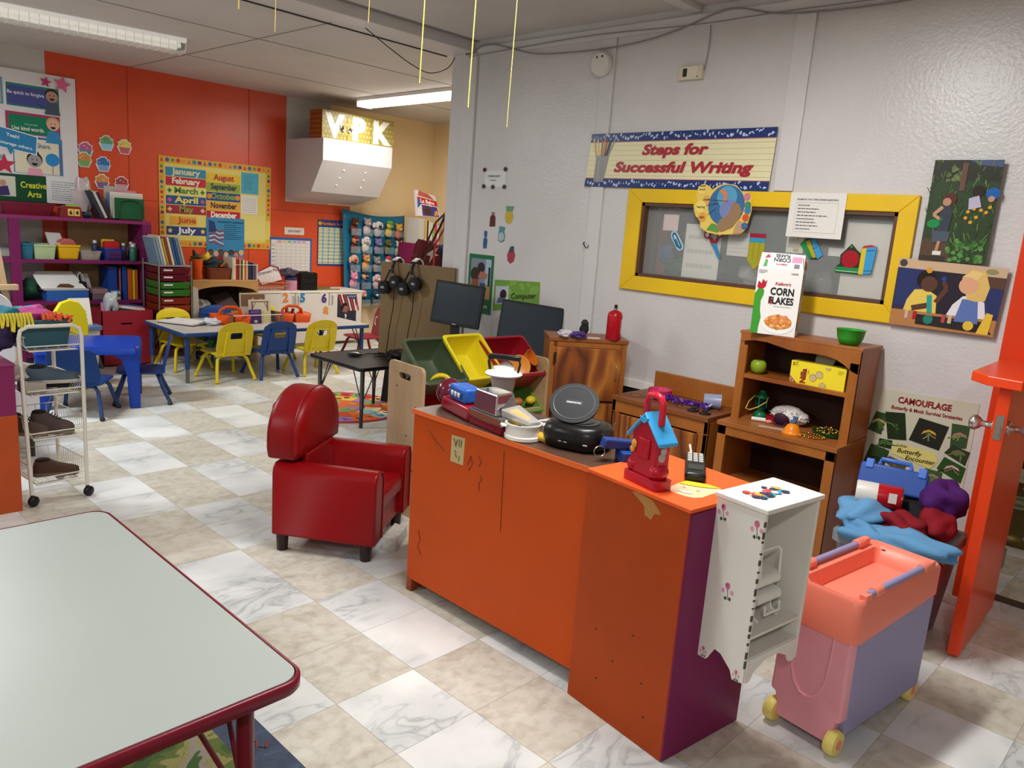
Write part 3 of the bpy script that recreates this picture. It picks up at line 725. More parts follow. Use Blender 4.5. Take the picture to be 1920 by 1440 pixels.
# toy stove against the wall
t = thing('toy_stove', 'low wooden toy stove with painted burners and a backboard', 'toy kitchen cabinet', (3.45, 1.87, 0))
sw, sd_ = .60, .34         # local y along the wall, local x towards the wall
MB().box(-.012, 0, .595, sd_, sw, .62).build('worktop', mat('7d4824', .38, var=.12, vs=9), t, bevel=.003, smooth=0)
MB().box(sd_-.02, .02, .62, sd_, sw-.05, .735).build('backboard', M_pine, t, bevel=.003, smooth=0)
for y in (0, sw-.022): MB().box(0, y, .02, sd_, y+.022, .595).build('side_panel', M_pine, t, smooth=0)
MB().box(0, .0, .53, .016, sw, .595).box(0, .0, .02, .016, .06, .53).box(0, sw-.05, .02, .016, sw, .53).box(0, .3, .02, .016, .34, .53).build('face_frame', M_pine, t, bevel=.002, smooth=0)
MB().box(.02, .022, .02, sd_-.02, sw-.022, .04).box(sd_-.02, .02, .02, sd_-.01, sw-.02, .595).build('carcass', M_dark, t, smooth=0)
for ya, yb in ((.05, .305), (.335, .58)):
    d_ = MB().box(-.016, ya, .06, -.001, yb, .525).build('oven_door', M_ply2, t, bevel=.003, smooth=0)
    MB().tube([(-.016, yb-.03, .40), (-.032, yb-.03, .41), (-.032, yb-.03, .46), (-.016, yb-.03, .47)], .004, 8).build('handle', M_br, d_)
for x, y, r in ((.1, .52, .062), (.12, .2, .062), (.22, .40, .045), (.2, .08, .045)):
    b_ = MB()
    for rr, hh, k in ((r, .001, 0), (r*.8, .0014, 1), (r*.62, .0018, 0), (r*.4, .0022, 1)): b_.lathe([(rr, .6195), (rr, .62+hh)], (x, y, 0), 28, k)
    b_.build('burner', [mat('54331f', .5), mat('8d5a33', .5)], t, smooth=30)
for y in (.13, .06):
    MB().lathe([(.028, .6195), (.03, .625), (.028, .630), (.014, .632), (.013, .640)], (.06, y, 0), 18).build('control_knob', mat('241d1a', .35), t, smooth=50)

# hutch: open shelves on a deeper base
t = thing('toy_hutch', 'wooden toy hutch with open shelves and a wavy top rail beneath the yellow window', 'toy kitchen cabinet', (3.44, 1.225, 0))
hw, hdp = .585, .36; uf = .115     # upper part starts at local x=uf
for y in (0, hw-.022):
    MB().prism([(0, .0), (hdp, .0), (hdp, 1.055), (uf, 1.055), (uf, .625), (0, .625)], y, y+.022, 'y').build('side_panel', M_pine, t, bevel=.002, smooth=0)
MB().box(uf-.004, -.006, 1.054, hdp+.004, hw+.006, 1.07).build('top_panel', M_pine, t, bevel=.003, smooth=0)
rail = [(.022, 1.054), (.022, 1.0)]+[(.022+(hw-.044)*i/24, 1.012+.018*math.sin(i/24*2*PI*1.0-PI/2-.6)+(.022 if i > 18 else 0)*((i-18)/6)-.004) for i in range(1, 24)]+[(hw-.022, 1.02), (hw-.022, 1.054)]
rail = [(.022, 1.055), (.022, .955), (.05, .962)]+[(.022+(hw-.044)*i/24, 1.0-.028*math.cos(2*PI*i/24*1.0)+.004) for i in range(2, 23)]+[(hw-.022, .98), (hw-.022, 1.055)]
rail = [(.0, 1.055), (.0, .95), (.035, .962), (.07, .985), (.11, 1.003), (.16, 1.012), (.22, 1.012), (.28, 1.008), (.33, 1.01), (.39, 1.02), (.45, 1.03), (.51, 1.03), (hw-.03, 1.022), (hw, 1.012), (hw, 1.055)]
MB().prism(rail, uf-.003, uf+.015, 'x').build('top_rail', M_pine, t, bevel=.002, smooth=0)
MB().box(uf-.003, 0, .625, uf+.012, .042, 1.0).box(uf-.003, hw-.042, .625, uf+.012, hw, 1.0).build('face_frame', M_pine, t, bevel=.002, smooth=0)
MB().box(hdp-.008, .022, .0, hdp, hw-.022, 1.054).build('back_panel', M_dark, t, smooth=0)
MB().box(uf, .022, .838, hdp-.008, hw-.022, .858).build('shelf', M_pine, t, bevel=.002, smooth=0)
MB().box(-.01, -.006, .605, hdp-.008, hw+.006, .627).build('counter_shelf', mat('9a5c2c', .35, var=.1), t, bevel=.002, smooth=0)
MB().box(-.004, 0, .02, .012, .045, .605).box(-.004, hw-.045, .02, .012, hw, .605).box(-.004, 0, .56, .012, hw, .606).build('base_frame', M_pine, t, bevel=.002, smooth=0)
for z in (.30, .02): MB().box(.02, .022, z, hdp-.008, hw-.022, z+.02).build('base_shelf', mat('a5642e', .38, var=.1), t, bevel=.002, smooth=0)

# ---- things on the hutch
t = thing('cereal_box', 'large white cereal box with a bowl of flakes standing on top of the hutch', 'cereal box', (3.515, 1.748, 1.0702), math.radians(-73))
bw, bd_, bh = .206, .105, .315
MB().box(0, 0, 0, bw, bd_, bh).build('carton', mat('ecebe7', .42), t, smooth=0)
MB().hexa([(0, 0, bh), (bw, 0, bh), (bw, .003, bh), (0, .003, bh)], [(.004, .028, bh+.07), (bw-.004, .028, bh+.07), (bw-.004, .031, bh+.07), (.004, .031, bh+.07)]).build('flap', mat('efeeea', .42), t, smooth=0)
MB().hexa([(0, bd_-.003, bh), (bw, bd_-.003, bh), (bw, bd_, bh), (0, bd_, bh)], [(0, bd_+.01, bh+.05), (bw, bd_+.01, bh+.05), (bw, bd_+.013, bh+.05), (0, bd_+.013, bh+.05)]).hexa([(bw-.003, 0, bh), (bw, 0, bh), (bw, bd_, bh), (bw-.003, bd_, bh)], [(bw-.012, .01, bh+.055), (bw-.009, .01, bh+.055), (bw-.009, bd_-.01, bh+.055), (bw-.012, bd_-.01, bh+.055)]).build('inner_flap', mat('9c7c5c', .6), t, smooth=0)
a = Art((0, -.0003, bh), (bw, -.0003, bh), (bw, -.0003, 0), (0, -.0003, 0), base='f0efeb', th=.0004)
a.poly([(0, 0), (.17, 0), (.17, .1), (.2, .25), (.16, .36), (.15, .5), (.2, .6), (.2, .66), (.14, .70), (.06, .68), (.0, .60)], '3f9a32')
a.poly([(.03, .70), (.05, .8), (.12, .76), (.14, .83), (.2, .79), (.24, .82), (.22, .72), (.16, .68), (.08, .68)], 'b8202e', 2)
a.disc(.6, .17, .235, 'f6f5f2', 2, 32, ry=.15); a.disc(.6, .2, .20, 'd98a3c', 3, 32, ry=.11)
rd = random.Random(2)
for i in range(90):
    an, rr = rd.uniform(0, 2*PI), .18*math.sqrt(rd.random()); x, y = .6+rr*math.cos(an)*bh/bw, .205+rr*.6*math.sin(an)
    s_ = rd.uniform(.016, .03); P = [(x+s_*1.3*math.cos(q)*rd.uniform(.6, 1.1)*bh/bw, y+s_*math.sin(q)*rd.uniform(.6, 1.1)) for q in [k*PI/3 for k in range(6)]]
    a.poly(P, rd.choice(['e6a552', 'd9893a', 'f0bd74', 'c9742c', 'e58f5c']), 4+i % 5)
a.text("Kellogg's", .60, .755, .045, 'b8202e', shear=.25, bold=.018, maxw=.42)
a.text('CORN', .60, .61, .105, '1c1a1a', bold=.03, maxw=.52); a.text('FLAKES', .60, .475, .10, '1c1a1a', bold=.03, maxw=.55)
a.poly([(.37, .58), (.41, .52), (.385, .45), (.34, .5)], 'b8202e', 3)
a.text('2 BAGS', .90, .925, .022, '1c1a1a', bold=.02, al='r'); a.lines(.03, .91, .22, .97, 3, '555555', l=3); a.lines(.45, .425, .85, .445, 1, '999999')
a.done('front_print', parent=t)
a = Art((bw+.0003, 0, bh), (bw+.0003, bd_, bh), (bw+.0003, bd_, 0), (bw+.0003, 0, 0), base='d9d2c8', th=.0004)
a.lines(.08, .35, .45, .95, 14, '8a8177'); a.disc(.65, .22, .14, 'd59a63', 2); a.rect(.1, .08, .3, .2, '2b2b2b', 2); a.poly([(.6, .55), (.75, .6), (.8, .85), (.7, .88)], '7f9a5c', 2); a.text('CORN', .32, .88, .05, '6d655c', rot=0, bold=.02, maxw=.4)
a.done('side_print', parent=t)
a = Art((bw, -.0004, bh+.002), (0, -.0004, bh+.002), (.004, .0271, bh+.068), (bw-.004, .0271, bh+.068), base='efeeea', th=.0004)
a.text('CORN', .5, .30, .26, '1c1a1a', bold=.03); a.text('FLAKES', .5, .68-.64, .2, '1c1a1a', bold=.03); a.text("Kellogg's", .5, .68, .14, 'b8202e', shear=.2, bold=.02)
a.rect(.06, .15, .28, .55, 'e08cb2', 2); a.rect(.1, .66, .22, .95, '6d6d6d', 2); a.poly([(.82, .95), (.9, .95), (.88, .4), (.82, .5)], '3f9a32', 2); a.poly([(.78, .3), (.9, .35), (.86, .1), (.8, .12)], 'b8202e', 3)
# the flap print reads upside down from the front, as on the carton
a.done('flap_print', parent=t)

bw2 = MB().lathe([(.030, 0), (.044, .004), (.056, .03), (.063, .068), (.066, .070), (.0625, .068), (.054, .032), (.040, .008), (.0, .006)], (0, 0, 0), 28)
o = bw2.build('toy_bowl', mat('2f9a2c', .3), smooth=60, loc=(3.635, 1.315, 1.0702)); tag(o, 'bright green plastic bowl on the right end of the hutch top', 'bowl')
t = thing('toy_apple', 'shiny green toy apple on the upper shelf of the hutch', 'toy fruit', (3.63, 1.735, .8585))
MB().lathe([(.006, .004), (.02, .0), (.034, .012), (.040, .034), (.037, .054), (.026, .066), (.012, .066), (.004, .060)], n=24).build('fruit', mat('8aa52e', .22), t, smooth=80)
MB().cyl((0, 0, .058), (.003, 0, .072), .002).build('stalk', mat('4a3a1c', .6), t)
t = thing('cookie_box', 'yellow wafer cookie box on the upper shelf of the hutch', 'food box', (3.575, 1.545, .8585), math.radians(-91))
MB().box(0, 0, 0, .262, .07, .105).build('carton', mat('e6cf2b', .4), t, bevel=.001, smooth=0)
MB().prism([(.09, .105), (.175, .105), (.185, .125), (.18, .15), (.165, .162), (.125, .168), (.10, .155), (.092, .13)], .05, .053, 'y').build('open_flap', mat('8d8a82', .6), t, smooth=0)
a = Art((0, -.0003, .105), (.262, -.0003, .105), (.262, -.0003, 0), (0, -.0003, 0), base='ecd62e', th=.0004)
a.text('Nilla', .30, .06, .25, '8e1f2c', al='l', bold=.035, rot=90); a.text('2', .05, .8, .13, '33301c', bold=.02); a.text('wafers', .345, .5, .05, '8e1f2c', rot=90, al='l')
for u, v, r in ((.43, .37, .17), (.54, .55, .17), (.62, .06, .17), (.68, .93, .12)):
    A0, A1 = (0, 180) if v < .1 else ((180, 360) if v > .9 else (0, 360))
    a.disc(u, v, r, 'a8905e', 2, 20, a0=A0, a1=A1); a.disc(u, v-.02*(A1-A0 == 360), r*.86, 'c9b27f', 3, 20, a0=A0, a1=A1)
a.poly([(.0, .32), (.14, .02), (.0, .02)], '8e1f2c', 2); a.poly([(.012, .24), (.1, .05), (.012, .05)], 'e9d9c0', 3); a.poly([(.02, .19), (.08, .07), (.02, .07)], '8e1f2c', 4); a.lines(.07, .78, .14, .98, 4, '8d8030')
a.lines(.86, .7, .97, .9, 3, 'b3a42c')
a.done('front_print', parent=t)

ZD = .6272
t = thing('toy_lantern', 'green toy lantern with a yellow string handle on the hutch', 'lantern', (3.70, 1.725, ZD))
M_gr = mat('1d7a4c', .3)
MB().lathe([(.034, 0), (.036, .004), (.03, .02), (.018, .032), (.022, .045), (.028, .052)], n=20).build('base', M_gr, t, smooth=50)
MB().lathe([(.024, .052), (.027, .07), (.024, .10)], n=18).build('globe', mat('1e3a2c', .1, alpha=.6), t, smooth=60)
MB().box(-.031, -.004, .05, -.026, .004, .102).box(.026, -.004, .05, .031, .004, .102).box(-.004, -.031, .05, .004, -.026, .102).box(-.004, .026, .05, .004, .031, .102).lathe([(.034, .10), (.034, .106), (.022, .122), (.016, .128), (.014, .138), (.0, .14)], n=20).build('cage', M_gr, t, smooth=50)
MB().tube([(-.01, .033, .108), (-.04, .05, .075), (-.06, .052, .04), (-.06, .03, .038), (-.055, -.01, .06), (-.03, -.04, .09), (-.005, -.034, .108)], .003, 6).build('handle', mat('d9bd5a', .5), t)
o = MB().lathe([(.03, 0), (.036, .003), (.039, .026), (.036, .026), (.033, .005), (0, .004)], n=24).build('toy_dish', mat('a3142a', .35), smooth=50, loc=(3.685, 1.645, ZD)); tag(o, 'small red dish behind the white fur cap on the hutch', 'dish')
t = thing('fur_cap', 'white furry cap with a dark purple band on the hutch counter', 'cap', (3.68, 1.565, ZD))
rd = random.Random(6); fu = MB()
fu.blob((0, 0, .04), (.05, .085, .045), 3, .12, 24, 14, flat=0.001)
for i in range(420):
    th_, ph = rd.uniform(0, 2*PI), rd.uniform(0, PI/2)
    d = Vector((math.cos(ph)*math.cos(th_), math.cos(ph)*math.sin(th_), math.sin(ph))); p = Vector((d.x*.05, d.y*.085, .035+d.z*.045))
    q = p+d*.013+Vector((rd.uniform(-1, 1), rd.uniform(-1, 1), rd.uniform(-1, .5)))*.006
    fu.tube([p*.97, q], [.004, .0005], 4)
fu.build('fur', mat('dcd8d2', .9), t, smooth=0)
MB().lathe([(.0, -.052), (.032, -.05), (.042, -.035), (.034, -.026), (.02, -.03), (.0, -.03)], n=20).at().build('band', mat('35132c', .6), t, loc=(-.016, .012, .035), smooth=60).rotation_euler = (0, math.radians(70), 0)
MB().tube([(-.05, .05, .03), (-.075, .045, .02), (-.085, .02, .003), (-.08, -.01, .003), (-.06, -.02, .02)], .0035, 6).build('tie', mat('4a1a3c', .6), t)
t = thing('toy_syringe', 'white toy syringe tube with a pink ring lying on the hutch counter', 'toy', (3.60, 1.665, ZD))
MB().cyl((-.02, .045, .0105), (.01, -.015, .0105), .0105, n=16).build('barrel', mat('e6e0d8', .35), t, smooth=50)
MB().tube([(.015+.012*math.cos(q), -.03+.012*math.sin(q), .0065) for q in [2*PI*k/16 for k in range(16)]], .006, 8, closed=True).build('finger_ring', mat('e8907c', .4), t)
o = MB().hexa([(-.012, .07, 0), (.012, .07, 0), (.014, -.06, 0), (-.014, -.06, 0)], [(-.012, .07, .004), (.012, .07, .004), (.014, -.06, .004), (-.014, -.06, .004)]).build('toy_knife', mat('b9a99c', .45), bevel=.001, smooth=0, loc=(3.525, 1.565, ZD)); o.rotation_euler = (0, 0, .3); tag(o, 'flat pale toy knife lying by the orange bell on the hutch', 'toy')
t = thing('toy_bell', 'orange half-round toy with a blue grip at the hutch counter edge', 'toy', (3.505, 1.465, ZD))
MB().lathe([(.046, 0), (.047, .006), (.04, .01), (.038, .022), (.026, .042), (.012, .05), (0, .051)], n=24).build('dome', mat('e8851c', .3), t, smooth=60)
MB().box(-.006, -.012, .05, .008, .014, .066).box(-.004, -.018, .062, .006, .004, .086).build('grip', mat('49647f', .4), t, bevel=.003, smooth=0)
# gold bead strings and the green dish that holds one
t = thing('bead_dish', 'dark green dish heaped with gold beads at the right of the hutch', 'dish', (3.64, 1.345, ZD))
MB().lathe([(.05, 0), (.062, .004), (.068, .022), (.065, .022), (.058, .006), (0, .005)], n=28, sy=1.15).build('dish', mat('1d4a22', .35), t, smooth=50)
gb = MB(); rd = random.Random(9)
for i in range(70):
    an, rr = rd.uniform(0, 2*PI), .055*math.sqrt(rd.random()); gb.ell((rr*math.cos(an), rr*math.sin(an)*1.1, .018+.022*(1-rr/.06)+rd.uniform(-.004, .004)), .0055, 8, 6)
M_gold = mat('c9a04a', .18, metal=1.0)
gb.build('gold_beads', M_gold, t)['kind'] = 'stuff'
gb = MB()
pts = [(.035*math.cos(q)+.006*math.sin(3*q), .05*math.sin(q), 0) for q in [2*PI*k/22 for k in range(22)]]
for p in pts: gb.ell((p[0], p[1], .006), .006, 8, 6)
for k in range(5): gb.ell((-.05-.004*k, -.02+.02*k, .006), .006, 8, 6)
o = gb.build('bead_necklace', M_gold, loc=(3.545, 1.375, ZD)); tag(o, 'loop of gold beads trailing over the hutch counter edge', 'beads')

# ---- things on the stove
ZS = .6205
t = thing('toy_pan', 'pink plastic bowl on the left burner of the toy stove', 'bowl', (3.63, 2.285, ZS+.002))
MB().lathe([(.05, 0), (.058, .004), (.064, .03), (.067, .046), (.064, .046), (.06, .03), (.053, .008), (0, .006)], n=28).build('bowl', mat('cf3a6c', .32), t, smooth=50)
MB().box(-.078, -.02, .036, -.06, .02, .041).build('handle', mat('cf3a6c', .32), t, bevel=.002, smooth=0)
rd = random.Random(3); pb = MB()
for i in range(210):
    u_ = rd.random(); yy = .17-.36*u_; ww = .03+.02*math.sin(u_*7)
    pb.ell((rd.uniform(-1, 1)*ww, yy+rd.uniform(-.01, .01), .006+rd.random()*.022), .0062, 7, 5, int(rd.random() < .25))
o = pb.build('bead_strings', [mat('4a1f8a', .25), mat('8a62c4', .2)], loc=(3.585, 2.14, ZS+.003)); tag(o, 'heap of purple bead strings spread across the toy stove', 'beads')
t = thing('toy_mug', 'lavender plastic mug lying on its side on the toy stove', 'mug', (3.655, 1.975, ZS+.041))
m_ = MB().lathe([(0, -.045), (.034, -.045), (.036, -.04), (.041, .045), (.038, .045), (.033, -.038), (0, -.038)], n=24).build('cup', mat('9096b4', .3), t, smooth=50); m_.rotation_euler = (PI/2, 0, .5)
MB().tube([(-.036, -.02, -.01), (-.058, -.014, -.02), (-.062, .0, -.024), (-.056, .014, -.022), (-.036, .02, -.012)], .0055, 8).build('handle', mat('b8bacb', .3), t)

# ---- on the fridge
ZF = .9005
t = thing('toy_extinguisher', 'red toy fire extinguisher standing on the wooden toy fridge', 'fire extinguisher', (3.575, 2.60, ZF))
MB().lathe([(.04, 0), (.043, .004), (.043, .135), (.037, .155), (.02, .165), (.012, .168)], n=24).build('cylinder', mat('a80f1e', .28), t, smooth=50)
MB().lathe([(.012, .166), (.012, .178)], n=14).cyl((-.022, -.01, .176), (.02, .008, .176), .005, n=10).build('valve', mat('b9b6b0', .25, metal=.9), t, smooth=50)
MB().lathe([(.008, .178), (.01, .186), (.008, .198), (0, .2)], n=12).build('plunger', mat('1c1a1a', .4), t, smooth=50)
lb = MB(); an = [math.radians(q) for q in range(-85, -38, 6)]
lb.loft([[(.0434*math.cos(q), .0434*math.sin(q), z) for q in an] for z in (.04, .12)], 0, (False, False), closed=False)
lb.build('label', mat('d9cfc8', .5), t, smooth=60, fix=False)
t = thing('carnival_mask', 'white and purple carnival mask at the front of the toy fridge top', 'mask', (3.38, 2.74, ZF), math.radians(-42))
MB().blob((-.04, 0, .022), (.042, .035, .022), 5, .2, flat=.001).build('mask_face', mat('c9c4cc', .6), t, smooth=60)
mm_ = MB().blob((.035, .0, .018), (.05, .036, .018), 8, .22, flat=.001).build('mask_trim', mat('4a2f78', .55), t, smooth=60)
t = thing('dark_figurine', 'small black furry figurine at the back of the toy fridge top', 'figurine', (3.56, 2.80, ZF))
MB().blob((0, 0, .03), (.026, .026, .03), 2, .12, flat=.001).build('body', mat('231f20', .8), t, smooth=60)
MB().blob((0, 0, .068), (.022, .022, .02), 4, .1).build('head', mat('33302f', .85), t, smooth=60)
o = MB().box(-.07, -.03, 0, .07, .03, .002).build('paper_label', mat('d6c8b8', .6), smooth=0, loc=(3.47, 2.70, ZF), rz=math.radians(-42)); tag(o, 'pale paper label stuck on the toy fridge top', 'label')

# ------------------------------------------------------------------ toys on the counter
ZT = .7662
t = thing('toy_mixer', 'red toy kitchen machine with a blue block on top on the counter', 'toy appliance', (1.985, 2.244, ZT), math.radians(-104.5))
M_rt = mat('98132a', .25, coat=.4)
# local x along its length, local y away from the camera
MB().box(0, 0, 0, .225, .10, .055).build('base', M_rt, t, bevel=.012, seg=3, smooth=50)
MB().ell((-.045, .06, .055), (.052, .055, .056), 20, 14).build('motor_head', mat('5a1020', .2, coat=.5), t)
b_ = MB().box(.05, .005, .056, .185, .085, .115).build('block', mat('2a5cb0', .35), t, bevel=.012, seg=3, smooth=50)
MB().box(.075, .0, .072, .16, .006, .095).build('recess', mat('1b3f86', .4), b_, bevel=.002, smooth=0)
ww = MB()
for k in range(3):
    x = .085+k*.026
    ww.prism([(x, .094), (x+.004, .075), (x+.009, .086), (x+.014, .075), (x+.02, .094), (x+.014, .094), (x+.012, .084), (x+.008, .094)], -.003, .001, 'y')
ww.build('tooth_mark', mat('e9e7e2', .4), b_, smooth=0)
t = thing('toy_cash_register', 'silver toy food slicer with red base on the counter', 'toy appliance', (1.932, 2.022, ZT), math.radians(-99))
MB().box(0, 0, 0, .20, .12, .032).build('base', mat('7a0f22', .28), t, bevel=.004, smooth=50)
M_sil = mat('bdbcb9', .14, metal=.95)
MB().hexa([(.0, -.003, .032), (.205, -.003, .032), (.205, .125, .032), (.0, .125, .032)], [(0, -.003, .058), (.205, -.003, .058), (.205, .125, .058), (0, .125, .058)]).build('tray', M_sil, t, bevel=.003, smooth=0)
MB().hexa([(.012, .006, .058), (.155, .006, .058), (.155, .115, .058), (.012, .115, .058)], [(.012, .012, .135), (.15, .012, .135), (.13, .10, .135), (.02, .10, .135)]).build('housing', M_sil, t, bevel=.005, smooth=0)
MB().hexa([(.155, .03, .058), (.30, .045, .058), (.30, .10, .058), (.155, .11, .058)], [(.155, .03, .085), (.30, .05, .068), (.30, .095, .068), (.155, .11, .095)]).build('chute', mat('d6d4d0', .2, metal=.6), t, bevel=.003, smooth=0)
MB().hexa([(.18, .04, .078), (.27, .055, .07), (.27, .08, .07), (.18, .085, .082)], [(.18, .045, .086), (.265, .06, .076), (.265, .078, .076), (.18, .08, .09)]).build('roller', mat('c9a46c', .45), t, bevel=.002, smooth=0)
t = thing('toy_blender', 'toy blender jug with white lid and black handle behind the red machine', 'toy appliance', (2.15, 2.07, ZT))
MB().lathe([(.05, 0), (.055, .004), (.05, .04), (.04, .05)], n=24).build('base', mat('d9d5cc', .35), t, smooth=50)
MB().lathe([(.036, .05), (.038, .06), (.052, .155), (.049, .155), (.035, .06)], n=24).build('jug', mat('d8cfc8', .08, alpha=.42), t, smooth=60)
MB().lathe([(.07, .152), (.074, .158), (.066, .166), (.045, .172), (.042, .185), (0, .19)], n=28).build('lid', mat('e6e3da', .35), t, smooth=50)
MB().tube([(.02, -.052, .15), (.03, -.056, .20), (.03, -.05, .222), (-.03, .05, .222), (-.03, .056, .2), (-.02, .052, .15)], .006, 4).build('frame', mat('1a1a1b', .3), t)
MB().hexa([(.045, -.048, .213), (.02, -.06, .213), (-.045, .048, .213), (-.02, .06, .213)], [(.045, -.048, .232), (.02, -.06, .232), (-.045, .048, .232), (-.02, .06, .232)]).build('handle', mat('1a1a1b', .25), t, bevel=.004, smooth=50)
for k, (yy) in enumerate((-.03, -.01)):
    pass
t = thing('toy_pot', 'white round toy pot with a spatula across it on the counter edge', 'toy pot', (1.953, 1.765, ZT))
M_wt = mat('e4e1da', .32)
MB().lathe([(.062, 0), (.067, .003), (.067, .014), (.063, .017), (.063, .052), (.066, .054), (.066, .057), (.06, .057), (.059, .02), (0, .018)], n=32).build('pot', M_wt, t, smooth=40)
for q in (2.6, -.55):
    MB().tube([(.064*math.cos(q+d), .064*math.sin(q+d), .048) for d in (-.18,)]+[(.08*math.cos(q+d), .08*math.sin(q+d), .048) for d in (-.12, .12)]+[(.064*math.cos(q+.18), .064*math.sin(q+.18), .048)], .0045, 8).build('handle', M_wt, t)
sp = thing('toy_spatula', 'pale grey toy spoon leaning over the rim of the white pot', 'toy utensil', (1.975, 1.735, ZT+.058), math.radians(-60))
MB().tube([(-.03, 0, -.018), (.0, 0, .004), (.03, 0, .014)], .004, 8).build('stem', mat('d2d0ca', .35), sp)
MB().loft([[(.03, -.01, .012), (.03, .01, .012), (.03, .01, .016), (.03, -.01, .016)], [(.06, -.022, .02), (.06, .022, .02), (.06, .022, .024), (.06, -.022, .024)], [(.10, -.022, .012), (.10, .022, .012), (.10, .022, .016), (.10, -.022, .016)]]).build('blade', mat('d8d6d0', .35), sp, smooth=40)
def banana(name, label, loc, rz, L, r, col, rx=0):
    n = 12; P = []; R = []
    for i in range(n+1):
        q = -1+2*i/n; P.append((L/2*q, .28*L*(1-q*q)-.1*L, r)); R.append(max(.15, (1-abs(q)**3.5))*r)
    o = MB().tube(P, R, 8).build(name, mat(col, .35), smooth=60, loc=loc, rz=rz); o.rotation_euler = (rx, 0, rz)
    return tag(o, label, 'toy fruit')
banana('toy_banana', 'yellow toy banana standing between the white pot and the black player', (2.0, 1.705, ZT+.0), math.radians(65), .13, .017, 'd9b23c')
# portable disc player
t = thing('disc_player', 'black portable disc player with its lid open on the counter', 'disc player', (2.055, 1.60, ZT), math.radians(-75))
M_bl = mat('121213', .3, spec=.35)
lev = [(0, .88), (.012, .96), (.035, 1), (.06, .98), (.078, .90), (.084, .80)]
def sq(k, z): return [(k*.118*abs(math.cos(q))**.72*(1 if math.cos(q) > 0 else -1), k*.10*abs(math.sin(q))**.72*(1 if math.sin(q) > 0 else -1), z) for q in [2*PI*i/36 for i in range(36)]]
MB().loft([sq(k, z) for z, k in lev]).build('body', M_bl, t, smooth=60)
MB().loft([sq(.6, .0845), sq(.6, .087)]).lathe([(.05, .087), (.05, .0885), (.012, .0885), (.012, .094), (0, .094)], n=28).build('disc_tray', mat('2a2a2c', .25), t, smooth=40)
lo = MB()
lo.loft([[(.075*math.cos(q)*1.15, .078*math.sin(q)+.07, z) for q in [2*PI*i/36 for i in range(36)]] for z in (0, .008)])
l_ = lo.build('lid', mat('1b1c1e', .55, spec=.25), t, smooth=50, loc=(-.012, -.055, .092)); l_.rotation_euler = (math.radians(48), 0, math.radians(12))
MB().tube([(.062*math.cos(q)*1.15, .064*math.sin(q)+.07, .0085) for q in [2*PI*i/36 for i in range(36)]], .0014, 5, closed=True).build('lid_ring', mat('6b6d70', .3), l_)
a = Art((-.03, .08, .0083), (.03, .08, .0083), (.03, .062, .0083), (-.03, .062, .0083), base='17181a', th=.0002); a.text('memorex', .5, .25, .5, 'c9cacc', bold=.02, maxw=.9); a.done('lettering', parent=l_)
gv = MB()
for k in range(14): gv.box(-.05+k*.006, -.1015, .045, -.047+k*.006, -.097, .062)
gv.build('speaker_grille', mat('2c2c2e', .5), t, smooth=0)
mk = MB().box(-.03, -.1012, .03, -.018, -.0985, .0325).box(-.01, -.1014, .03, .002, -.0985, .0325).box(.06, -.0985, .03, .075, -.094, .033)
mk.build('button_mark', mat('b9b9bb', .4), t, smooth=0)
# blue hole punch and its handle with a ring
t = thing('toy_hammer', 'dark blue toy with a flat handle and metal ring beside the house toy', 'toy', (2.03, 1.40, ZT), math.radians(-35))
MB().box(-.01, -.05, 0, .07, .03, .04).build('block', mat('1d3f86', .4), t, bevel=.004, smooth=0)
MB().hexa([(-.07, -.02, .045), (.08, -.015, .045), (.08, .02, .045), (-.07, .025, .045)], [(-.06, -.02, .078), (.08, -.012, .066), (.08, .018, .066), (-.06, .025, .078)]).build('handle', mat('1c3678', .4), t, bevel=.005, smooth=0)
MB().tube([(-.075+.018*math.cos(q), -.005, .033+.018*math.sin(q)) for q in [2*PI*k/20 for k in range(20)]], .0022, 6, closed=True).build('ring', mat('b9b4a8', .25, metal=.9), t)
MB().cyl((.03, 0, .038), (.03, 0, .05), .012).build('post', mat('1d3f86', .4), t)
# house-shaped carry toy
ZB = .7772
t = thing('toy_house', 'red toy carry house with blue roof and red handle on the orange block', 'toy house', (1.869, 1.268, ZB), math.radians(-104.6))
M_hr = mat('b3122a', .3, coat=.2); M_hb = mat('3fa0d8', .35)
# local x along its length (towards the camera's right), local y away
MB().prism(rrect(-.006, -.004, .142, .062, .012, 4), 0, .03).build('base', M_hr, t, bevel=.004, smooth=50)
MB().prism([(.012, .028), (.124, .028), (.122, .155), (.068, .212), (.014, .155)], .004, .056, 'y').build('walls', M_hr, t, bevel=.005, seg=2, smooth=50)
for x in (.012, .108):
    MB().ell((x+.006, .028, .05), (.024, .034, .026), 16, 10).build('wheel_bump', M_hr, t)
for sgn, x0, x1 in ((1, .066, .140), (-1, .070, -.004)):
    z0, z1 = .213, .135
    MB().hexa([(x0, -.006, z0-.004), (x1, -.006, z1-.006), (x1, .068, z1-.006), (x0, .068, z0-.004)], [(x0, -.008, z0+.008), (x1, -.008, z1+.006), (x1, .07, z1+.006), (x0, .07, z0+.008)]).build('roof', M_hb, t, bevel=.004, smooth=50)
MB().prism([(.05, .205), (.086, .205), (.078, .192), (.07, .188), (.062, .19), (.056, .195)], -.009, -.004, 'y').build('roof_trim', M_hb, t, smooth=0)
h_ = MB().tube([(.034, .03, .19), (.036, .03, .245), (.044, .03, .262), (.07, .03, .268), (.092, .03, .262), (.1, .03, .245), (.102, .03, .185)], .0105, 10)
h_.build('handle', mat('c31a2e', .3, coat=.2), t, smooth=60)
MB().box(.045, -.002, .082, .095, .006, .142).build('door', mat('ad1128', .3), t, bevel=.006, smooth=50)
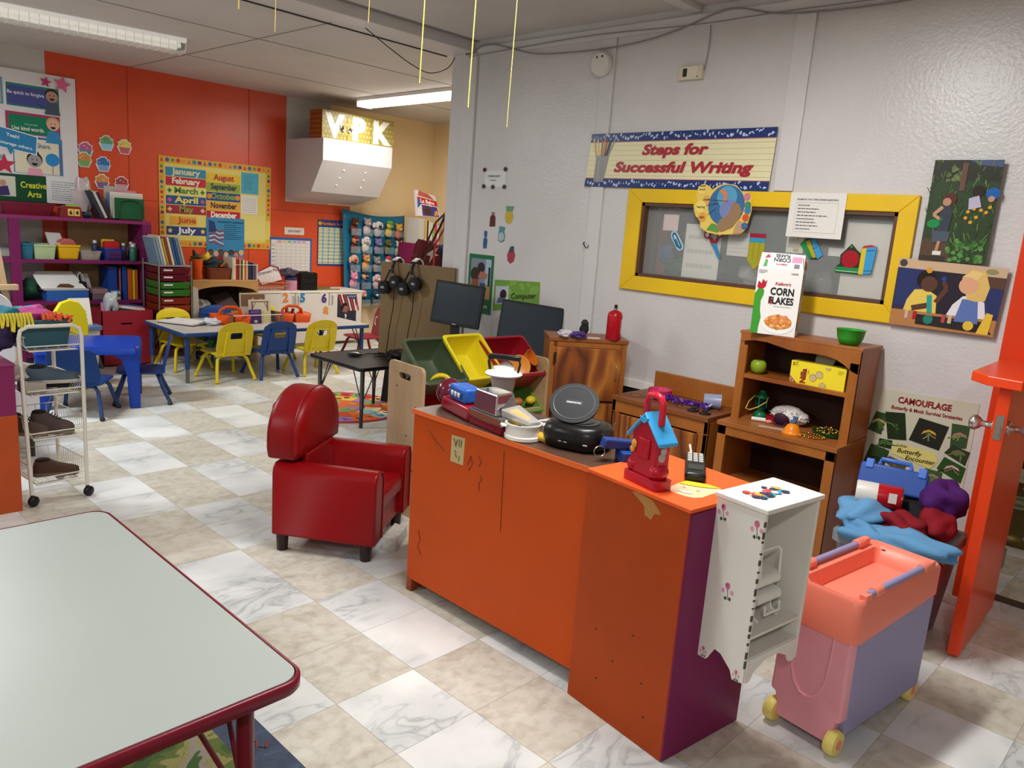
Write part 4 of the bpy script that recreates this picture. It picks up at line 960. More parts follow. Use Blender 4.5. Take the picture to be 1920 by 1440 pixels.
MB().ell((.028, .001, .115), (.011, .006, .014), 12, 8).ell((.022, .001, .098), (.010, .006, .010), 12, 8).build('knob', mat('d99a3a', .35), t)
MB().ell((.124, .03, .115), (.004, .012, .014), 12, 8).ell((.124, .025, .095), (.004, .014, .014), 12, 8).build('side_knob', mat('a9a5a2', .35), t)
t = thing('toy_phone', 'black and silver toy cordless phone lying on the orange block', 'toy phone', (2.125, 1.18, ZB), math.radians(31))
MB().box(-.125, -.032, .0, .11, .032, .028).build('body', mat('161617', .3), t, bevel=.01, seg=3, smooth=50)
ky = MB()
for i in range(5):
    for j in range(3): ky.box(.0+i*.021, -.024+j*.0175, .028, .016+i*.021, -.0105+j*.0175, .031)
ky.build('keypad', mat('a9a7a3', .35), t, smooth=0)
MB().box(-.085, -.022, .0275, -.03, .022, .0295).build('screen', mat('2c3230', .2), t, smooth=0)
MB().cyl((.105, .012, .02), (.14, .02, .045), .004, n=8).build('aerial', mat('c9bda8', .4), t)
a = Art((1.875, 1.135, ZB+.0003), (2.02, 1.145, ZB+.0003), (2.04, 1.02, ZB+.0003), (1.885, 1.03, ZB+.0003), base='e0bf98', th=.0012, shape=[(.0, .3), (.05, .1), (.2, 0), (.5, .02), (.75, 0), (.95, .1), (1, .4), (.98, .7), (.9, .95), (.6, 1), (.2, .98), (.03, .75)])
a.poly([(.62, .98), (.66, .7), (.72, .5), (.8, .3), (.96, .12), (1, .45), (.9, .93)], 'e3c92a', 2); a.poly([(.2, .7), (.14, .5), (.2, .3), (.27, .33), (.22, .5), (.27, .67)], 'f2efe8', 2); a.rect(.45, .68, .47, .76, '5a5560', 2); a.rect(.45, .3, .47, .38, '5a5560', 2)
a.done('paper_cutout', 'paper cutout face with yellow hair lying on the orange block', 'paper cutout')
# ------------------------------------------------------------------ on the grey wall
def kid(a, u, v, s, skin, hair, top, l=3, smile=True):      # simple drawn child, s = head radius
    k = a.H/a.W
    a.poly([(u-1.3*s*k, v-3.2*s), (u+1.3*s*k, v-3.2*s), (u+.9*s*k, v-1.1*s), (u-.9*s*k, v-1.1*s)], top, l)
    a.disc(u, v+.25*s, s*1.12, hair, l+1, 16); a.disc(u, v, s, skin, l+2, 16)
    if smile: a.disc(u, v-.3*s, s*.42, '2a1a18', l+3, 10, a0=180, a1=360)
    a.disc(u-.32*s*k, v+.2*s, s*.1, '2a1a18', l+3, 8); a.disc(u+.32*s*k, v+.2*s, s*.1, '2a1a18', l+3, 8)

# banner
a = Art((XW-.018, 3.065, 2.065), (XW-.018, 1.885, 2.07), (XW-.018, 1.895, 1.755), (XW-.018, 3.09, 1.76), base='e2dbb2', rough=.28)
for v0, v1 in ((.0, .155), (.845, 1.0)):
    a.rect(0, v0, 1, v1, '26376e', 1); a.rect(0, v1 if v0 == 0 else v0-.012, 1, (v1+.012) if v0 == 0 else v0, 'b05a6c', 2)
    rd = random.Random(int(v0*10))
    for i in range(66):
        u = .008+i*.015
        a.disc(u, v0+.03+.1*rd.random(), .032, 'b8c6e2', 2, 8, a0=rd.randint(0, 180), a1=rd.randint(190, 330)); a.disc(u+.004, v0+.03+.09*rd.random(), .018, '26376e', 3, 7)
for i in range(7): a.rect(0, .22+i*.092, 1, .224+i*.092, 'c9c08f', 1)
a.text('Steps for', .505, .60, .175, 'a82a38', bold=.045, shear=.18, l=5, w=.36); a.text('Successful Writing', .545, .29, .175, 'a82a38', bold=.045, shear=.18, w=.745, l=5)
for i, (c, u, d) in enumerate((('c9a25a', .05, -.03), ('d9c07a', .065, -.02), ('8d7440', .08, -.005), ('c0842f', .09, .0), ('8e2a2a', .10, .006), ('2a2a2a', .108, .015), ('303a55', .115, .02), ('8f8f8c', .12, .035))):
    a.line(u, .55, u+d, .93-.03*(i % 3), .03, c, 4)
a.poly([(.055, .09), (.115, .09), (.128, .58), (.05, .58)], '8d8f92', 5); a.poly([(.08, .12), (.085, .12), (.075, .5), (.07, .5)], 'b9a878', 6)
a.disc(.089, .58, .04, '777a7d', 6, 16, ry=.012)
a.done('writing_banner', 'long banner reading Steps for Successful Writing above the yellow window', 'banner')

# cutouts on the window and frame
a = wallx(2.31, 1.79, 1.965, 1.525, x=XW-.024, base='e9ca62', rough=.3, shape=[(.02, .45), (.0, .56), (.06, .66), (.03, .78), (.05, .93), (.14, .99), (.24, .95), (.3, .88), (.4, .96), (.55, 1), (.7, .97), (.8, .86), (.9, .85), (.97, .76), (1, .5), (.97, .3), (.93, .12), (.86, .04), (.5, .0), (.3, .03), (.17, .12), (.14, .28), (.06, .34)])
a.disc(.57, .58, .40, '3d6f9c', 2, 28); a.disc(.57, .74, .22, '5aa0c2', 3, 20); a.disc(.62, .5, .2, '7d86b8', 4, 18); a.poly([(.42, .86), (.5, .9), (.58, .8), (.56, .66), (.5, .62), (.52, .76)], 'd9825c', 5)
a.poly([(.70, .66), (.78, .62), (.83, .52), (.86, .46), (.82, .43), (.84, .36), (.79, .3), (.72, .16), (.55, .06), (.42, .1), (.5, .3), (.62, .4)], '9a7a5c', 6)
a.poly([(.28, .08), (.5, .04), (.44, .2), (.36, .22)], '5f9a4a', 6); a.poly([(.74, .04), (.9, .06), (.87, .28), (.81, .3), (.77, .2)], 'c09a78', 7)
for u, v, r, c, tx in ((.13, .88, .1, 'f0d873', 'touch'), (.13, .84, .06, 'f0d873', ''), (.22, .68, .085, 'e0a95c', 'smell'), (.14, .53, .12, 'f0d873', 'hearing'), (.18, .33, .095, 'e0a24e', 'sight')):
    a.disc(u, v, r, c, 3, 18)
    if tx: a.text(tx, u, v-.02, .045, '3a2c1c', bold=.01, l=8)
a.text('taste', .13, .93, .045, '3a2c1c', bold=.01, l=8)
for u, v, c in ((.90, .76, 'cf7a9c'), (.93, .6, '4d8a6a'), (.94, .5, '3f7fa8'), (.92, .36, 'd4552f'), (.92, .2, '4a6a9a')): a.disc(u, v, .07, c, 8, 16)
for p in (((.24, .68), (.6, .66)), ((.22, .56), (.45, .62)), ((.27, .38), (.4, .5))): a.line(*p[0], *p[1], .008, '3a2c1c', 9)
a.done('senses_cutout', 'head-shaped senses poster cutout over the top rail of the yellow window', 'poster cutout')
a = wallx(1.765, 1.755, 1.49, 1.54, x=XW-.024, base='e3e0da', rough=.4)
a.text('DRAMATIC PLAY OPEN ENDED QUESTIONS', .5, .83, .035, '4a4a4a', bold=.01, maxw=.74)
for i in range(8): a.lines(.16, .70-i*.075, .16+.3+.35*((i*37) % 7)/7, .73-i*.075, 1, '555555', .6, seed=i)
for e in ((.12, .12, .12, .78), (.88, .12, .88, .78), (.12, .12, .88, .12), (.12, .78, .88, .78)): a.line(*e, .004, 'b5b2ad', 2)
a.done('question_sheet', 'white typed question sheet hanging over the right part of the yellow window', 'paper')
def cut(y0, z1, y1, z0, name, label, base, shape, fn=None, x=XW+.0295, cat='cutout', group=None, off=.001):
    a = wallx(y0, z1, y1, z0, x=x, base=base, shape=shape, th=.0015, off=off)
    if fn: fn(a)
    return a.done(name, label, cat, group)
GX = XW+.0310
G1 = 'stationery cutouts on the window glass'
el = [(.5+.5*math.cos(q), .5+.5*math.sin(q)) for q in [2*PI*k/20 for k in range(20)]]
def clipf(a):
    a.poly([(.16, .78), (.2, .9), (.34, .94), (.45, .85), (.88, .28), (.86, .14), (.74, .1), (.62, .18), (.36, .56), (.44, .62), (.70, .25), (.76, .26), (.38, .8), (.28, .82), (.26, .7), (.55, .3), (.5, .24), (.2, .66)], '2a6f94', 2)
cut(2.475, 1.53, 2.375, 1.42, 'paper_clip_cutout', 'blue paper clip cutout on the left of the window glass', 'bcd3dd', [(.08, .78), (.12, .94), (.3, 1), (.48, .92), (.95, .3), (.95, .1), (.72, .02), (.55, .1), (.14, .62)], clipf, GX, group=G1)
def scisf(a):
    a.disc(.22, .84, .15, '8e1f2e', 2); a.disc(.22, .84, .085, 'd9d3cc', 3); a.disc(.78, .88, .13, '8e1f2e', 2); a.disc(.78, .88, .07, 'd9d3cc', 3)
    a.poly([(.3, .72), (.42, .76), (.68, .5), (.5, .42)], '8e1f2e', 3); a.poly([(.62, .7), (.76, .76), (.6, .5), (.5, .5)], '8e1f2e', 3); a.poly([(.46, .52), (.68, .54), (.95, .02), (.82, .0)], '2f86b8', 4)
cut(2.265, 1.545, 2.13, 1.40, 'scissors_cutout', 'red and blue scissors cutout in the middle of the window glass', '8e1f2e', [(.3, .72), (.42, .76), (.56, .62), (.66, .77), (.76, .74), (.66, .52), (.95, .02), (.82, 0), (.5, .44)], scisf, GX, group=G1)
def penf(a): a.rect(0, .88, 1, 1, 'a01f38', 2); a.rect(0, .76, 1, .88, '2f9ac0', 2); a.line(.33, .3, .33, .76, .012, '8f8a1e', 3); a.line(.66, .3, .66, .76, .012, '8f8a1e', 3); a.poly([(.38, .1), (.62, .1), (.5, 0)], 'b9a22c', 3)
cut(1.985, 1.545, 1.895, 1.355, 'pencil_cutout', 'yellow pencil cutout pointing down on the window glass', 'a8a128', [(0, 1), (0, .28), (.5, 0), (1, .28), (1, 1)], penf, GX, group=G1)
def bkf(a): a.poly([(.0, .72), (.2, .9), (.62, .2), (.5, .12)], '1f8a45', 2); a.poly([(.22, .85), (.4, .92), (.75, .2), (.62, .15)], 'b5a526', 3); a.poly([(.42, .95), (.6, 1), (1, .3), (.8, .12)], '3a9ad0', 4); a.line(.55, .55, .75, .62, .02, '1c2c3a', 5)
cut(1.71, 1.54, 1.585, 1.425, 'books_cutout', 'leaning books cutout behind the cereal box on the glass', '1c2c3a', [(.0, .72), (.2, .92), (.42, .97), (.6, 1), (1, .3), (.8, .1), (.5, .1)], bkf, GX, group=G1)
def apf(a):
    a.disc(.36, .48, .30, 'a50f22', 3, 24); a.poly([(.34, .84), (.3, .98), (.4, .9)], '3f8a2a', 4); a.line(.38, .78, .42, .92, .02, '3a2a1a', 4)
    a.rect(.0, .02, .62, .2, '1f8a45', 2); a.rect(.02, .05, .6, .07, 'cfe0d0', 3)
    a.poly([(.62, .0), (.74, .0), (.74, .9), (.62, .86)], 'd9c22c', 3); a.poly([(.74, .0), (.95, .05), (1, .95), (.74, .92)], '3a9ad0', 4); a.poly([(.62, .86), (.74, .9), (1, .95), (.84, 1), (.66, .95)], 'b02a2a', 4)
    for v in (.12, .8): a.line(.75, v, .97, v+.03, .02, '1c2c3a', 5)
cut(1.515, 1.525, 1.335, 1.385, 'apple_books_cutout', 'red apple and upright books cutout at the right of the window glass', '26331f', [(.0, .0), (.0, .2), (.1, .3), (.08, .6), (.2, .78), (.34, 1), (.5, .8), (.6, .7), (.62, .88), (.84, 1), (1, .95), (.95, .03), (.62, -.02)], apf, GX, group=G1)
# papers taped to the far side of the glass, seen through it
G2 = 'papers taped to the inside of the window'
for k, (y0, z1, y1, z0, c, lab, lbl) in enumerate((
    (2.385, 1.575, 2.16, 1.28, 'd6d2ca', 3, 'tall blank paper taped inside the window, left of the scissors cutout'),
    (2.12, 1.545, 1.99, 1.42, 'cfcbc4', 5, 'small white sheet taped inside the window behind the scissors'),
    (1.79, 1.62, 1.70, 1.46, 'd9d1bd', 4, 'sheet with a tan chair sketch inside the window by the typed sheet'),
    (1.87, 1.455, 1.73, 1.34, 'd2cfc8', 5, 'white sheet inside the window just above the cereal box flap'),
    (1.57, 1.50, 1.49, 1.46, 'd4d1cb', 0, 'small sheet edge showing below the typed question sheet'),
    (1.495, 1.625, 1.275, 1.262, 'd2cbc0', 0, 'large cream sheet covering the right end of the window inside'),
    (2.54, 1.62, 2.44, 1.53, 'e3c9c4', 0, 'pinkish note taped inside the window near its left end'))):
    a = wallx(y0, z1, y1, z0, x=XW+.052+.001*(k % 3), base=c, th=.001)
    if lab: a.lines(.1, .1, .9, .9, lab, 'bdb8ae', .25, seed=k)
    if k == 2: a.poly([(.4, .7), (.8, .75), (.75, .55), (.6, .4), (.62, .55), (.45, .55)], 'a8824c', 3); a.rect(.45, .05, .75, .14, 'b58f4a', 3)
    a.done('window_paper', lbl, 'paper', G2)

# wall posters at the right
a = wallx(1.13, 1.905, .865, 1.475, x=XW-.03, base='34452c', rough=.22)
rd = random.Random(5)
a.rect(0, .8, 1, 1, '2e3328', 1); a.poly([(.5, 1), (1, 1), (1, .93), (.7, .95)], '4a5a80', 2); a.rect(0, .0, .45, .22, '574434', 1); a.rect(0, .0, .4, .05, '3a352e', 2)
for i in range(150):
    u, v = rd.random(), rd.random(); c = rd.choice(['3f5a30', '4d6b38', '2f4426', '5c7a42', '3a5232', '6d8a4c'])
    if u < .4 and v < .2: continue
    a.line(u, v, u+rd.uniform(-.06, .06), min(1, v+rd.uniform(.03, .09)), .008, c, 2+i % 3)
for i in range(60): a.disc(.4+.55*rd.random(), .02+.2*rd.random(), .022, rd.choice(['3f6a34', '4f7d3e', '2f5228', '5d8d4a']), 5, 7)
for i in range(30): a.disc(.2+.25*rd.random(), .80+.13*rd.random(), .018, rd.choice(['5c6f3a', '6d7f48', '4a5c30']), 5, 7)
a.line(.47, .7, .47, .97, .05, '6a4a40', 5)
for u, v in ((.62, .5), (.7, .53), (.8, .52), (.88, .5), (.92, .55), (.75, .45), (.68, .4), (.6, .44)): a.disc(u, v, .018, 'd9a02e', 6, 7)
a.disc(.33, .62, .062, '5a2f26', 7, 14); a.disc(.29, .59, .04, 'b98a6c', 8, 12); a.poly([(.2, .55), (.34, .57), (.40, .47), (.38, .3), (.18, .28), (.22, .42)], '39424c', 7); a.poly([(.14, .3), (.42, .3), (.4, .2), (.16, .18)], '4b5663', 8)
a.line(.24, .54, .12, .46, .035, 'c09474', 9); a.line(.12, .46, .22, .42, .03, 'c09474', 9); a.disc(.14, .37, .06, '1f8a45', 10, 14, ry=.045); a.line(.2, .4, .27, .42, .018, '1f8a45', 10); a.line(.27, .2, .25, .1, .03, 'b98a6c', 8); a.rect(.2, .06, .33, .1, 'e0dcd4', 9)
a.disc(.72, .7, .055, '2f2520', 7, 14); a.poly([(.6, .63), (.74, .66), (.8, .55), (.62, .52)], 'b9b4cc', 7); a.disc(.93, .68, .06, '1f5fb0', 7, 14); a.disc(.92, .63, .03, 'c09474', 8, 10)
a.done('garden_photo', 'tall photo poster of children watering a garden, by the orange door post', 'poster')
a = Art((XW-.0275, 1.21, 1.478), (XW-.0275, .775, 1.465), (XW-.0275, .785, 1.175), (XW-.0275, 1.21, 1.175), base='38304a', rough=.25)
a.rect(0, .86, 1, 1, 'c9ac8c', 1); a.rect(0, .0, 1, .24, 'b07c4a', 1); a.rect(.02, .3, .34, .86, '2c3566', 2); a.rect(.72, .3, 1, .72, '2c3566', 2); a.rect(.34, .24, .72, .86, '2a2230', 2); a.rect(.8, .7, 1, .86, '5a4034', 3)
a.poly([(.26, .2), (.9, .2), (.98, .03), (.26, .05)], '2a2524', 3); a.disc(.05, .93, .055, '4a4038', 3); a.disc(.87, .93, .08, '8f8a62', 3, ry=.04)
a.poly([(.12, .24), (.44, .24), (.42, .5), (.32, .58), (.2, .56), (.14, .4)], 'e3c558', 4); a.disc(.30, .72, .14, '1f1613', 5, 18); a.disc(.33, .66, .115, '5a3a2c', 6, 18); a.disc(.31, .86, .045, 'd9962e', 7, 7)
a.line(.42, .4, .5, .62, .07, '5a3a2c', 6); a.line(.5, .62, .46, .72, .06, '5a3a2c', 6); a.disc(.46, .76, .035, '26439a', 7); a.line(.2, .28, .38, .36, .08, '5a3a2c', 7); a.line(.38, .24, .35, .5, .07, '2a9a94', 8)
a.poly([(.54, .24), (.9, .24), (.86, .48), (.76, .56), (.66, .54), (.58, .4)], 'e0dde2', 4); a.poly([(.62, .16), (.84, .16), (.8, .5), (.66, .5)], '5c74b0', 5)
a.poly([(.62, .8), (.7, .94), (.82, .92), (.88, .7), (.86, .5), (.78, .48), (.7, .5)], 'd9b76a', 6); a.disc(.69, .7, .125, 'dba582', 7, 18); a.poly([(.62, .82), (.7, .92), (.8, .9), (.76, .78), (.7, .82)], 'e3c67e', 8)
a.disc(.76, .12, .07, 'e0bd3e', 6); a.poly([(.84, .02), (.95, .02), (.96, .32), (.9, .34)], 'e0bd3e', 6)
for u, c in ((.16, 'c9a8a0'), (.24, 'b01f2a'), (.52, 'b04a4a'), (.58, 'c9b090')): a.rect(u-.015, .12, u+.02, .24, c, 7)
a.disc(.38, .14, .07, '2a7a6c', 8)
a.done('girls_photo', 'photo poster of two girls at a table, at the lower right of the yellow window', 'poster')
a = Art((XW-.0025, 1.24, .868), (XW-.0025, .79, .88), (XW-.0025, .79, .42), (XW-.0025, 1.25, .40), base='c6c6b0', rough=.25)
a.text('CAMOUFLAGE', .52, .885, .06, '8e1f22', bold=.03, maxw=.5); a.text('Butterfly & Moth Survival Strategies', .55, .815, .034, '8e1f22', bold=.02, maxw=.66)
rd = random.Random(12)
def photo(P, cols, sub):
    a.poly(P, cols[0], 3); cx = sum(p[0] for p in P)/len(P); cy = sum(p[1] for p in P)/len(P)
    for i in range(7):
        q = rd.uniform(0, PI); rr = .05; a.line(cx+rd.uniform(-.07, .07)-rr*math.cos(q), cy+rd.uniform(-.05, .05)-rr*math.sin(q)*.6, cx+rd.uniform(-.03, .03)+rr*math.cos(q)*.6, cy+rr*math.sin(q)*.5, .012, rd.choice(cols[1:]), 4+i % 2)
    if sub: a.poly([(cx+(x*.07), cy+y*.07) for x, y in ((-1, -.3), (-.7, .3), (0, .6), (.8, .3), (1, -.1), (.7, .0), (0, .3), (-.6, 0))], sub, 6)
GRN = ['26341f', '3f5a30', '5a7a3c', '2f4528']
photo([(.03, .56), (.08, .76), (.2, .75), (.17, .53)], ['34502c', '5c7a40', '8a8a4a'], 'b5a860'); photo([(.17, .77), (.36, .79), (.42, .52), (.24, .5)], GRN, None); photo([(.16, .49), (.29, .49), (.29, .40), (.16, .41)], GRN, '4d6b38')
photo([(.44, .53), (.5, .77), (.78, .73), (.73, .48)], ['2a2c26', '3a4030', '7d8a5c'], 'd0a23c'); photo([(.8, .77), (.96, .77), (.96, .55), (.82, .53)], ['3a5232', '4d6f3e', '7a8a50'], 'a87c6c'); photo([(.78, .47), (.84, .56), (1, .52), (.98, .38)], ['34402c', '5f7a44'], '7d6a50')
photo([(.03, .14), (.09, .42), (.28, .38), (.24, .1)], ['33482a', '4a6a38', '24301f'], '20281c'); photo([(.24, .27), (.29, .33), (.47, .28), (.44, .16)], ['5a5030', '4f6b34', '7a6a40'], None); photo([(.74, .3), (.79, .43), (.99, .36), (.97, .2)], ['2f5228', '8a6a5c', '1d2a1a'], 'c9a89a'); photo([(.62, .12), (.64, .28), (.8, .27), (.8, .12)], ['3f6034', '5c7a48'], 'a08a6c')
photo([(.26, .0), (.27, .16), (.52, .17), (.53, .02)], ['26261c', '3a4a28'], 'b08a3c'); photo([(.86, .0), (.86, .14), (.97, .14), (.97, .0)], ['20281e', '3a4a34'], None)
a.poly([(.3, .36), (.32, .48), (.7, .45), (.74, .36), (.68, .28)], 'd9cf7a', 2)
a.text('Lukas', .39, .445, .03, '2a2418', bold=.01); a.text('Butterfly', .47, .385, .045, '2a2418', shear=.25, bold=.015); a.text('Encounter', .58, .325, .045, '2a2418', shear=.25, bold=.015)
a.lines(.03, .02, .25, .1, 5, '8a7a4a', l=3)
a.done('camouflage_poster', 'Camouflage butterfly and moth poster low on the wall behind the clothes bin', 'poster')

# by the computers
a = wallx(4.095, 1.28, 3.845, .87, base='1f6b40', rough=.35)
a.rect(.1, .25, .92, .93, '7d8a94', 2); a.rect(.1, .25, .92, .5, 'a8824e', 3); a.rect(.7, .5, .92, .93, 'a3b9c9', 3)
a.disc(.3, .66, .12, '3a2a22', 4); a.disc(.52, .78, .09, '2f2420', 4); a.poly([(.12, .42), (.45, .42), (.42, .58), (.2, .58)], '8a4a34', 5); a.poly([(.4, .6), (.75, .6), (.8, .68), (.5, .72)], 'b06a58', 5); a.rect(.5, .4, .72, .52, '2f4a6a', 6); a.rect(.82, .48, .9, .8, '23282c', 6); a.line(.6, .3, .75, .42, .03, '2a5a9a', 6)
a.text('computers', .5, .1, .07, 'dce6d8', bold=.015, maxw=.8)
a.done('computers_poster', 'green-bordered poster of children at computers beside the pillar', 'poster')
a = Art((XW-.0025, 3.825, 1.12), (XW-.0025, 3.405, 1.145), (XW-.0025, 3.40, .98), (XW-.0025, 3.825, .905), base='6f9a3c', rough=.35)
rd = random.Random(1)
for i in range(12): a.disc(.3+.7*rd.random(), .6+.35*rd.random(), .09, '7fab4a', 1, 14)
a.rect(.04, .2, .34, .8, 'b9bdc6', 2); a.disc(.22, .52, .17, '3a2a24', 3); a.poly([(.08, .24), (.3, .24), (.26, .42), (.12, .42)], '5a6a8a', 4); a.text('Computer', .67, .36, .2, '20281c', maxw=.6, bold=.01)
a.done('computer_label', 'light green label reading Computer above the second monitor', 'sign')
t = thing('capacity_sign', 'small white notice held by five round magnets on the grey wall', 'sign', (0, 0, 0))
a = wallx(3.985, 1.85, 3.785, 1.745, base='dcdcda'); a.text('CHILDREN CAPACITY', .44, .6, .12, '3a3a3a', bold=.015, maxw=.62); a.text('20 children', .4, .36, .09, '4a4a4a', maxw=.4, bold=.01); a.done('sheet', parent=t)
for y, z in ((3.99, 1.855), (3.79, 1.86), (3.99, 1.745), (3.79, 1.745), (3.90, 1.742)):
    MB().tube([(XW-.005, y, z), (XW-.011, y, z)], .014, 14).build('magnet', mat('4a2a2a', .4), t)
def cutw(name, label, y, z, w, h, base, shape, fn=None, group='fruit and drink cutouts on the wall'):
    a = wallx(y+w/2, z+h/2, y-w/2, z-h/2, base=base, shape=shape, th=.001)
    if fn: fn(a)
    a.done(name, label, 'cutout', group)
cutw('jar_cutout', 'dark red jam jar cutout on the wall', 3.885, 1.525, .07, .10, '5c2426', [(.1, 0), (.9, .05), (.85, .7), (.7, .78), (.7, 1), (.3, 1), (.3, .78), (.15, .7)], lambda a: a.rect(.3, .8, .7, 1, '8a7a78', 2))
cutw('pineapple_cutout', 'yellow pineapple cutout with green top on the wall', 3.73, 1.56, .085, .12, 'c4aa34', [(.5, 0), (.85, .15), (.95, .45), (.8, .7), (.95, 1), (.1, 1), (.15, .7), (.05, .45), (.15, .15)], lambda a: a.poly([(.1, 1), (.95, 1), (.8, .72), (.2, .72)], '5f9a78', 2))
cutw('ornament_cutout', 'pale teal ring-shaped cutout on the wall below the pineapple', 3.79, 1.43, .07, .11, '4f8d98', [(.5, 0), (.9, .1), (1, .4), (.85, .68), (.95, .95), (.15, 1), (.1, .68), (0, .4), (.1, .1)], lambda a: a.disc(.5, .36, .27, 'a9b9b9', 2))
cutw('bottle_cutout', 'blue bottle cutout on the wall, lowest at the left', 3.945, 1.385, .05, .12, '2a5a94', [(.15, 0), (.85, 0), (.9, .5), (.65, .62), (.8, .75), (.75, 1), (.2, 1), (.2, .75), (.35, .62), (.1, .5)], lambda a: a.rect(.2, .3, .8, .34, '1c3c68', 2))
cutw('strawberry_cutout', 'red strawberry cutout on the wall, lowest of the fruit', 3.685, 1.30, .075, .12, 'a33a48', [(.45, 0), (.85, .15), (1, .5), (.8, .75), (.75, 1), (.35, .95), (.2, .75), (0, .5), (.1, .15)], lambda a: a.poly([(.2, .7), (.5, .6), (.8, .72), (.75, 1), (.35, .95)], '3a4a5c', 2))
t = thing('smoke_detector', 'round white smoke detector high on the grey wall', 'smoke detector', (XW-.013, 3.03, 2.455)); t.rotation_euler = (0, -PI/2, 0)
MB().lathe([(.066, 0), (.07, .006), (.07, .03), (.062, .04), (0, .042)], n=30).build('housing', mat('d9d5cd', .4), t, smooth=40)
MB().cyl((.04, -.018, .038), (.04, -.018, .0425), .007).cyl((.038, .022, .038), (.038, .022, .0425), .006).build('vent_hole', mat('3a3836', .5), t)
t = thing('thermostat', 'beige box thermostat with small dark display on the grey wall', 'thermostat', (XW, 2.425, 2.365))
MB().box(-.028, -.072, -.036, 0, .072, .036).build('housing', mat('d2c8ae', .4), t, bevel=.004, smooth=0)
MB().box(-.03, -.045, -.03, -.027, .045, .03).build('face_plate', mat('dcd4be', .4), t, smooth=0)
MB().box(-.0315, .018, -.02, -.03, .043, .022).build('display', mat('2e3238', .2), t, smooth=0)
MB().box(-.0315, -.05, -.026, -.03, -.043, -.02).build('button', mat('4a463e', .4), t, smooth=0)
t = MB().tube([(XW-.008, 3.06, 1.425), (XW-.03, 3.05, 1.42), (XW-.03, 3.035, 1.40), (XW-.012, 3.03, 1.39), (XW-.012, 3.02, 1.41)], .0035, 6).build('wall_hook', mat('2c2a28', .4, metal=.5)); tag(t, 'small black wire hook on the wall batten left of the window', 'hook')
# cables along the top of the wall
def cable(name, label, pts, r=.004, col='8d8884', n=6):
    P = []
    for i in range(len(pts)-1):
        p0, p1, p2, p3 = [Vector(pts[max(0, min(len(pts)-1, j))]) for j in (i-1, i, i+1, i+2)]
        for k in range(6):
            s_ = k/6; P.append(.5*((2*p1)+(-p0+p2)*s_+(2*p0-5*p1+4*p2-p3)*s_**2+(-p0+3*p1-3*p2+p3)*s_**3))
    P.append(Vector(pts[-1]))
    o = MB().tube(P, r, n).build(name, mat(col, .5)); return tag(o, label, 'cable')
xc = XW-.021
cable('cable', 'grey cable sagging along the top of the grey wall, lowest in its middle', [(xc, 4.2, 2.615), (xc, 4.0, 2.665), (xc, 3.6, 2.57), (xc, 3.3, 2.548), (xc, 2.97, 2.545), (xc, 2.7, 2.565), (xc, 2.5, 2.60), (xc, 2.22, 2.66), (xc, 1.92, 2.60), (xc, 1.4, 2.585), (xc, .8, 2.63)], .0045)
cable('cable', 'thin cable running straighter beside the sagging one near the ceiling', [(xc-.006, 4.2, 2.60), (xc-.006, 3.7, 2.615), (xc-.006, 3.1, 2.625), (xc-.006, 2.4, 2.605), (xc-.006, 1.9, 2.61), (xc-.006, 1.0, 2.60)], .003)
cable('cable', 'thin wire dropping from the ceiling cables to the beige thermostat', [(XW-.006, 2.345, 2.62), (XW-.006, 2.34, 2.5), (XW-.006, 2.352, 2.375)], .0025)
cable('cable', 'dark wire looping below the beam at the pillar top', [(3.0, 4.28, 2.622), (3.2, 4.30, 2.55), (3.4, 4.3, 2.48), (3.55, 4.3, 2.46), (3.7, 4.3, 2.52), (3.76, 4.3, 2.60)], .003, '2e2c2b')
cable('cable', 'black cable stretched along the underside of the ceiling beam', [(-1.5, 4.41, 2.626), (1.5, 4.41, 2.624), (3.78, 4.41, 2.62)], .005, '3a3836')
# yellow hanging strings
for k, (x, y, z0) in enumerate(((1.18, 2.32, 2.06), (1.27, 2.27, 2.01), (1.50, 2.12, 2.07), (1.63, 2.02, 1.91), (1.75, 1.92, 1.85), (1.84, 1.83, 1.80))):
    o = MB().tube([(x, y, ZC), (x+.004, y, (ZC+z0)/2), (x-.002, y+.004, z0)], .0021 if k in (0, 3, 4) else .0013, 5).build('hanging_string', mat('c9b95c', .6))
    tag(o, ['short yellow string hanging from the ceiling, leftmost and only its tip in view', 'thin pale string hanging from the ceiling second from the left', 'yellow string with a light tip hanging third from the left', 'long yellow string hanging in front of the far lit lamp', 'long yellow string hanging in front of the pillar', 'thin yellow string hanging in front of the grey wall, rightmost'][k], 'string', 'strings hanging from the ceiling')
# ------------------------------------------------------------------ next room seen through window and doorway
t = thing('storage_cabinet', 'dark cabinet in the next room behind the window', 'cabinet', (4.55, 1.0, 0))
MB().box(0, 0, 0, .4, 2.2, 1.42).build('body', mat('4a4038', .5, var=.2), t, smooth=0)
MB().box(-.01, -.01, 1.42, .41, 2.21, 1.45).build('top_panel', mat('5c5046', .5), t, smooth=0)
o = MB().box(4.02, 2.60, 0, 4.05, 2.66, 1.78).build('red_post', mat('8e2a1f', .45), smooth=0); tag(o, 'red upright strip just inside the left end of the window', 'post')
o = MB().box(5.4, .9, .9, 5.5, 3.4, 2.3).build('wall_board', mat('b5ac9d', .7, var=.15), smooth=0); tag(o, 'pale board on the far side of the next room', 'board')
t = thing('storage_jar', 'clear glass jar on the sill behind the cereal box', 'jar', (4.0, 1.63, 1.262))
MB().box(-.05, -.45, -.03, .05, .9, 0).build('ledge', mat('5a4a3c', .5), t, smooth=0)
MB().lathe([(.04, 0), (.052, .01), (.054, .05), (.04, .09), (.034, .1), (.036, .12)], n=22).build('glass', mat('8a857c', .05, alpha=.5), t, smooth=60)
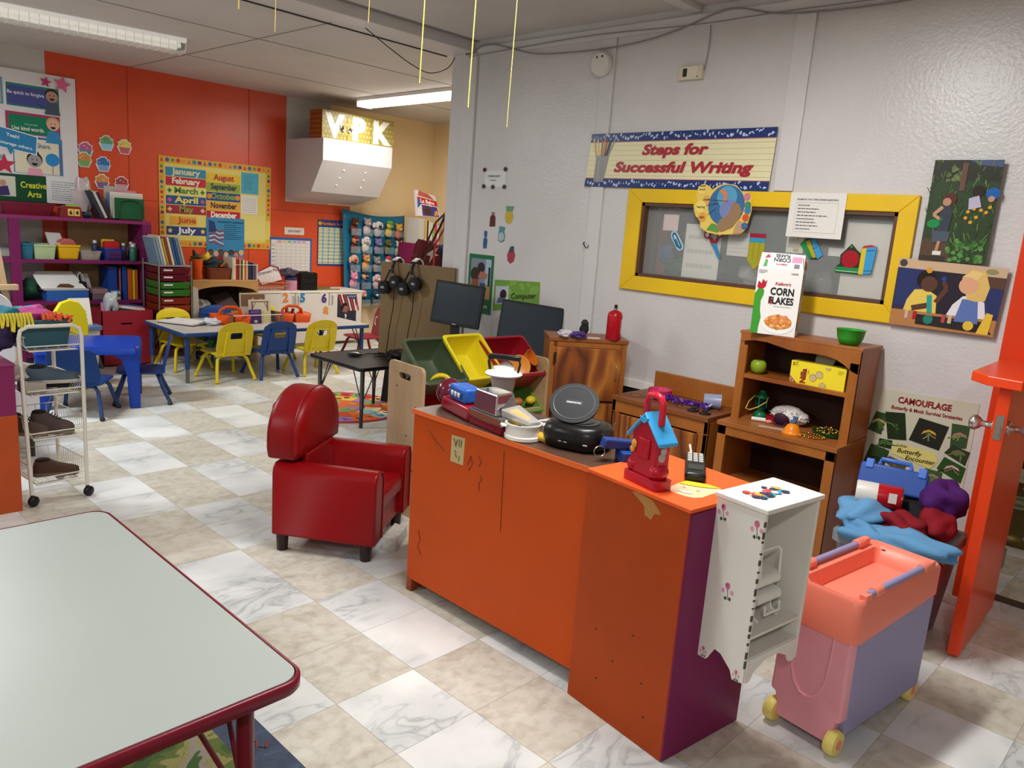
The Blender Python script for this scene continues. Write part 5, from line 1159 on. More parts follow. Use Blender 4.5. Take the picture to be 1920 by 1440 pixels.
MB().lathe([(.038, .12), (.038, .135), (0, .136)], n=18).build('lid', mat('6a6258', .3, metal=.7), t, smooth=30)
for k, (y, c, lab) in enumerate(((2.50, '1f4a34', 'dark green glittery bag on the sill inside the window'), (2.02, '9a938c', 'clear plastic bag heap on the sill inside the window'), (2.27, '3a2a5c', 'purple bundle low inside the window behind the tall paper'))):
    o = MB().blob((3.99, y, 1.262+.055), (.04, .085, .055), k+3, .2, flat=1.2625).build('plastic_bag', mat(c, .25), smooth=60); tag(o, lab, 'bag')
o = MB().blob((4.0, 2.585, 1.40), (.02, .045, .06), 12, .2).build('blue_pouch', mat('3a5a8a', .3), smooth=60); tag(o, 'small blue pouch hanging inside the left end of the window', 'pouch')
t = thing('area_rug', 'brown rug with pale ovals in the next room beyond the door', 'rug', (0, 0, 0))
MB().box(4.75, -.6, 0, 6.2, 1.05, .009).build('pile', mat('5a4a22', .95, var=.2, vs=3, bump=.4, bs=200), t, smooth=0)
rd = random.Random(3); ov = MB()
for i in range(26):
    x, y = rd.uniform(4.85, 6.1), rd.uniform(-.5, .98); r_ = rd.uniform(.05, .11); m_ = i % 3
    ov.add([(x+r_*math.cos(q), y+r_*.8*math.sin(q), .0095) for q in [2*PI*k/18 for k in range(18)]], [tuple(range(18))], m_)
    ov.add([(x+r_*.5*math.cos(q), y+r_*.4*math.sin(q), .0098) for q in [2*PI*k/18 for k in range(18)]], [tuple(range(18))], (m_+1) % 3)
ov.build('oval_motif', [mat('b5a878', .95), mat('8d9a9a', .95), mat('7d6a30', .95)], t, smooth=0, fix=False)['kind'] = 'stuff'
t = thing('metal_chair', 'chair with bent dark tube legs in the next room beside the door', 'chair', (4.72, .55, 0))
M_tb = mat('3c3733', .25, metal=.8)
for y in (0, .36):
    MB().tube([(.35, y, .45), (.06, y, .43), (0, y, .40), (.03, y, .25), (.0, y, .05), (-.08, y, .012), (.3, y, .012)], .014, 10).build('leg', M_tb, t)
MB().box(-.02, -.01, .44, .4, .37, .48).build('seat', mat('2c2220', .6), t, bevel=.01, smooth=50)
MB().box(.36, -.01, .50, .40, .37, .85).build('backrest', mat('2c2220', .6), t, bevel=.01, smooth=50)
# ------------------------------------------------------------------ toy bin rack, computers and headphones
t = thing('toy_bin_rack', 'light wood toy bin rack with handle cut-outs behind the counter', 'storage rack', (2.385, 2.835, 0), math.radians(-4))
M_lw = wood('c9ab84', 'c2a27a', 'b8966c', 4, (1, 1, .1), 5, .5, 'light_wood')
RW = .865
for k, x in enumerate((0, RW-.018)):
    pnl = rrect(.0, .0, .30, .785, .03, 4)
    hole = [(.085+.075*0+p[0], p[1]) for p in rrect(.02, .70, .12, .735, .016, 4)]
    MB().prism([(y, z) for y, z in pnl], x, x+.018, 'x', holes=[hole]).build('side_panel', M_lw, t, bevel=.002, smooth=0)
sw_ = MB()
for y, z in ((.05, .58), (.22, .66), (.06, .25), (.12, .42)): sw_.cyl((-.001, y, z), (.001, y, z), .005, n=10)
sw_.build('screw', mat('4a3a2a', .5), t)['kind'] = 'stuff'
for z, yy in ((.70, .025), (.50, .025), (.28, .025)):
    MB().cyl((.018, yy, z), (RW-.018, yy, z), .009, n=10).build('front_rail', M_lw, t)
    MB().cyl((.018, .285, z+.02), (RW-.018, .285, z+.02), .007, n=10).build('back_rail', M_lw, t)
def storage_bin(name, label, w, col, loc, tilt, rz, l=.275, d=.145):
    t_ = thing(name, label, 'storage bin', loc, rz, 'storage bins in the rack')
    t_.rotation_euler = (tilt, 0, rz)
    m = mat(col, .38)
    lv = [(0, .80), (.008, .84), (d-.02, 1.0), (d, 1.0)]
    rg = lambda k, z, ins=0: [(x*1, y*1, z) for x, y in rrect(w/2*(1-k)+ins, l/2*(1-k)+ins, w-w/2*(1-k)-ins, l-l/2*(1-k)-ins, .022, 4)]
    MB().loft([rg(k, z) for z, k in lv]+[rg(1.0, d, .004), rg(1.0, d-.02, .004), rg(.84, .012, .004), rg(.80, .006, .004)], 0, (True, True)).build('shell', m, t_, smooth=45)
    MB().loft([rg(1.0, d-.014, -.012), rg(1.0, d, -.013), rg(1.0, d+.003, -.008), rg(1.0, d+.003, .002), rg(1.0, d-.005, .004)], 0, (False, False)).build('rim', m, t_, smooth=45)
    return t_
TL = math.radians(40)
RZ4 = math.radians(-4)
def rackpt(x, y, z): 
    c, s_ = math.cos(RZ4), math.sin(RZ4); return (2.385+x*c-y*s_, 2.835+x*s_+y*c, z)
b_g = storage_bin('storage_bin', 'dark green bin with a toy banana, top row left of the rack', .255, '47553c', rackpt(.03, .10, .60), TL, RZ4)
storage_bin('storage_bin', 'empty bright yellow bin in the top row of the rack', .255, 'ddcb1f', rackpt(.29, .11, .605), TL+.03, RZ4+.06)
storage_bin('storage_bin', 'wide dark red bin with orange toy dishes, top row right of the rack', .31, '8e1220', rackpt(.545, .10, .59), TL-.05, RZ4)
storage_bin('storage_bin', 'red bin in the lower row of the rack behind the red toy machine', .385, 'b01018', rackpt(.035, .10, .395), TL, RZ4)
storage_bin('storage_bin', 'light green bin with toy food, lower row right of the rack', .40, '6f9440', rackpt(.44, .10, .385), TL-.03, RZ4)
banana('toy_banana', 'small yellow toy banana inside the dark green bin', (2.56, 2.90, .700), math.radians(-40), .11, .014, 'd9bb1f', rx=math.radians(40))
def in_red(name, label, mb, col, loc, rot):
    o = mb.build(name, mat(col, .35), smooth=50, loc=loc); o.rotation_euler = rot; return tag(o, label, 'toy dish')
in_red('toy_plate', 'orange toy plate leaning inside the dark red bin', MB().lathe([(0, 0), (.05, .002), (.062, .012), (.065, .012), (.05, -.003), (0, -.005)], n=28), 'd98a35', (3.09, 2.865, .735), (math.radians(75), 0, math.radians(-35)))
in_red('toy_cup', 'orange toy cup lying inside the dark red bin', MB().lathe([(.03, 0), (.045, .05), (.05, .06), (.046, .06), (.028, .004), (0, .004)], n=24).tube([(.04, 0, .04), (.065, 0, .05), (.08, 0, .045)], .008, 8), 'c4671e', (3.17, 2.90, .75), (math.radians(55), math.radians(20), 0))
in_red('toy_plate', 'pale grey toy disc at the left inside the dark red bin', MB().lathe([(0, 0), (.04, .002), (.045, .01), (.035, -.003), (0, -.004)], n=24), '9a8a84', (3.01, 2.88, .725), (math.radians(80), 0, math.radians(-60)))
for k, (c, x, y, z, lab) in enumerate((('b5683c', 3.10, 2.86, .535, 'brown toy bun in the light green bin'), ('dcc02a', 3.20, 2.855, .535, 'yellow toy lemon in the light green bin'), ('2c4a7a', 3.02, 2.86, .532, 'dark blue toy piece in the light green bin'), ('8e2a3a', 2.93, 2.87, .552, 'dark red toy piece at the left in the light green bin'))):
    o = MB().ell((0, 0, 0), (.034, .026, .024), 14, 10).build('toy_food', mat(c, .45), loc=(x, y, z)); tag(o, lab, 'toy food')

# black table, carrel board, mouse
t = thing('computer_table', 'black-topped table with chrome legs in front of the brown board', 'table', (3.12, 4.38, 0))
MB().prism(rrect(0, 0, .66, .66, .03, 5), .425, .447).build('tabletop', mat('2b2624', .3, var=.1), t, smooth=0)
ed = MB(); rr_ = [rrect(-d, -d, .66+d, .66+d, .03+d, 5) for d in (0, .004, .004, 0)]
ed.loft([[(x, y, z) for x, y in r] for r, z in zip(rr_, (.449, .444, .428, .422))], 0, (False, False)); ed.build('edge_band', mat('131314', .35), t, smooth=50)
for x, y in ((.06, .06), (.56, .06), (.06, .60), (.56, .60)):
    lg = MB().cyl((x, y, .14), (x, y, .424), .016, n=14).build('leg', mat('5a5a5a', .2, metal=.9), t, smooth=50)
    MB().cyl((x, y, 0), (x, y, .15), .013, n=14).build('leg_foot', mat('2a2a2b', .4), lg, smooth=50)
    sx = 1 if x < .3 else -1; sy = 1 if y < .3 else -1
    MB().cyl((x, y, .17), (x+sx*.12, y, .424), .004, n=6).cyl((x, y, .17), (x, y+sy*.12, .424), .004, n=6).build('brace', mat('1e1e1f', .4), lg)
t = thing('computer_desk', 'dark low computer desk behind the toy bin rack', 'desk', (3.32, 3.12, 0))
MB().box(0, 0, .58, .46, 1.10, .60).build('desktop', mat('3a2c24', .45), t, smooth=0)
for x, y in ((.02, .02), (.42, .02), (.02, 1.06), (.42, 1.06)): MB().box(x-.015, y-.015, 0, x+.015, y+.015, .58).build('leg', mat('26211f', .5), t, smooth=0)
M_hb2 = mat('7d6546', .7, var=.05)
t = MB().hexa([(3.645, 4.895, .449), (3.663, 4.90, .449), (3.796, 4.20, .449), (3.778, 4.195, .449)], [(3.645, 4.895, 1.155), (3.663, 4.90, 1.155), (3.796, 4.20, 1.165), (3.778, 4.195, 1.165)]).build('divider_board', M_hb2, smooth=0)
tag(t, 'brown hardboard divider standing on the black table with headphones on it', 'board')
# headphones over the top edge: local y along the board, local x outwards
def headset(loc, rz, label):
    t_ = thing('headphones', label, 'headphones', loc, rz, 'headphones hung over the board'); t_.scale = (1.2, 1.2, 1.2)
    M_b = mat('1b1b1d', .4)
    MB().tube([(-.045, 0, -.06), (-.04, 0, -.02), (-.02, 0, .018), (.01, 0, .028), (.035, 0, .012), (.05, 0, -.05), (.055, 0, -.12)], .009, 8).build('headband', M_b, t_)
    MB().loft([[(x, y, z) for y in (-.018, .018)] for x, z in ((-.03, .02), (.01, .038), (.04, .022), (.058, -.03))], 0, (False, False), closed=False).build('padding', mat('d9d7d2', .5), t_, solid=.004, smooth=60)
    for x, y, z in ((-.05, .0, -.11), (-.052, -.0, -.16)):
        pass
    for dy, dz in ((.055, -.155), (-.035, -.115)):
        MB().cyl((-.065, dy, dz), (-.028, dy, dz), .042, n=24).cyl((-.07, dy, dz), (-.064, dy, dz), .03, n=20).build('ear_cup', M_b, t_, smooth=40)
        MB().box(-.0715, dy-.012, dz-.006, -.069, dy+.014, dz+.008).build('logo_plate', mat('8f9092', .4), t_, smooth=0)
        MB().tube([(-.045, dy*.3, -.04), (-.05, dy, dz+.035)], .005, 6).build('yoke', M_b, t_)
    MB().tube([(-.05, -.03, -.16), (-.045, -.02, -.28), (-.04, .01, -.42), (-.045, .02, -.55), (-.04, .03, -.57)], .003, 5).build('cord', mat('1a1a1b', .5), t_)
headset((3.678, 4.74, 1.152), math.radians(11), 'left black headphones hanging over the brown board')
headset((3.712, 4.55, 1.158), math.radians(11), 'right black headphones hanging over the brown board')
t = thing('computer_mouse', 'silver and black computer mouse on the black table', 'computer mouse', (3.36, 4.80, .449), math.radians(-40))
MB().blob((0, 0, .014), (.055, .03, .016), 1, .0, flat=.001).build('body', mat('1c1c1e', .3), t, smooth=60)
MB().ell((0, 0, .022), (.04, .018, .011), 16, 8).build('top_shell', mat('b9bbbd', .25, metal=.5), t)
o = MB().tube([(3.40, 4.78, .455), (3.5, 4.82, .458), (3.58, 4.75, .455), (3.56, 4.66, .456), (3.46, 4.68, .46), (3.5, 4.76, .466), (3.62, 4.78, .455)], .004, 6).build('cable_coil', mat('161617', .5)); tag(o, 'coil of black cable on the black table beside the mouse', 'cable')
t = thing('cable_pile', 'tangle of black cables and adapter at the back of the black table', 'cables', (3.60, 4.56, .449))
MB().blob((0, 0, .03), (.07, .11, .035), 8, .25, flat=.001).build('adapter', mat('18191b', .5), t, smooth=60)
MB().tube([(-.1, .05, .006), (-.12, -.05, .006), (-.05, -.12, .01), (.03, -.1, .04), (.0, .0, .07), (-.06, .04, .04), (-.1, -.03, .01)], .004, 6).build('cable', mat('111112', .5), t)
o = MB().hexa([(3.78, 5.02, .0), (3.92, 5.16, .0), (3.96, 5.10, .0), (3.82, 4.97, .0)], [(3.86, 5.0, .79), (3.96, 5.10, .79), (3.99, 5.06, .79), (3.89, 4.96, .79)]).build('folded_screen', mat('1a1a1c', .5), smooth=0); tag(o, 'black folded panel leaning behind the left edge of the brown board', 'panel')

def monitor(label, loc, rz, w, h, tilt=0.0, stand=.2):
    t_ = thing('computer_monitor', label, 'computer monitor', loc, rz, 'computer monitors')
    M_k = mat('1d2023', .4)
    # local x to the right seen from the front, -y towards the viewer, panel turned about the viewing axis by tilt
    p = MB().box(-w/2, -.02, 0, w/2, .012, h).build('casing', M_k, t_, bevel=.006, smooth=0, loc=(0, 0, stand)); p.rotation_euler = (math.radians(-8), tilt, 0)
    MB().box(-w/2+.018, -.0215, .022, w/2-.018, -.0195, h-.018).build('screen', mat('28313a', .18), p, smooth=0)
    MB().box(-.015, -.022, .006, .015, -.0202, .014).build('logo', mat('8c8f92', .4), p, smooth=0)
    MB().box(-.03, .0, .01, .03, .03, stand+h*.4).build('stand_neck', M_k, t_, smooth=0)
    MB().prism([(.11*math.cos(q), .085*math.sin(q)) for q in [2*PI*k/24 for k in range(24)]], 0, .014).build('stand_foot', M_k, t_, smooth=30)
    return t_
monitor('black computer monitor on a stand in front of the green poster, left of the two', (3.58, 3.95, .6005), math.radians(-62), .355, .295, math.radians(4), .19)
monitor('larger black computer monitor behind the toy fridge, right of the two', (3.70, 3.38, .6005), math.radians(-66), .43, .36, math.radians(3), .05)

# round alphabet rug
t = thing('alphabet_rug', 'round colourful alphabet rug partly under the black table', 'rug', (3.40, 5.04, 0))
MB().lathe([(.50, 0), (.505, .004), (.50, .008), (.44, .0085)], n=56).build('border', mat('a8323a', .95), t, smooth=30)
pl_ = MB(); rd = random.Random(21); mats_ = ['e0702f', 'e8c24a', '8fc4c8', 'd94f33', 'e9dca8', '7fae5c', 'b07ab0']
for r0, r1, n_, off_ in ((.34, .475, 26, 0), (.2, .33, 16, .1), (.05, .19, 8, .2)):
    for k in range(n_):
        a0, a1 = 2*PI*k/n_+off_, 2*PI*(k+1)/n_+off_
        pl_.add([(r*math.cos(q), r*math.sin(q), .0088) for r, q in ((r0, a0), (r1, a0), (r1, (a0+a1)/2), (r1, a1), (r0, a1), (r0, (a0+a1)/2))], [(0, 1, 2, 3, 4, 5)], rd.randrange(7))
pl_.build('colour_block', [mat(c, .95) for c in mats_], t, smooth=0, fix=False)['kind'] = 'stuff'
a = Art((-.46, .46, .009), (.46, .46, .009), (.46, -.46, .009), (-.46, -.46, .009), base='d9602f', th=.0003, shape=[(.5+.13*math.cos(q)*1.0, .5+.08*math.sin(q)) for q in [2*PI*k/24 for k in range(24)]])
for k, c_ in enumerate('ABCDEFGHIJKLMNOPQRSTUVWXYZ'):
    q = 2*PI*(k+.5)/26; a.text(c_, .5+.445*math.cos(q), .5+.445*math.sin(q)-.03, .06, ['5a2f6a', 'c23b2e', '2f5f9a'][k % 3], bold=.03)
for k in range(14):
    q = rd.uniform(0, 2*PI); r = rd.uniform(.12, .33); a.disc(.5+r*math.cos(q), .5+r*math.sin(q), .028, rd.choice(['3a2a22', '8e2a2a', 'c9a02e']), 3, 8)
a.done('printed_motif', parent=t)
# ------------------------------------------------------------------ far room: chairs and tables
def chair(color, name='preschool_chair', label='', glide=None, style='slot', foot=None):
    """Stacking preschool chair; local -y is the back, the seat faces +y."""
    t_ = thing(name, label, 'chair')
    m = mat(color, .34); mf = mat(foot or color, .35)
    # backrest leans back; outline in x,z with a hand slot and pressed ribs
    if style == 'slot':
        out = [(-.155, .22), (.155, .22), (.165, .30), (.16, .44), (.15, .475), (.11, .505), (.05, .522), (0, .526), (-.05, .522), (-.11, .505), (-.15, .475), (-.16, .44), (-.165, .30)]
        hole = [rrect(-.055, .375, .055, .43, .012, 3)]
    elif style == 'round':
        out = [(-.12, .20), (.12, .20), (.13, .45)]+[(.13*math.cos(math.radians(q)), .45+.12*math.sin(math.radians(q))) for q in range(15, 180, 15)]+[(-.13, .45)]
        hole = []
    else:
        out = [(-.15, .24), (.15, .24), (.17, .30), (.15, .46), (.13, .485), (0, .495), (-.13, .485), (-.15, .46), (-.17, .30)]
        hole = []
    mb = MB().prism(out, -.006, .006, 'y', holes=hole)
    def lean(p): return (p[0], p[1]-.165-(p[2]-.22)*.22+.5*p[0]*p[0], p[2])
    mb.v = [lean(p) for p in mb.v]
    bk_ = mb.build('backrest', m, t_, bevel=.004, smooth=40)
    if style == 'slot':
        rb_ = MB()
        for x in (-.095, .095):
            rb_.tube([lean((x*1.05, -.008, .23)), lean((x, -.009, .34)), lean((x*.85, -.008, .45))], .008, 6)
        rb_.build('rib', m, bk_)
    MB().loft([[(x, y, z) for x, y in rrect(-.16*k, -.17*k, .16*k, .16*k, .04, 4)] for z, k in ((.228, .9), (.236, 1.0), (.246, 1.0), (.25, .95))]).build('seat', m, t_, smooth=50)
    for sx in (-1, 1):
        for sy, ys, yf in ((-1, -.12, -.20), (1, .10, .17)):
            lg = MB().tube([(sx*.06, ys, .222), (sx*.11, ys, .218), (sx*.135, ys+(yf-ys)*.15, .19), (sx*.152, ys+(yf-ys)*.45, .12), (sx*.175, yf, .022)], .0142, 8).build('leg', mf, t_, smooth=60)
            MB().ell((sx*.177, yf, .014), (.019, .019, .014), 12, 8).build('foot_cap', mat(glide, .5) if glide else mf, lg)
    return t_
Yl, Bl = 'd6bf1c', '1b3f7e'
G_ch = 'small chairs around the far tables'
def place(t_, x, y, ang, label):    # ang: heading of the sitter, degrees from +x
    t_.location = (x, y, 0); t_.rotation_euler = (0, 0, math.radians(ang-90)); t_['label'] = label; t_['group'] = G_ch; return t_
cy = chair(Yl); place(cy, 3.13, 6.42, 92, 'yellow preschool chair with back to us at the near side of the blue-edged table')
def more(src, x, y, ang, label): return dup(src, (x, y, 0), math.radians(ang-90), label, G_ch)
more(cy, 3.945, 6.36, 90, 'yellow preschool chair with back to us nearest the red chair')
more(cy, 3.02, 6.98, -86, 'yellow chair facing us at the left end behind the clipboards')
more(cy, 3.98, 7.15, -92, 'yellow chair behind the table with a striped bag on its back')
cb = chair(Bl); place(cb, 3.535, 6.38, 88, 'blue preschool chair with back to us between two yellow chairs')
more(cb, 3.46, 7.12, -95, 'blue chair facing us behind the orange caddy')
cr = chair('8e2530', style='round'); place(cr, 4.80, 6.72, 172, 'red chair with rounded back and white mark at the right end of the table')
a = Art((.035, -.1705-.22*.22, .43), (-.03, -.1705-.22*.22, .43), (-.03, -.1705-.13*.22, .34), (.035, -.1705-.13*.22, .34), base='8e2530', th=.0003)
cr2 = MB().tube([(-.02, -.155, .44), (.015, -.158, .445), (.02, -.145, .37), (-.01, -.142, .36)], .005, 5).build('white_mark', mat('d9cfc4', .5), cr)
cs_ = chair('123a78', style='plain', glide='3a2a22', foot='23406e'); place(cs_, 1.77, 5.73, 55, 'blue chair with back to us in front of the small blue table')
more(cs_, 2.23, 5.93, 158, 'blue chair seen from the side at the right end of the small blue table')
o = MB().blob((3.96, 7.345, .47), (.10, .03, .075), 14, .12).build('striped_bag', [mat('2a2724', .6)], smooth=60); tag(o, 'black and grey striped bag hung on the far yellow chair', 'bag', G_ch and None)
o = MB().tube([(3.87, 7.315, .47), (3.91, 7.31, .53), (3.98, 7.31, .545), (4.03, 7.31, .5)], .006, 6).build('stripe', mat('a89888', .6), o)

# blue-edged table
t = thing('activity_table', 'long grey-topped table with blue edge and legs in the far room', 'table', (2.72, 6.30, 0))
MB().prism(rrect(.006, .006, 1.86, .83, .03, 4), .408, .4305).build('tabletop', mat('b9b3ac', .32, var=.04), t, smooth=0)
ed = MB(); rr_ = [rrect(-d, -d, 1.866+d, .836+d, .035+d, 4) for d in (-.004, .003, .003, 0)]
ed.loft([[(x, y, z) for x, y in r] for r, z in zip(rr_, (.430, .424, .402, .398))], 0, (False, False)); ed.build('edge_band', mat('1f3f72', .35), t, smooth=50)
for x, y in ((.05, .05), (1.8, .05), (.05, .78), (1.8, .78)):
    lg = MB().cyl((x, y, .12), (x, y, .408), .02, n=14).build('leg', mat('1f3f72', .35), t, smooth=50)
    MB().cyl((x, y, .0), (x, y, .13), .016, n=12).build('leg_foot', mat('7a7672', .3, metal=.7), lg, smooth=50)
    sx = 1 if x < .9 else -1; sy = 1 if y < .4 else -1
    MB().cyl((x, y, .16), (x+sx*.12, y, .405), .005, n=6).cyl((x, y, .16), (x, y+sy*.12, .405), .005, n=6).build('brace', mat('2a2c33', .4), lg)
ZTB = .4307
# small blue plastic table
t = thing('plastic_table', 'small solid blue plastic table behind the wire cart', 'table', (1.935, 6.06, 0), math.radians(-22))
M_bp = mat('0f3a9e', .33, bump=.05, bs=40)
MB().loft([[(x, y, z) for x, y in rrect(-.335*k, -.275*k, .335*k, .275*k, .05, 5)] for z, k in ((.395, 1.0), (.44, .985), (.452, .96), (.454, .90))]).build('tabletop', M_bp, t, smooth=40)
for sx in (-1, 1):
    for sy in (-1, 1):
        b0 = lambda s, z: [(sx*(.325-q*s), sy*(.265-w*s), z) for q, w in ((0, 0), (1, 0), (1, 1), (0, 1))]
        MB().loft([b0(.07, .0), b0(.085, .25), b0(.12, .36), b0(.19, .40)]).build('leg', M_bp, t, bevel=.008, smooth=40)
# ---- on the blue-edged table
t = thing('clipboard', 'stack of clipboards with white papers at the left end of the table', 'clipboards', (2.98, 6.84, ZTB), math.radians(-62))
MB().box(-.2, -.13, 0, .17, .12, .006).build('board', mat('4a3a30', .5), t, smooth=0)
MB().hexa([(-.19, -.12, .007), (.15, -.11, .007), (.16, .11, .007), (-.18, .11, .007)], [(-.19, -.12, .024), (.15, -.11, .02), (.16, .11, .024), (-.18, .11, .028)]).build('paper_stack', mat('d9d7d2', .6), t, smooth=0)
MB().box(-.19, -.03, .024, -.17, .05, .036).build('clip', mat('3a3a3c', .3, metal=.8), t, smooth=0)
o = MB().blob((3.14, 6.68, ZTB+.03), (.075, .06, .034), 17, .2, flat=ZTB+.001).build('plastic_bag', mat('c3c6cf', .25), smooth=60); tag(o, 'crumpled clear plastic bag on the table beside the clipboards', 'bag')
def caddy(label, loc, rz):
    t_ = thing('art_caddy', label, 'caddy', loc, rz, 'orange caddies on the table'); m = mat('d4501a', .35)
    for x0, x1 in ((-.17, 0.0), (.0, .17)):
        for y0, y1 in ((-.10, -.0), (.0, .10)):
            MB().loft([[(x, y, z) for x, y in rrect(x0+.006+q, y0+.005+q, x1-.006-q, y1-.005-q, .015, 3)] for z, q in ((0, .012), (.085, 0))], 0, (True, False)).build('compartment', m, t_, solid=.004, smooth=40)
    MB().tube([(-.10, 0, .07), (-.09, 0, .12), (-.04, 0, .15), (.04, 0, .15), (.09, 0, .12), (.10, 0, .07)], .014, 8).build('handle', m, t_)
    return t_
caddy('orange art caddy with a tall round handle left of the books', (3.34, 6.74, ZTB), math.radians(-10))
caddy('orange art caddy filled with markers right of the books', (3.96, 6.72, ZTB), math.radians(-12))
cl_ = MB(); rd = random.Random(3)
for i in range(9):
    x, y = 3.86+rd.random()*.22, 6.68+rd.random()*.1; cl_.cyl((x, y, ZTB+.05), (x+rd.uniform(-.04, .04), y+rd.uniform(-.02, .02), ZTB+.13), .008, n=8, m=i % 3)
o = cl_.build('marker_set', [mat('1d1a1a', .4), mat('e0dcd4', .4), mat('c9501f', .4)]); tag(o, 'handful of markers standing in the right orange caddy', 'markers')
def book(label, loc, size, col, rz=0.0, group='books standing in the far room', cover=None, name='book', lean=0.0):
    x, y, z = size
    t_ = thing(name, label, 'book', loc, rz, group); t_.rotation_euler = (0, lean, rz)
    MB().box(-x/2, 0, 0, x/2, y, z).build('cover', mat(col, .45), t_, bevel=.0015, smooth=0)
    MB().box(-x/2+.0022, -.0006, .002, x/2-.0022, .0, z-.004).build('spine', mat(cover or col, .45), t_, smooth=0) if cover else MB().box(-x/2+.002, .006, .003, x/2-.002, y-.001, z+.0005).build('pages', mat('ded6c6', .7), t_, smooth=0)
    return t_
def flatbook(label, x0, x1, y, z0, z1, base, fn=None, lean=.1, name='picture_book', th=.012):
    t_ = thing(name, label, 'book', (0, 0, 0), 0, 'picture books standing on the table')
    a_ = Art((x0, y+(z1-z0)*lean, z1), (x1, y+(z1-z0)*lean, z1), (x1, y, z0), (x0, y, z0), base=base, th=th)
    if fn: fn(a_)
    a_.done('cover', parent=t_); return t_
def f1(a): a.rect(.04, .55, .96, .95, '7a5a44', 2); a.poly([(.3, .6), (.5, .85), (.6, .6)], 'c9a87c', 3); a.poly([(.65, .6), (.8, .82), (.93, .6)], 'c9a87c', 3); a.disc(.42, .66, .05, '2a2018', 4); a.disc(.55, .66, .05, '2a2018', 4); a.disc(.78, .66, .04, '2a2018', 4); a.rect(.05, .1, .95, .5, 'cfc6b4', 2)
def f2(a): a.rect(.1, .05, .9, .95, 'd0c8b4', 2); a.line(.1, .9, .9, .9, .04, '7a4a40', 3); a.line(.15, .6, .3, .88, .03, '7a4a40', 3); a.line(.85, .6, .7, .88, .03, '7a4a40', 3); a.rect(.12, .05, .18, .9, '7a4a40', 3); a.rect(.82, .05, .88, .9, '7a4a40', 3); a.lines(.3, .2, .7, .5, 4, '8a8070', l=3)
def f3(a): a.rect(.12, .75, .88, .92, '6a4a86', 2); a.rect(.4, .08, .65, .25, 'c9c2b2', 2)
flatbook('tall picture book with two little houses standing at the back of the table books', 3.47, 3.73, 6.79, ZTB, ZTB+.27, 'b9b09c', f1)
flatbook('picture book with brown frame drawn on its cover, middle of the table books', 3.52, 3.74, 6.72, ZTB, ZTB+.215, 'c9c0ac', f2)
flatbook('small purple book at the front of the table books', 3.49, 3.61, 6.66, ZTB, ZTB+.13, '4a2a66', f3)
o = MB().box(3.62, 6.645, ZTB, 3.68, 6.655, ZTB+.12).build('picture_book', mat('c9c08a', .5), smooth=0); tag(o, 'pale yellow-green card beside the small purple book', 'book', 'picture books standing on the table')
t = thing('book_rack', 'clear rod rack that holds the books on the table', 'rack', (0, 0, 0))
MB().cyl((3.30, 6.62, ZTB+.085), (3.80, 6.62, ZTB+.085), .004, n=8).build('rod', mat('d9d4cc', .3), t)
MB().box(3.30, 6.615, ZTB, 3.306, 6.86, ZTB+.10).box(3.796, 6.615, ZTB, 3.802, 6.86, ZTB+.10).build('end_plate', mat('6a665f', .3), t, smooth=0)
# teal tub, yellow chair shell and papers between the cart and the purple shelf
t = thing('white_tub', 'white storage tub with grey-blue lid behind the small blue table', 'storage tub', (2.06, 6.95, 0))
MB().loft([[(x, y, z) for x, y in rrect(-.17*k, -.22*k, .17*k, .22*k, .03, 4)] for z, k in ((0, .88), (.42, 1))]).build('tub', mat('cfcac2', .4), t, smooth=40)
MB().loft([[(x, y, z) for x, y in rrect(-.185, -.235, .185, .235, .03, 4)] for z in (.42, .455)]).build('lid', mat('5a6d96', .4), t, bevel=.005, smooth=0)
a = Art((2.03, 6.85, .67), (2.19, 6.86, .67), (2.19, 6.80, .457), (2.03, 6.79, .457), base='d9d6ca', th=.004)
a.lines(.25, .15, .8, .55, 4, 'a89c78', l=3); a.line(.5, .6, .5, .78, .03, '4a5aa0', 3); a.rect(0, 0, 1, .1, 'd9cf9a', 2)
a.done('paper_folder', 'white printed folder standing on the tub lid behind the yellow chair', 'folder')
t = thing('toddler_chair', 'bright yellow plastic toddler chair behind the wire cart', 'chair', (1.885, 6.58, 0), math.radians(14))
def ych(x): return [(x, y, z) for y, z in ((-.12, .0), (.12, .0), (.10, .28), (-.02, .30), (-.06, .70), (-.09, .72), (-.12, .70), (-.11, .3))]
M_y2 = mat('e3cf1a', .35)
MB().loft([[(x*1.0, y, z) for x, z in [(-.13, .28), (.13, .28), (.14, .5), (.12, .62), (.07, .69), (0, .71), (-.07, .69), (-.12, .62), (-.14, .5)]] for y in (-.15, -.115)]).build('backrest', M_y2, t, bevel=.01, smooth=50)
MB().box(-.14, -.13, .26, .14, .14, .30).build('seat', M_y2, t, bevel=.012, smooth=50)
for x in (-.14, .105): MB().hexa([(x, -.15, 0), (x+.035, -.15, 0), (x+.035, .15, 0), (x, .15, 0)], [(x, -.13, .45), (x+.035, -.13, .45), (x+.035, .10, .40), (x, .10, .40)]).build('side', M_y2, t, bevel=.008, smooth=50)
t = thing('red_box', 'dark red open cardboard box with papers in front of the purple shelf', 'box', (2.42, 7.28, 0))
M_rb = mat('8e1c2a', .45)
bx = MB()
bx.box(0, 0, 0, .45, .30, .01).box(0, 0, 0, .008, .30, .50).box(.442, 0, 0, .45, .30, .50).box(0, .292, 0, .45, .30, .50)
bx.prism([(0, 0), (.45, 0), (.45, .50), (0, .50)], 0, .008, 'y', holes=[rrect(.16, .375, .26, .39, .006, 3)])
bx.build('carton', M_rb, t, smooth=0)
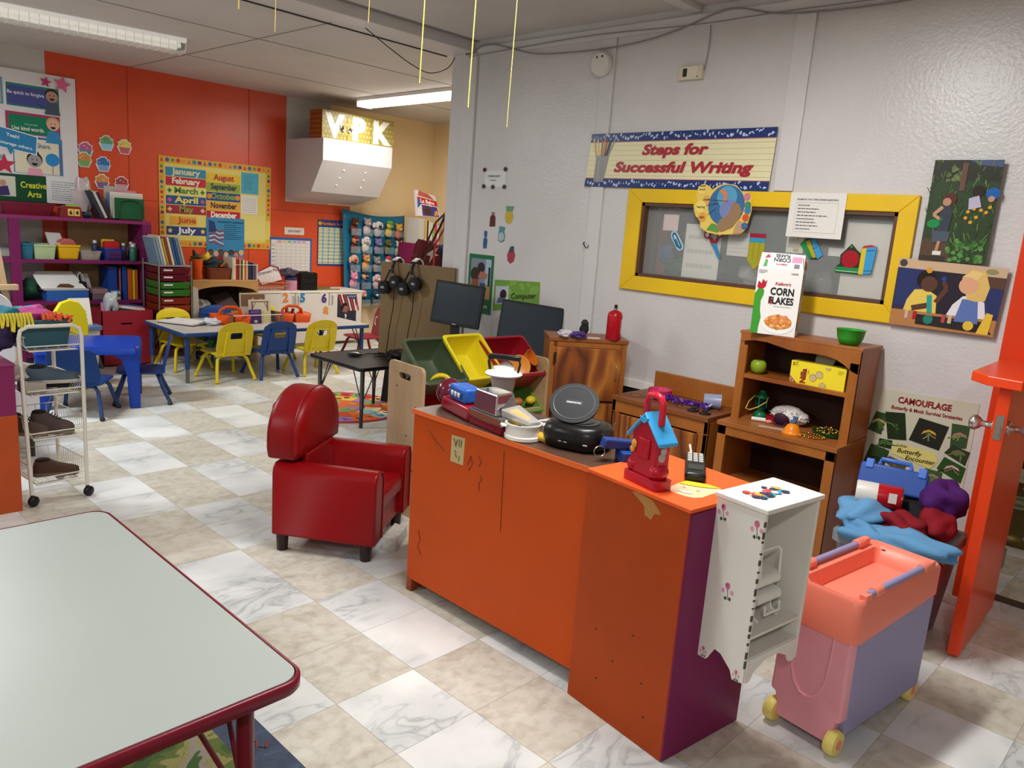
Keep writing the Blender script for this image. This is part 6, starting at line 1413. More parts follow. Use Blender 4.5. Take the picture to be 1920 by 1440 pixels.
for k, (c, z, yy, lab) in enumerate((('c98aa8', .56, .1, ''), ('2f4a78', .57, .16, ''), ('d9d4cc', .55, .06, ''), ('3a3436', .53, .03, ''), ('e3d2a0', .545, .2, ''))):
    o = MB().hexa([(2.47+.02*k, 7.30+yy*.8, .03), (2.80, 7.30+yy*.8, .03), (2.80, 7.31+yy*.8, .03), (2.47+.02*k, 7.31+yy*.8, .03)], [(2.46+.02*k, 7.32+yy*.8, z), (2.83, 7.33+yy*.8, z-.05), (2.83, 7.345+yy*.8, z-.05), (2.46+.02*k, 7.335+yy*.8, z)]).build('paper_sheet', mat(c, .6), smooth=0)
    tag(o, ['pink folder', 'dark blue folder', 'white sheet', 'black folder', 'cream folder'][k]+' sticking out of the dark red box', 'paper', 'papers in the dark red box')
o = MB().blob((2.53, 7.36, .56), (.06, .05, .10), 6, .2).build('plastic_bag', mat('aeb0b6', .25), smooth=60); tag(o, 'clear plastic bag standing up at the left of the dark red box', 'bag')
# floor items beyond
o = MB().hexa([(2.38, 7.20, .0), (2.41, 7.22, .0), (2.41, 7.42, 0), (2.38, 7.42, 0)], [(2.25, 7.22, .42), (2.28, 7.24, .42), (2.28, 7.42, .42), (2.25, 7.42, .42)]).build('grey_panel', mat('5a5a5e', .5), smooth=0); tag(o, 'dark grey panel leaning left of the dark red box', 'panel')
# wooden easel and white chair back at the left edge
t = thing('easel', 'pale wooden easel legs at the left edge behind the wire cart', 'easel', (1.45, 6.3, 0))
MB().hexa([(.10, 0, 0), (.135, 0, 0), (.135, .03, 0), (.10, .03, 0)], [(-.04, 0, 1.2), (-.005, 0, 1.2), (-.005, .03, 1.2), (-.04, .03, 1.2)]).build('leg', M_lw, t, smooth=0)
MB().hexa([(-.45, 0, 0), (-.415, 0, 0), (-.415, .03, 0), (-.45, .03, 0)], [(-.30, 0, 1.2), (-.265, 0, 1.2), (-.265, .03, 1.2), (-.30, .03, 1.2)]).build('leg', M_lw, t, smooth=0)
MB().box(-.4, -.03, .80, .10, .03, .84).build('tray', M_lw, t, bevel=.004, smooth=0)
MB().box(-.3, .03, .84, -.02, .04, 1.2).build('board', mat('3a3432', .5), t, smooth=0)
t = thing('white_armchair', 'white padded chair at the left edge behind the clothes bin', 'chair', (.98, 5.35, 0))
MB().loft([[(x*k, y, z) for x, z in rrect(-.30, .38, .30, .90, .12, 6)] for y, k in ((-.05, .97), (-.03, 1), (.05, 1), (.07, .97))]).build('backrest', mat('d9dbe0', .5), t, smooth=60)
MB().box(-.3, -.5, .12, .3, 0.0, .42).build('seat', mat('d3d6dc', .5), t, bevel=.04, seg=4, smooth=60)
for x, y in ((-.25, -.45), (.25, -.45), (-.25, 0), (.25, 0)): MB().cyl((x, y, 0), (x, y, .13), .018).build('leg', mat('3a3432', .5), t)
# low purple and orange cabinet at the left edge
t = thing('low_cabinet', 'low purple-topped cabinet with an orange base at the left edge', 'cabinet', (.962, 4.03, 0))
MB().box(-1.4, 0, 0, 0, .42, .47).build('base', mat('b0481a', .4, var=.07), t, bevel=.002, smooth=0)
MB().box(-1.4, 0, .47, -.003, .42, .70).build('body', mat('7d2152', .38, var=.05), t, bevel=.002, smooth=0)
MB().box(-1.4, -.004, .70, 0, .42, .713).build('top_panel', mat('8a2a5c', .36), t, bevel=.002, smooth=0)

# wire cart with four baskets
t = thing('wire_cart', 'white four-tier wire basket cart on black casters', 'cart', (1.01, 4.06, 0), math.radians(3))
M_wr = mat('d6d0c4', .35)
CW, CD = .25, .33; sk = -.02     # the cart runs back and to the left
def C_(x, y, z): return (x+sk*y/CD*.8, y, z)
for y in (0, CD):
    f_ = MB().tube([C_(0, y, .06), C_(-.02, y, .82), C_(-.012, y, .858), C_(.02, y, .875), C_(CW-.04, y, .875), C_(CW-.008, y, .858), C_(CW-.0, y, .82), C_(CW, y, .06)], .0095, 8)
    f_.build('frame', M_wr, t, smooth=60)
for z0, dp_, gx in ((.755, .07, 0), (.54, .075, 0), (.325, .10, 0), (.10, .10, 0)):
    bk_ = MB()
    def lp(z, ins): return [C_(ins, ins, z), C_(CW-ins, ins, z), C_(CW-ins, CD-ins, z), C_(ins, CD-ins, z)]
    bk_.tube(lp(z0+dp_, .004)[1:]+lp(z0+dp_, .004)[:1], .0032, 5)
    bk_.tube([C_(.004, .004, z0+dp_*.35), C_(CW-.004, .004, z0+dp_*.35)], .0032, 5); bk_.tube(lp(z0, .03), .0032, 5, closed=True)
    bk_.tube([C_(.02, .004, z0+.002), C_(CW-.02, .004, z0+.002)], .0032, 5)
    for k in range(15):
        y = .02+k*(CD-.04)/14; bk_.tube([C_(.004, y, z0+dp_), C_(.008, y, z0+dp_*.45), C_(.03, y, z0), C_(CW-.03, y, z0), C_(CW-.008, y, z0+dp_*.45), C_(CW-.004, y, z0+dp_)], .0016, 4)
    for k in range(4):
        x = .05+k*(CW-.1)/3; bk_.tube([C_(x, .006, z0+.02), C_(x, .03, z0-.001), C_(x, CD-.03, z0-.001), C_(x, CD-.004, z0+dp_)], .0016, 4)
    bk_.build('basket', M_wr, t, smooth=60)
for x, y in ((0, 0), (CW, 0), (0, CD), (CW, CD)):
    p = C_(x, y, 0)
    w_ = MB().lathe([(.0, -.014), (.02, -.014), (.026, -.008), (.026, .008), (.02, .014), (0, .014)], n=18).build('caster', mat('171718', .35), t, smooth=50, loc=(p[0]+.006, p[1], .0262)); w_.rotation_euler = (PI/2, 0, .4)
    MB().cyl((p[0], p[1], .03), (p[0], p[1], .066), .008, n=10).build('caster_stem', mat('2a2a2b', .4), t)
def CP(x, y, z):    # a point in the cart, in room coordinates
    c, s_ = math.cos(math.radians(3)), math.sin(math.radians(3)); q = C_(x, y, z); return (1.01+q[0]*c-q[1]*s_, 4.06+q[0]*s_+q[1]*c, z)
def shoe(name, label, loc, rz, L, col, sole, tongue=None, high=.075, laces=True):
    t_ = thing(name, label, 'shoe', loc, rz, 'shoes in the wire cart')
    st = [(-.5, .55, .5), (-.46, .8, .9), (-.3, .92, 1.0), (-.12, .86, .95), (.05, .92, .72), (.22, 1.0, .56), (.36, .92, .47), (.46, .62, .36), (.5, .3, .24)]
    w_ = L*.17
    MB().loft([[(L*x, w_*k*sx, z) for sx, z in ((-1, 0), (1, 0), (1.03, .018), (-1.03, .018))] for x, k, h in st]).build('sole', mat(sole, .6), t_, bevel=.003, smooth=50)
    MB().loft([[(L*x, w_*k*.94*math.cos(math.radians(q)), .016+(high*h)*max(0, math.sin(math.radians(q)))**.8) for q in range(0, 181, 20)] for x, k, h in st], 0).build('upper', mat(col, .75, bump=.2, bs=300), t_, smooth=60)
    MB().ell((-L*.28, 0, .016+high*.93), (L*.17, w_*.6, .012), 14, 8).build('opening', mat('1d1814', .8), t_)
    if laces:
        lc = MB()
        for k in range(4): lc.tube([(L*(.0+k*.055), -w_*.45, .016+high*(.80-k*.075)), (L*(.02+k*.055), 0, .022+high*(.84-k*.085)), (L*(.0+k*.055), w_*.45, .016+high*(.80-k*.075))], .0025, 5)
        lc.build('laces', mat(tongue or '2c2622', .7), t_)
    return t_
shoe('shoe', 'brown slip-on shoe on the lowest tier of the wire cart', CP(.15, .10, .108), math.radians(-18), .20, '4a3326', '6a5a50', laces=False, high=.07)
shoe('shoe', 'brown lace-up shoe on the third tier, toe to the right', CP(.13, .07, .333), math.radians(-25), .19, '4f423a', '7a6a5c', high=.10)
shoe('shoe', 'brown lace-up shoe at the left of the third tier, half behind the frame', CP(.03, .10, .333), math.radians(-35), .19, '554840', '84756a', high=.09)
shoe('shoe', 'slate blue canvas shoe on top of the second tier', CP(.15, .08, .585), math.radians(-8), .24, '43525e', 'b5aca0', high=.07, laces=False)
shoe('shoe', 'black shoe under the slate blue one on the second tier', CP(.17, .16, .548), math.radians(-15), .2, '1d1c1e', '2a292b', high=.05)
o = MB().box(-.05, -.05, 0, .05, .05, .055).build('shoe_box', mat('a39a90', .7), bevel=.01, smooth=50, loc=CP(.05, .07, .547)); tag(o, 'pale grey lump of cloth under the shoes on the second tier', 'cloth')
o = MB().blob((0, 0, .04), (.09, .08, .045), 9, .22).build('cloth', mat('b9aca2', .9), smooth=60, loc=CP(.04, .17, .585)); tag(o, 'pale crumpled cloth behind the slate blue shoe on the second tier', 'cloth')
t = thing('clothes_tub', 'dark teal plastic tub on the top tier of the wire cart', 'storage tub', CP(.115, .15, .762), math.radians(3))
MB().loft([[(x, y, z) for x, y in rrect(-.115*k, -.12*k, .115*k, .12*k, .02, 4)] for z, k in ((0, .88), (.12, 1.0), (.125, 1.05), (.135, 1.05))]).build('tub', mat('2d5560', .4), t, smooth=40)
rd = random.Random(33)
for k, (x, y, z, r, c, lab) in enumerate(((.0, .18, .93, (.10, .09, .045), '1f6d80', 'teal knitted cloth at the left of the heap in the teal tub'), (.10, .16, .925, (.075, .08, .045), 'b03a78', 'magenta cloth in the middle of the heap in the teal tub'), (.135, .20, .935, (.05, .05, .04), 'd05aa0', 'pink cloth at the top of the heap in the teal tub'), (.10, .24, .935, (.06, .06, .035), '2a86b8', 'bright blue cloth at the back of the heap in the teal tub'), (.06, .21, .93, (.05, .05, .035), '4f9a62', 'green cloth between the blue and magenta cloths in the teal tub'))):
    o = MB().blob((0, 0, 0), r, 20+k, .2, 22, 12, fr=3.4).build('dress_up_cloth', mat(c, .85), smooth=70, loc=CP(x, y, z-.03)); tag(o, lab, 'cloth', 'dress-up cloths heaped in the teal tub')
og = MB()
for k in range(20):
    x, y = rd.uniform(.11, .22), rd.uniform(.03, .12); og.tube([(x, y, .915-(x-.1)*.12), (x+rd.uniform(-.03, .03), y+rd.uniform(-.02, .02), .93-(x-.1)*.15), (x+rd.uniform(-.03, .04), y+rd.uniform(-.03, .0), .905-(x-.1)*.2)], .008, 6)
og.v = [CP(*p) for p in og.v]
o = og.build('fringed_cloth', mat('dc5f3a', .8), smooth=60); tag(o, 'orange fringed cloth hanging over the front of the teal tub', 'cloth', 'dress-up cloths heaped in the teal tub')
yg = MB()
for k in range(12):
    x = -.10+k*.014; yg.tube([(x, .06, .93), (x-.005, .03, .91), (x-.01+rd.uniform(-.006, .006), .015, .86+rd.uniform(-.01, .02))], .006, 5)
yg.v = [CP(*p) for p in yg.v]
o = yg.build('fringed_cloth', mat('dcc83a', .8), smooth=60); tag(o, 'yellow fringed cloth at the left end of the teal tub', 'cloth', 'dress-up cloths heaped in the teal tub')
o = MB().blob((0, 0, 0), (.07, .06, .07), 50, .18).build('dress_up_cloth', mat('33264a', .85), smooth=70, loc=CP(-.055, .12, .83)); tag(o, 'dark purple cloth hanging below the yellow fringe at the tub end', 'cloth', 'dress-up cloths heaped in the teal tub')
# ------------------------------------------------------------------ orange wall: boards and posters
YS = YB-.004
t = thing('display_board', 'white display board with children\'s behaviour posters at the upper left', 'display board', (0, 0, 0))
MB().box(.9, YB-.03, 1.56, 2.51, YB-.001, 2.50).build('panel', mat('d9d5d6', .45, var=.02), t, smooth=0)
YP = YB-.0335
def post(x0, z1, x1, z0, name, label, base, fn, y=YP, group='behaviour posters on the white board'):
    a = wally(x0, z1, x1, z0, y=y+.0025, base=base, rough=.35); fn(a); return a.done(name, label, 'poster', group)
def p_forgive(a):
    a.rect(.0, .0, 1, 1, 'e0e0e0', 1); a.rect(.03, .04, .97, .94, '2f7f72', 2); a.rect(.05, .10, .90, .84, '4a4f8f', 3); a.text('Be quick to forgive.', .38, .52, .13, 'e3e3ea', w=.66, bold=.015, l=6); kid(a, .84, .60, .23, 'b58a76', '2a211f', '4a5566', 5)
    a.line(.55, .25, .7, .12, .02, '2a2a3a', 6)
post(1.95, 2.40, 2.385, 2.19, 'value_poster', 'purple poster reading Be quick to forgive', 'd9d9d9', p_forgive)
def p_kind(a):
    a.rect(.01, .02, .98, .98, 'a33a5c', 1); a.rect(.06, .06, .9, .86, '147a58', 2); a.text('Use kind words.', .4, .2, .17, 'ece8e0', w=.58, bold=.015, l=6); a.text('You are nice', .45, .45, .07, 'd9e0d0', l=6); kid(a, .85, .58, .26, 'dcae98', 'c9a46c', '3a86b8', 5)
post(1.945, 2.155, 2.38, 1.965, 'value_poster', 'green poster reading Use kind words', 'd9d9d9', p_kind)
def p_share(a):
    a.rect(.01, .02, .99, .98, '4a6fa0', 1); a.rect(.03, .03, .92, .92, 'd9d2b8', 2); a.text('Share.', .62, .70, .12, '3f6a8f', bold=.015, w=.28, l=6)
    kid(a, .42, .35, .17, '9a9494', '221d1d', 'd99aac', 4); a.disc(.42, .52, .12, '221d1d', 3, 14); a.disc(.78, .42, .17, '2a86c4', 5, 20); a.line(.78, .25, .78, .04, .012, '333333', 5)
post(1.99, 1.965, 2.385, 1.635, 'value_poster', 'poster reading Share with a child and a blue balloon', 'd9d9d9', p_share)
a = Art((1.86, YP-.006, 2.025), (2.19, YP-.006, 1.96), (2.175, YP-.006, 1.80), (1.85, YP-.006, 1.845), base='dfe5ea', rough=.35); a.rect(.0, .05, .97, .95, '2f7fae', 2); a.text('Yeah!', .42, .62, .17, 'eef2f4', l=5, w=.30); a.text('encourage others.', .45, .22, .14, 'eef2f4', w=.9, bold=.015, l=5); a.poly([(.3, .05), (.45, .05), (.38, -.25)], '2f7fae', 2)
a.done('value_poster', 'blue speech bubble poster reading Yeah! encourage others', 'poster', 'behaviour posters on the white board')
a = wally(1.2, 2.42, 1.94, 2.20, y=YP+.0025, base='6f8f9f', rough=.35); a.rect(.9, .05, .98, .95, '9ab5bf', 2); a.done('value_poster', 'blue-grey edged poster cut by the left edge, beside the forgive poster', 'poster', 'behaviour posters on the white board')
a = wally(1.2, 1.86, 1.93, 1.63, y=YP+.0025, base='d9c9c4', rough=.35); a.star(.88, .5, .45, '6fa0a8', 3); a.star(.99, .3, .4, 'b8304a', 4); a.star(.75, .2, .3, 'd98a9a', 4); a.done('value_poster', 'pale poster with teal and red stars at the bottom left of the white board', 'poster', 'behaviour posters on the white board')
for (x, z, r, c, lab) in ((2.40, 2.435, .075, 'd9628f', 'large pink paper star at the top right corner of the white board'), (2.27, 2.435, .048, 'b83a6c', 'small magenta paper star left of the larger pink one')):
    a = wally(x-r, z+r, x+r, z-r, y=YP-.006, base=c, rough=.35, shape=[(.5+.5*(1 if i % 2 == 0 else .45)*math.cos(math.radians(80+36*i)), .5+.5*(1 if i % 2 == 0 else .45)*math.sin(math.radians(80+36*i))) for i in range(10)])
    a.done('paper_star', lab, 'paper star')
a = wally(1.5, 1.625, 2.25, 1.395, y=YB-.045, base='12482e', rough=.3); a.rect(.40, .16, .66, .9, 'c9c9b8', 2); a.poly([(.48, .16), (.60, .2), (.58, .55), (.5, .5)], '3a3266', 3); a.disc(.53, .64, .12, 'b58a76', 4, 12); a.text('Creative', .845, .52, .22, 'd6d83a', w=.27, bold=.02); a.text('Arts', .85, .18, .22, 'd6d83a', w=.15, bold=.02)
a.done('area_label', 'dark green label reading Creative Arts above the purple shelf', 'sign')
a = wally(2.235, 1.63, 2.53, 1.395, y=YB-.05, base='dcdbda', rough=.4); a.lines(.14, .1, .85, .85, 9, '9a9a9c', .3, seed=4); a.done('notice_sheet', 'white typed sheet beside the Creative Arts label', 'paper')
cup = [(.22, 0), (.78, 0), (.98, .45), (.9, .62), (.95, .78), (.75, .86), (.66, 1), (.35, .98), (.2, .84), (.06, .78), (.1, .6), (.0, .45)]
for k, (x, z, ic, wr_, lab) in enumerate(((2.77, 1.98, '5f9a6c', '8fc4d8', 'cupcake cutout with green icing and blue case'), (2.93, 1.965, 'd9c85c', 'c05a6c', 'cupcake cutout with yellow icing and pink case'), (2.585, 1.90, 'b85a8a', '4a8f98', 'cupcake cutout with magenta icing, nearest the white board'), (2.57, 1.81, 'c9884a', '7aa05a', 'cupcake cutout with orange icing and green case'), (2.735, 1.785, '2f6fae', '7fa0cc', 'cupcake cutout with blue icing'), (2.72, 1.625, 'd9924a', '7a6a9a', 'cupcake cutout with orange icing and purple case'), (2.895, 1.62, 'a8404a', 'c9a0a8', 'cupcake cutout with red icing behind the file sorter'))):
    a = wally(x-.07, z+.07, x+.07, z-.07, y=YS-(.004 if k == 3 else 0), base='e3dcd4', rough=.4, shape=cup)
    a.poly([(.25, .05), (.75, .05), (.88, .45), (.12, .45)], wr_, 2); a.poly([(.08, .45), (.92, .45), (.86, .6), (.88, .76), (.7, .82), (.62, .93), (.38, .92), (.24, .8), (.12, .74), (.14, .6)], ic, 3)
    for q in range(4): a.disc(.25+.17*q, .6+.12*(q % 2), .04, ['d9d04a', 'c23a4a', '4a86c4', 'e0e0e0'][(q+k) % 4], 4, 7)
    a.done('cupcake_cutout', lab, 'cutout', 'cupcake cutouts on the orange wall')
# months board
a = wally(3.245, 1.925, 4.455, 1.04, y=YS, base='d9c96c', rough=.4)
a.rect(0, .0, 1, .075, 'd8a52c', 1); a.rect(0, .925, 1, 1, 'd8a52c', 1); a.rect(0, 0, .045, 1, 'd8a52c', 1); a.rect(.955, .35, 1, 1, 'd8a52c', 1); a.rect(.955, 0, 1, .12, 'd8a52c', 1)
shp = ['c23b3b', '2f62a8', '2f8a4a', 'c23b3b', 'd98a3a', 'c9527a', '2f8a86', '5a3a86']
for i in range(22):
    for (u, v) in ((.025+i*.0452, .962), (.025+i*.0452, .038)):
        c = shp[i % 8]
        if i % 8 in (0, 5): a.poly([(u-.014, v-.022), (u+.014, v-.022), (u, v+.026)], c, 3)
        elif i % 8 == 2: a.star(u, v, .028, c, 3)
        elif i % 8 in (4, 7): a.rect(u-.016, v-.018, u+.016, v+.018, c, 3)
        else: a.disc(u, v, .024, c, 3, 10)
for i in range(15):
    c = shp[(i*3) % 8]; a.disc(.022, .10+i*.056, .02, c, 3, 9 if i % 2 else 4); 
    if i > 5: a.disc(.978, .08+i*.058, .02, c, 3, 9 if i % 2 else 4)
M1 = (('January', '2f86a8', 'd9d0a0'), ('February', 'b52a38', 'e6dcc8'), ('March', 'd9cf7c', '3f7a34'), ('April', '26508e', 'e0d25c'), ('May', '9a2a3c', '8a9a3a'), ('June', 'd9a33c', 'b5522c'), ('July', '2c3f7e', 'e6e2da'))
z_ = .905
for k, (n_, c, tc_) in enumerate(M1):
    v1 = .885-k*.104-(.02 if k > 4 else 0)-(.012 if k > 5 else 0); v0 = v1-.096
    u0, u1 = (.055, .395) if k != 5 else (.085, .31)
    a.rect(u0, v0, u1, v1, c, 2); a.text(n_, (u0+u1)/2+(.03 if k == 5 else 0), v0+.024, .064, tc_, bold=.035, w=min(.24, .04*len(n_)) if k != 1 else .235)
    if k in (2, 3, 4, 6):
        for u in (.085, .365): a.star(u, (v0+v1)/2, .03, {2: '2f7a34', 3: 'c9527a', 4: 'd9b88a', 6: 'd9c85c'}[k], 4, n=5 if k == 6 else 4, q=.6)
M2 = (('August', 'd9b92c', 'a8202c'), ('September', '8fa03a', '26304a'), ('October', '1f4a80', '8a9a3a'), ('November', 'd9a03c', '2a2a3a'), ('December', 'b51f2c', 'ece6da'))
for k, (n_, c, tc_) in enumerate(M2):
    v1 = .865-k*.108; v0 = v1-.10; a.rect(.40, v0, .705, v1, c, 2); a.text(n_, .555, v0+.026, .064, tc_, bold=.035, w=.185 if k == 0 else .235)
    if k == 2:
        for u in (.425, .68): a.disc(u, (v0+v1)/2, .03, 'd9832c', 4, 12)
a.rect(.715, .66, .88, .91, '49a0b8', 2); a.lines(.74, .7, .84, .88, 9, '2f6f86', .3)
a.rect(.715, .42, .87, .64, 'd9d6d0', 2)
for i in range(7): a.rect(.73, .44+i*.027, .855, .443+i*.027, '9a9a9a', 3); a.rect(.73+i*.0205, .44, .7315+i*.0205, .605, '9a9a9a', 3)
a.rect(.71, .1, .95, .41, 'dccf7c', 2)
a.done('months_board', 'yellow bulletin board of month names with a shape border', 'bulletin board')
a = wally(3.725, 1.355, 4.145, .90, y=YS-.006, base='3a86b4', rough=.35)
a.text('THE PLEDGE OF ALLEGIANCE', .62, .89, .035, '26384c', bold=.02, maxw=.68); a.lines(.46, .5, .96, .86, 8, '2a4a62', .32, l=3, seed=2)
for i in range(7): a.poly([(.06, .43+i*.05), (.2, .46+i*.05), (.32, .40+i*.05), (.44, .42+i*.05-.06*(i < 2)), (.44, .395+i*.05-.06*(i < 2)), (.32, .375+i*.05), (.2, .435+i*.05), (.06, .405+i*.05)], ('a8303a' if i % 2 == 0 else 'dcd2cc'), 3)
a.poly([(.06, .66), (.06, .94), (.2, .9), (.26, .68)], '2c3f6e', 4)
for i, (s_, h_, tp) in enumerate((('6a4a38', '1f1a18', '5f9a4a'), ('d9a890', 'c9a050', 'a83a3a'), ('6a4a38', '1f1a18', '8a1f2c'), ('d9b090', '1f1a18', 'c9c4c0'), ('5a4030', '1f1a18', '3a7fb0'), ('c98a6a', '1a1614', 'd9652c'), ('dcb090', 'd9c060', 'b86a7a'))): kid(a, .1+i*.135, .2-.03*(i % 2), .055, s_, h_, tp, 5, False)
a.done('pledge_poster', 'blue Pledge of Allegiance poster with a flag over the months board', 'poster')
a = wally(4.63, 1.295, 4.88, 1.215, y=YS, base='d9cfc8'); a.text('JOB CHART', .5, .35, .3, '6a6060', w=.66); a.done('job_label', 'small white label reading Job Chart on the orange wall', 'sign')
a = wally(4.45, 1.18, 4.985, .78, y=YS, base='2f5f9e', rough=.35); a.rect(.03, .0, .96, .93, 'd8d4d0', 2)
for i in range(9): a.rect(.03, .08+i*.095, .96, .085+i*.095, '8a8884', 3)
for i in range(8): a.rect(.15+i*.115, .02, .154+i*.115, .93, '8a8884', 3)
for i in range(6): a.rect(.18+i*.115, .86, .27+i*.115, .91, ['d98a86', 'd9b08a', '7fb08a', '8aa8c9', 'b59ac9', 'd98aa0'][i], 3)
for i in range(7): a.lines(.045, .1+i*.11, .13, .14+i*.11, 1, '3a3a3c', .4, seed=i)
rd = random.Random(1)
for i in range(30): a.rect(rd.random()*.97, rd.choice((.94, .95)), rd.random()*.02+.01, .99, '7fa8c9', 3) if False else None
a.done('job_chart', 'white job chart grid with a blue border on the orange wall', 'chart')
a = wally(5.06, 1.405, 5.475, .87, y=YS, base='2a3a80', rough=.35); a.rect(.03, .04, .97, .84, 'd9d2a0', 2); a.text('Numbers 1-100', .5, .89, .065, 'd9862c', bold=.03, w=.78)
for u in (.06, .94): a.star(u, .92, .06, 'd9c82c', 5)
for i in range(10):
    if i % 2: a.rect(.03+i*.094, .04, .03+(i+1)*.094, .84, '9ac0d0', 3)
    for j in range(10): a.text(str(j*10+i+1), .077+i*.094, .775-j*.08, .035, '2a3030', bold=.01, l=5, maxw=.07)
a.done('number_chart', 'Numbers 1-100 chart on the orange wall by the puppet hanger', 'chart')

# ------------------------------------------------------------------ purple shelf and what stands on it
t = thing('purple_bookcase', 'long purple open bookcase against the orange wall', 'bookcase', (0, 0, 0))
M_pu = mat('6f1c50', .38, var=.06)
Y0, Y1 = 7.63, 8.0
MB().box(1.2, Y0, 1.255, 3.0, Y1, 1.285).build('top_board', mat('7d2a5c', .36), t, bevel=.002, smooth=0)
for x0, x1 in ((1.835, 1.915), (2.92, 3.0), (1.2, 1.24)): MB().box(x0, Y0-.004, 0, x1, Y1 if x1 != 1.915 else Y0+.03, 1.256).build('upright', M_pu, t, bevel=.002, smooth=0)
for z in (.885, .52, .06): MB().box(1.24, Y0, z, 2.92, Y1, z+.03).build('shelf', M_pu, t, bevel=.002, smooth=0)
MB().box(2.39, Y1-.01, .09, 2.93, Y1, 1.255).build('back_panel', mat('a8875a', .6, var=.08), t, smooth=0)
def tote(name, label, x0, x1, z0, z1, col, y=7.67, d=.26, alpha=1.0, grp='bins on the purple bookcase', cat='bin', step=False):
    t_ = thing(name, label, cat, ((x0+x1)/2, y+d/2, z0), 0, grp); w_ = (x1-x0); h = z1-z0
    m = mat(col, .38, alpha=alpha)
    lv = [(0, .84), (h*.88, .96), (h*.88, 1.0), (h, 1.0)] if not step else [(0, .74), (h*.55, .78), (h*.56, .9), (h*.86, .94), (h*.87, 1.0), (h, 1.0)]
    rg = lambda k, z, i=0: [(x, yy, z) for x, yy in rrect(-w_/2*k+i, -d/2*k+i, w_/2*k-i, d/2*k-i, .015, 3)]
    MB().loft([rg(k, z) for z, k in lv]+[rg(1, h, .005), rg(.85, .008, .005)]).build('tub', m, t_, smooth=40)
    return t_
ZA = .9155
tote('storage_bin', 'teal bin at the left of the upper shelf', 1.92, 2.03, ZA, 1.05, '2a6a80')
tote('storage_bin', 'pale green bin on the upper shelf', 2.025, 2.205, ZA, 1.04, 'a9bd8f')
yb_ = tote('storage_bin', 'yellow stepped bin on the upper shelf', 2.215, 2.40, ZA, 1.045, 'd9a81a', step=True)
for k, (x, y_) in enumerate(((2.285, 7.78), (2.315, 7.74))):
    o = MB().cyl((x, y_, 1.035), (x, y_+.012, 1.04), .062, n=26).build('paper_plate', mat('c9706c', .6), smooth=40); tag(o, 'pink paper disc standing in the yellow bin, '+('the rear one' if k == 0 else 'the front one'), 'paper plate', 'pink discs in the yellow bin')
o = MB().hexa([(2.18, 7.75, 1.0), (2.30, 7.75, 1.0), (2.30, 7.80, 1.0), (2.18, 7.80, 1.0)], [(2.15, 7.80, 1.145), (2.27, 7.80, 1.14), (2.27, 7.81, 1.14), (2.15, 7.81, 1.145)]).build('paper_sheet', mat('b9b4b0', .6), smooth=0); tag(o, 'grey papers leaning behind the pink discs', 'paper')
tote('storage_bin', 'clear plastic box on the upper shelf right of the yellow bin', 2.40, 2.575, ZA, .995, 'b5aa9e', alpha=.55)
bs_ = tote('storage_basket', 'blue lattice basket on the upper shelf', 2.60, 2.765, ZA, 1.025, '203a8a')
g_ = MB()
for i in range(6): g_.box(-.06, -.1255, .02+i*.015, .06, -.121, .026+i*.015, 0)
g_.build('lattice', mat('7a2a5c', .5), bs_, smooth=0)
o = MB().prism(rrect(2.62, .99, 2.75, 1.085, .02, 3), 7.74, 7.80, 'y').build('red_case', mat('b52026', .4), bevel=.004, smooth=0); tag(o, 'red plastic case standing in the blue basket', 'case')
o = MB().prism(rrect(2.62, 1.02, 2.73, 1.10, .01, 3), 7.81, 7.83, 'y').build('yellow_folder', mat('d9b03a', .5), smooth=0); tag(o, 'yellow card behind the red case', 'folder')
for k, (x, y, c, h, lab) in enumerate(((2.80, 7.78, '4a3f66', .155, 'dark purple paint bottle at the right of the upper shelf'), (2.845, 7.68, '2f6a5c', .15, 'teal green paint bottle in front at the right of the upper shelf'), (2.885, 7.76, '8a8a3a', .155, 'olive yellow paint bottle at the right of the upper shelf'), (2.905, 7.88, '7a4a66', .165, 'mauve paint bottle against the right upright'), (2.565, 7.83, '2a3a52', .17, 'dark blue paint bottle behind the clear box'))):
    t_ = thing('paint_bottle', lab, 'bottle', (x, y, ZA), 0, 'paint bottles on the purple bookcase')
    MB().lathe([(.026, 0), (.029, .004), (.029, h*.72), (.018, h*.85), (.013, h*.86)], n=16).build('bottle', mat(c, .3), t_, smooth=50)
    MB().lathe([(.016, h*.85), (.016, h), (0, h)], n=14).build('cap', mat('d9d6d0', .4), t_, smooth=40)
ZL = .5505
t_ = thing('document_box', 'blue box with a white lid full of papers on the lower shelf', 'box', (2.10, 7.65, ZL))
MB().box(0, 0, 0, .34, .25, .095).build('box', mat('2c5aa0', .45), t_, smooth=0); MB().box(-.02, -.004, .095, .345, .25, .105).build('lid', mat('b5b2ae', .5), t_, smooth=0)
o = MB().loft([[(x0, y, z), (x1, y, z), (x1, y+.02, z), (x0, y+.02, z)] for x0, x1, y, z in ((2.07, 2.43, 7.67, .658), (2.05, 2.40, 7.70, .70), (2.03, 2.37, 7.76, .77), (2.06, 2.35, 7.80, .80))]).build('open_booklet', mat('d3d0cb', .5), smooth=30); tag(o, 'open white booklet propped on the blue box', 'booklet')
o2 = MB().prism([(2.19, .672), (2.32, .665), (2.33, .68), (2.29, .70), (2.22, .70)], 7.672, 7.684, 'y').build('brown_picture', mat('5a3a26', .6), o, smooth=0)
o = MB().blob((2.0, 7.78, ZL+.09), (.075, .09, .09), 41, .18, flat=ZL+.001).build('green_bundle', mat('16402e', .7), smooth=60); tag(o, 'dark green bundle at the left of the lower shelf', 'bundle')
t_ = thing('gift_bag', 'black gift bag with white cord handles on the lower shelf', 'bag', (2.40, 7.70, ZL))
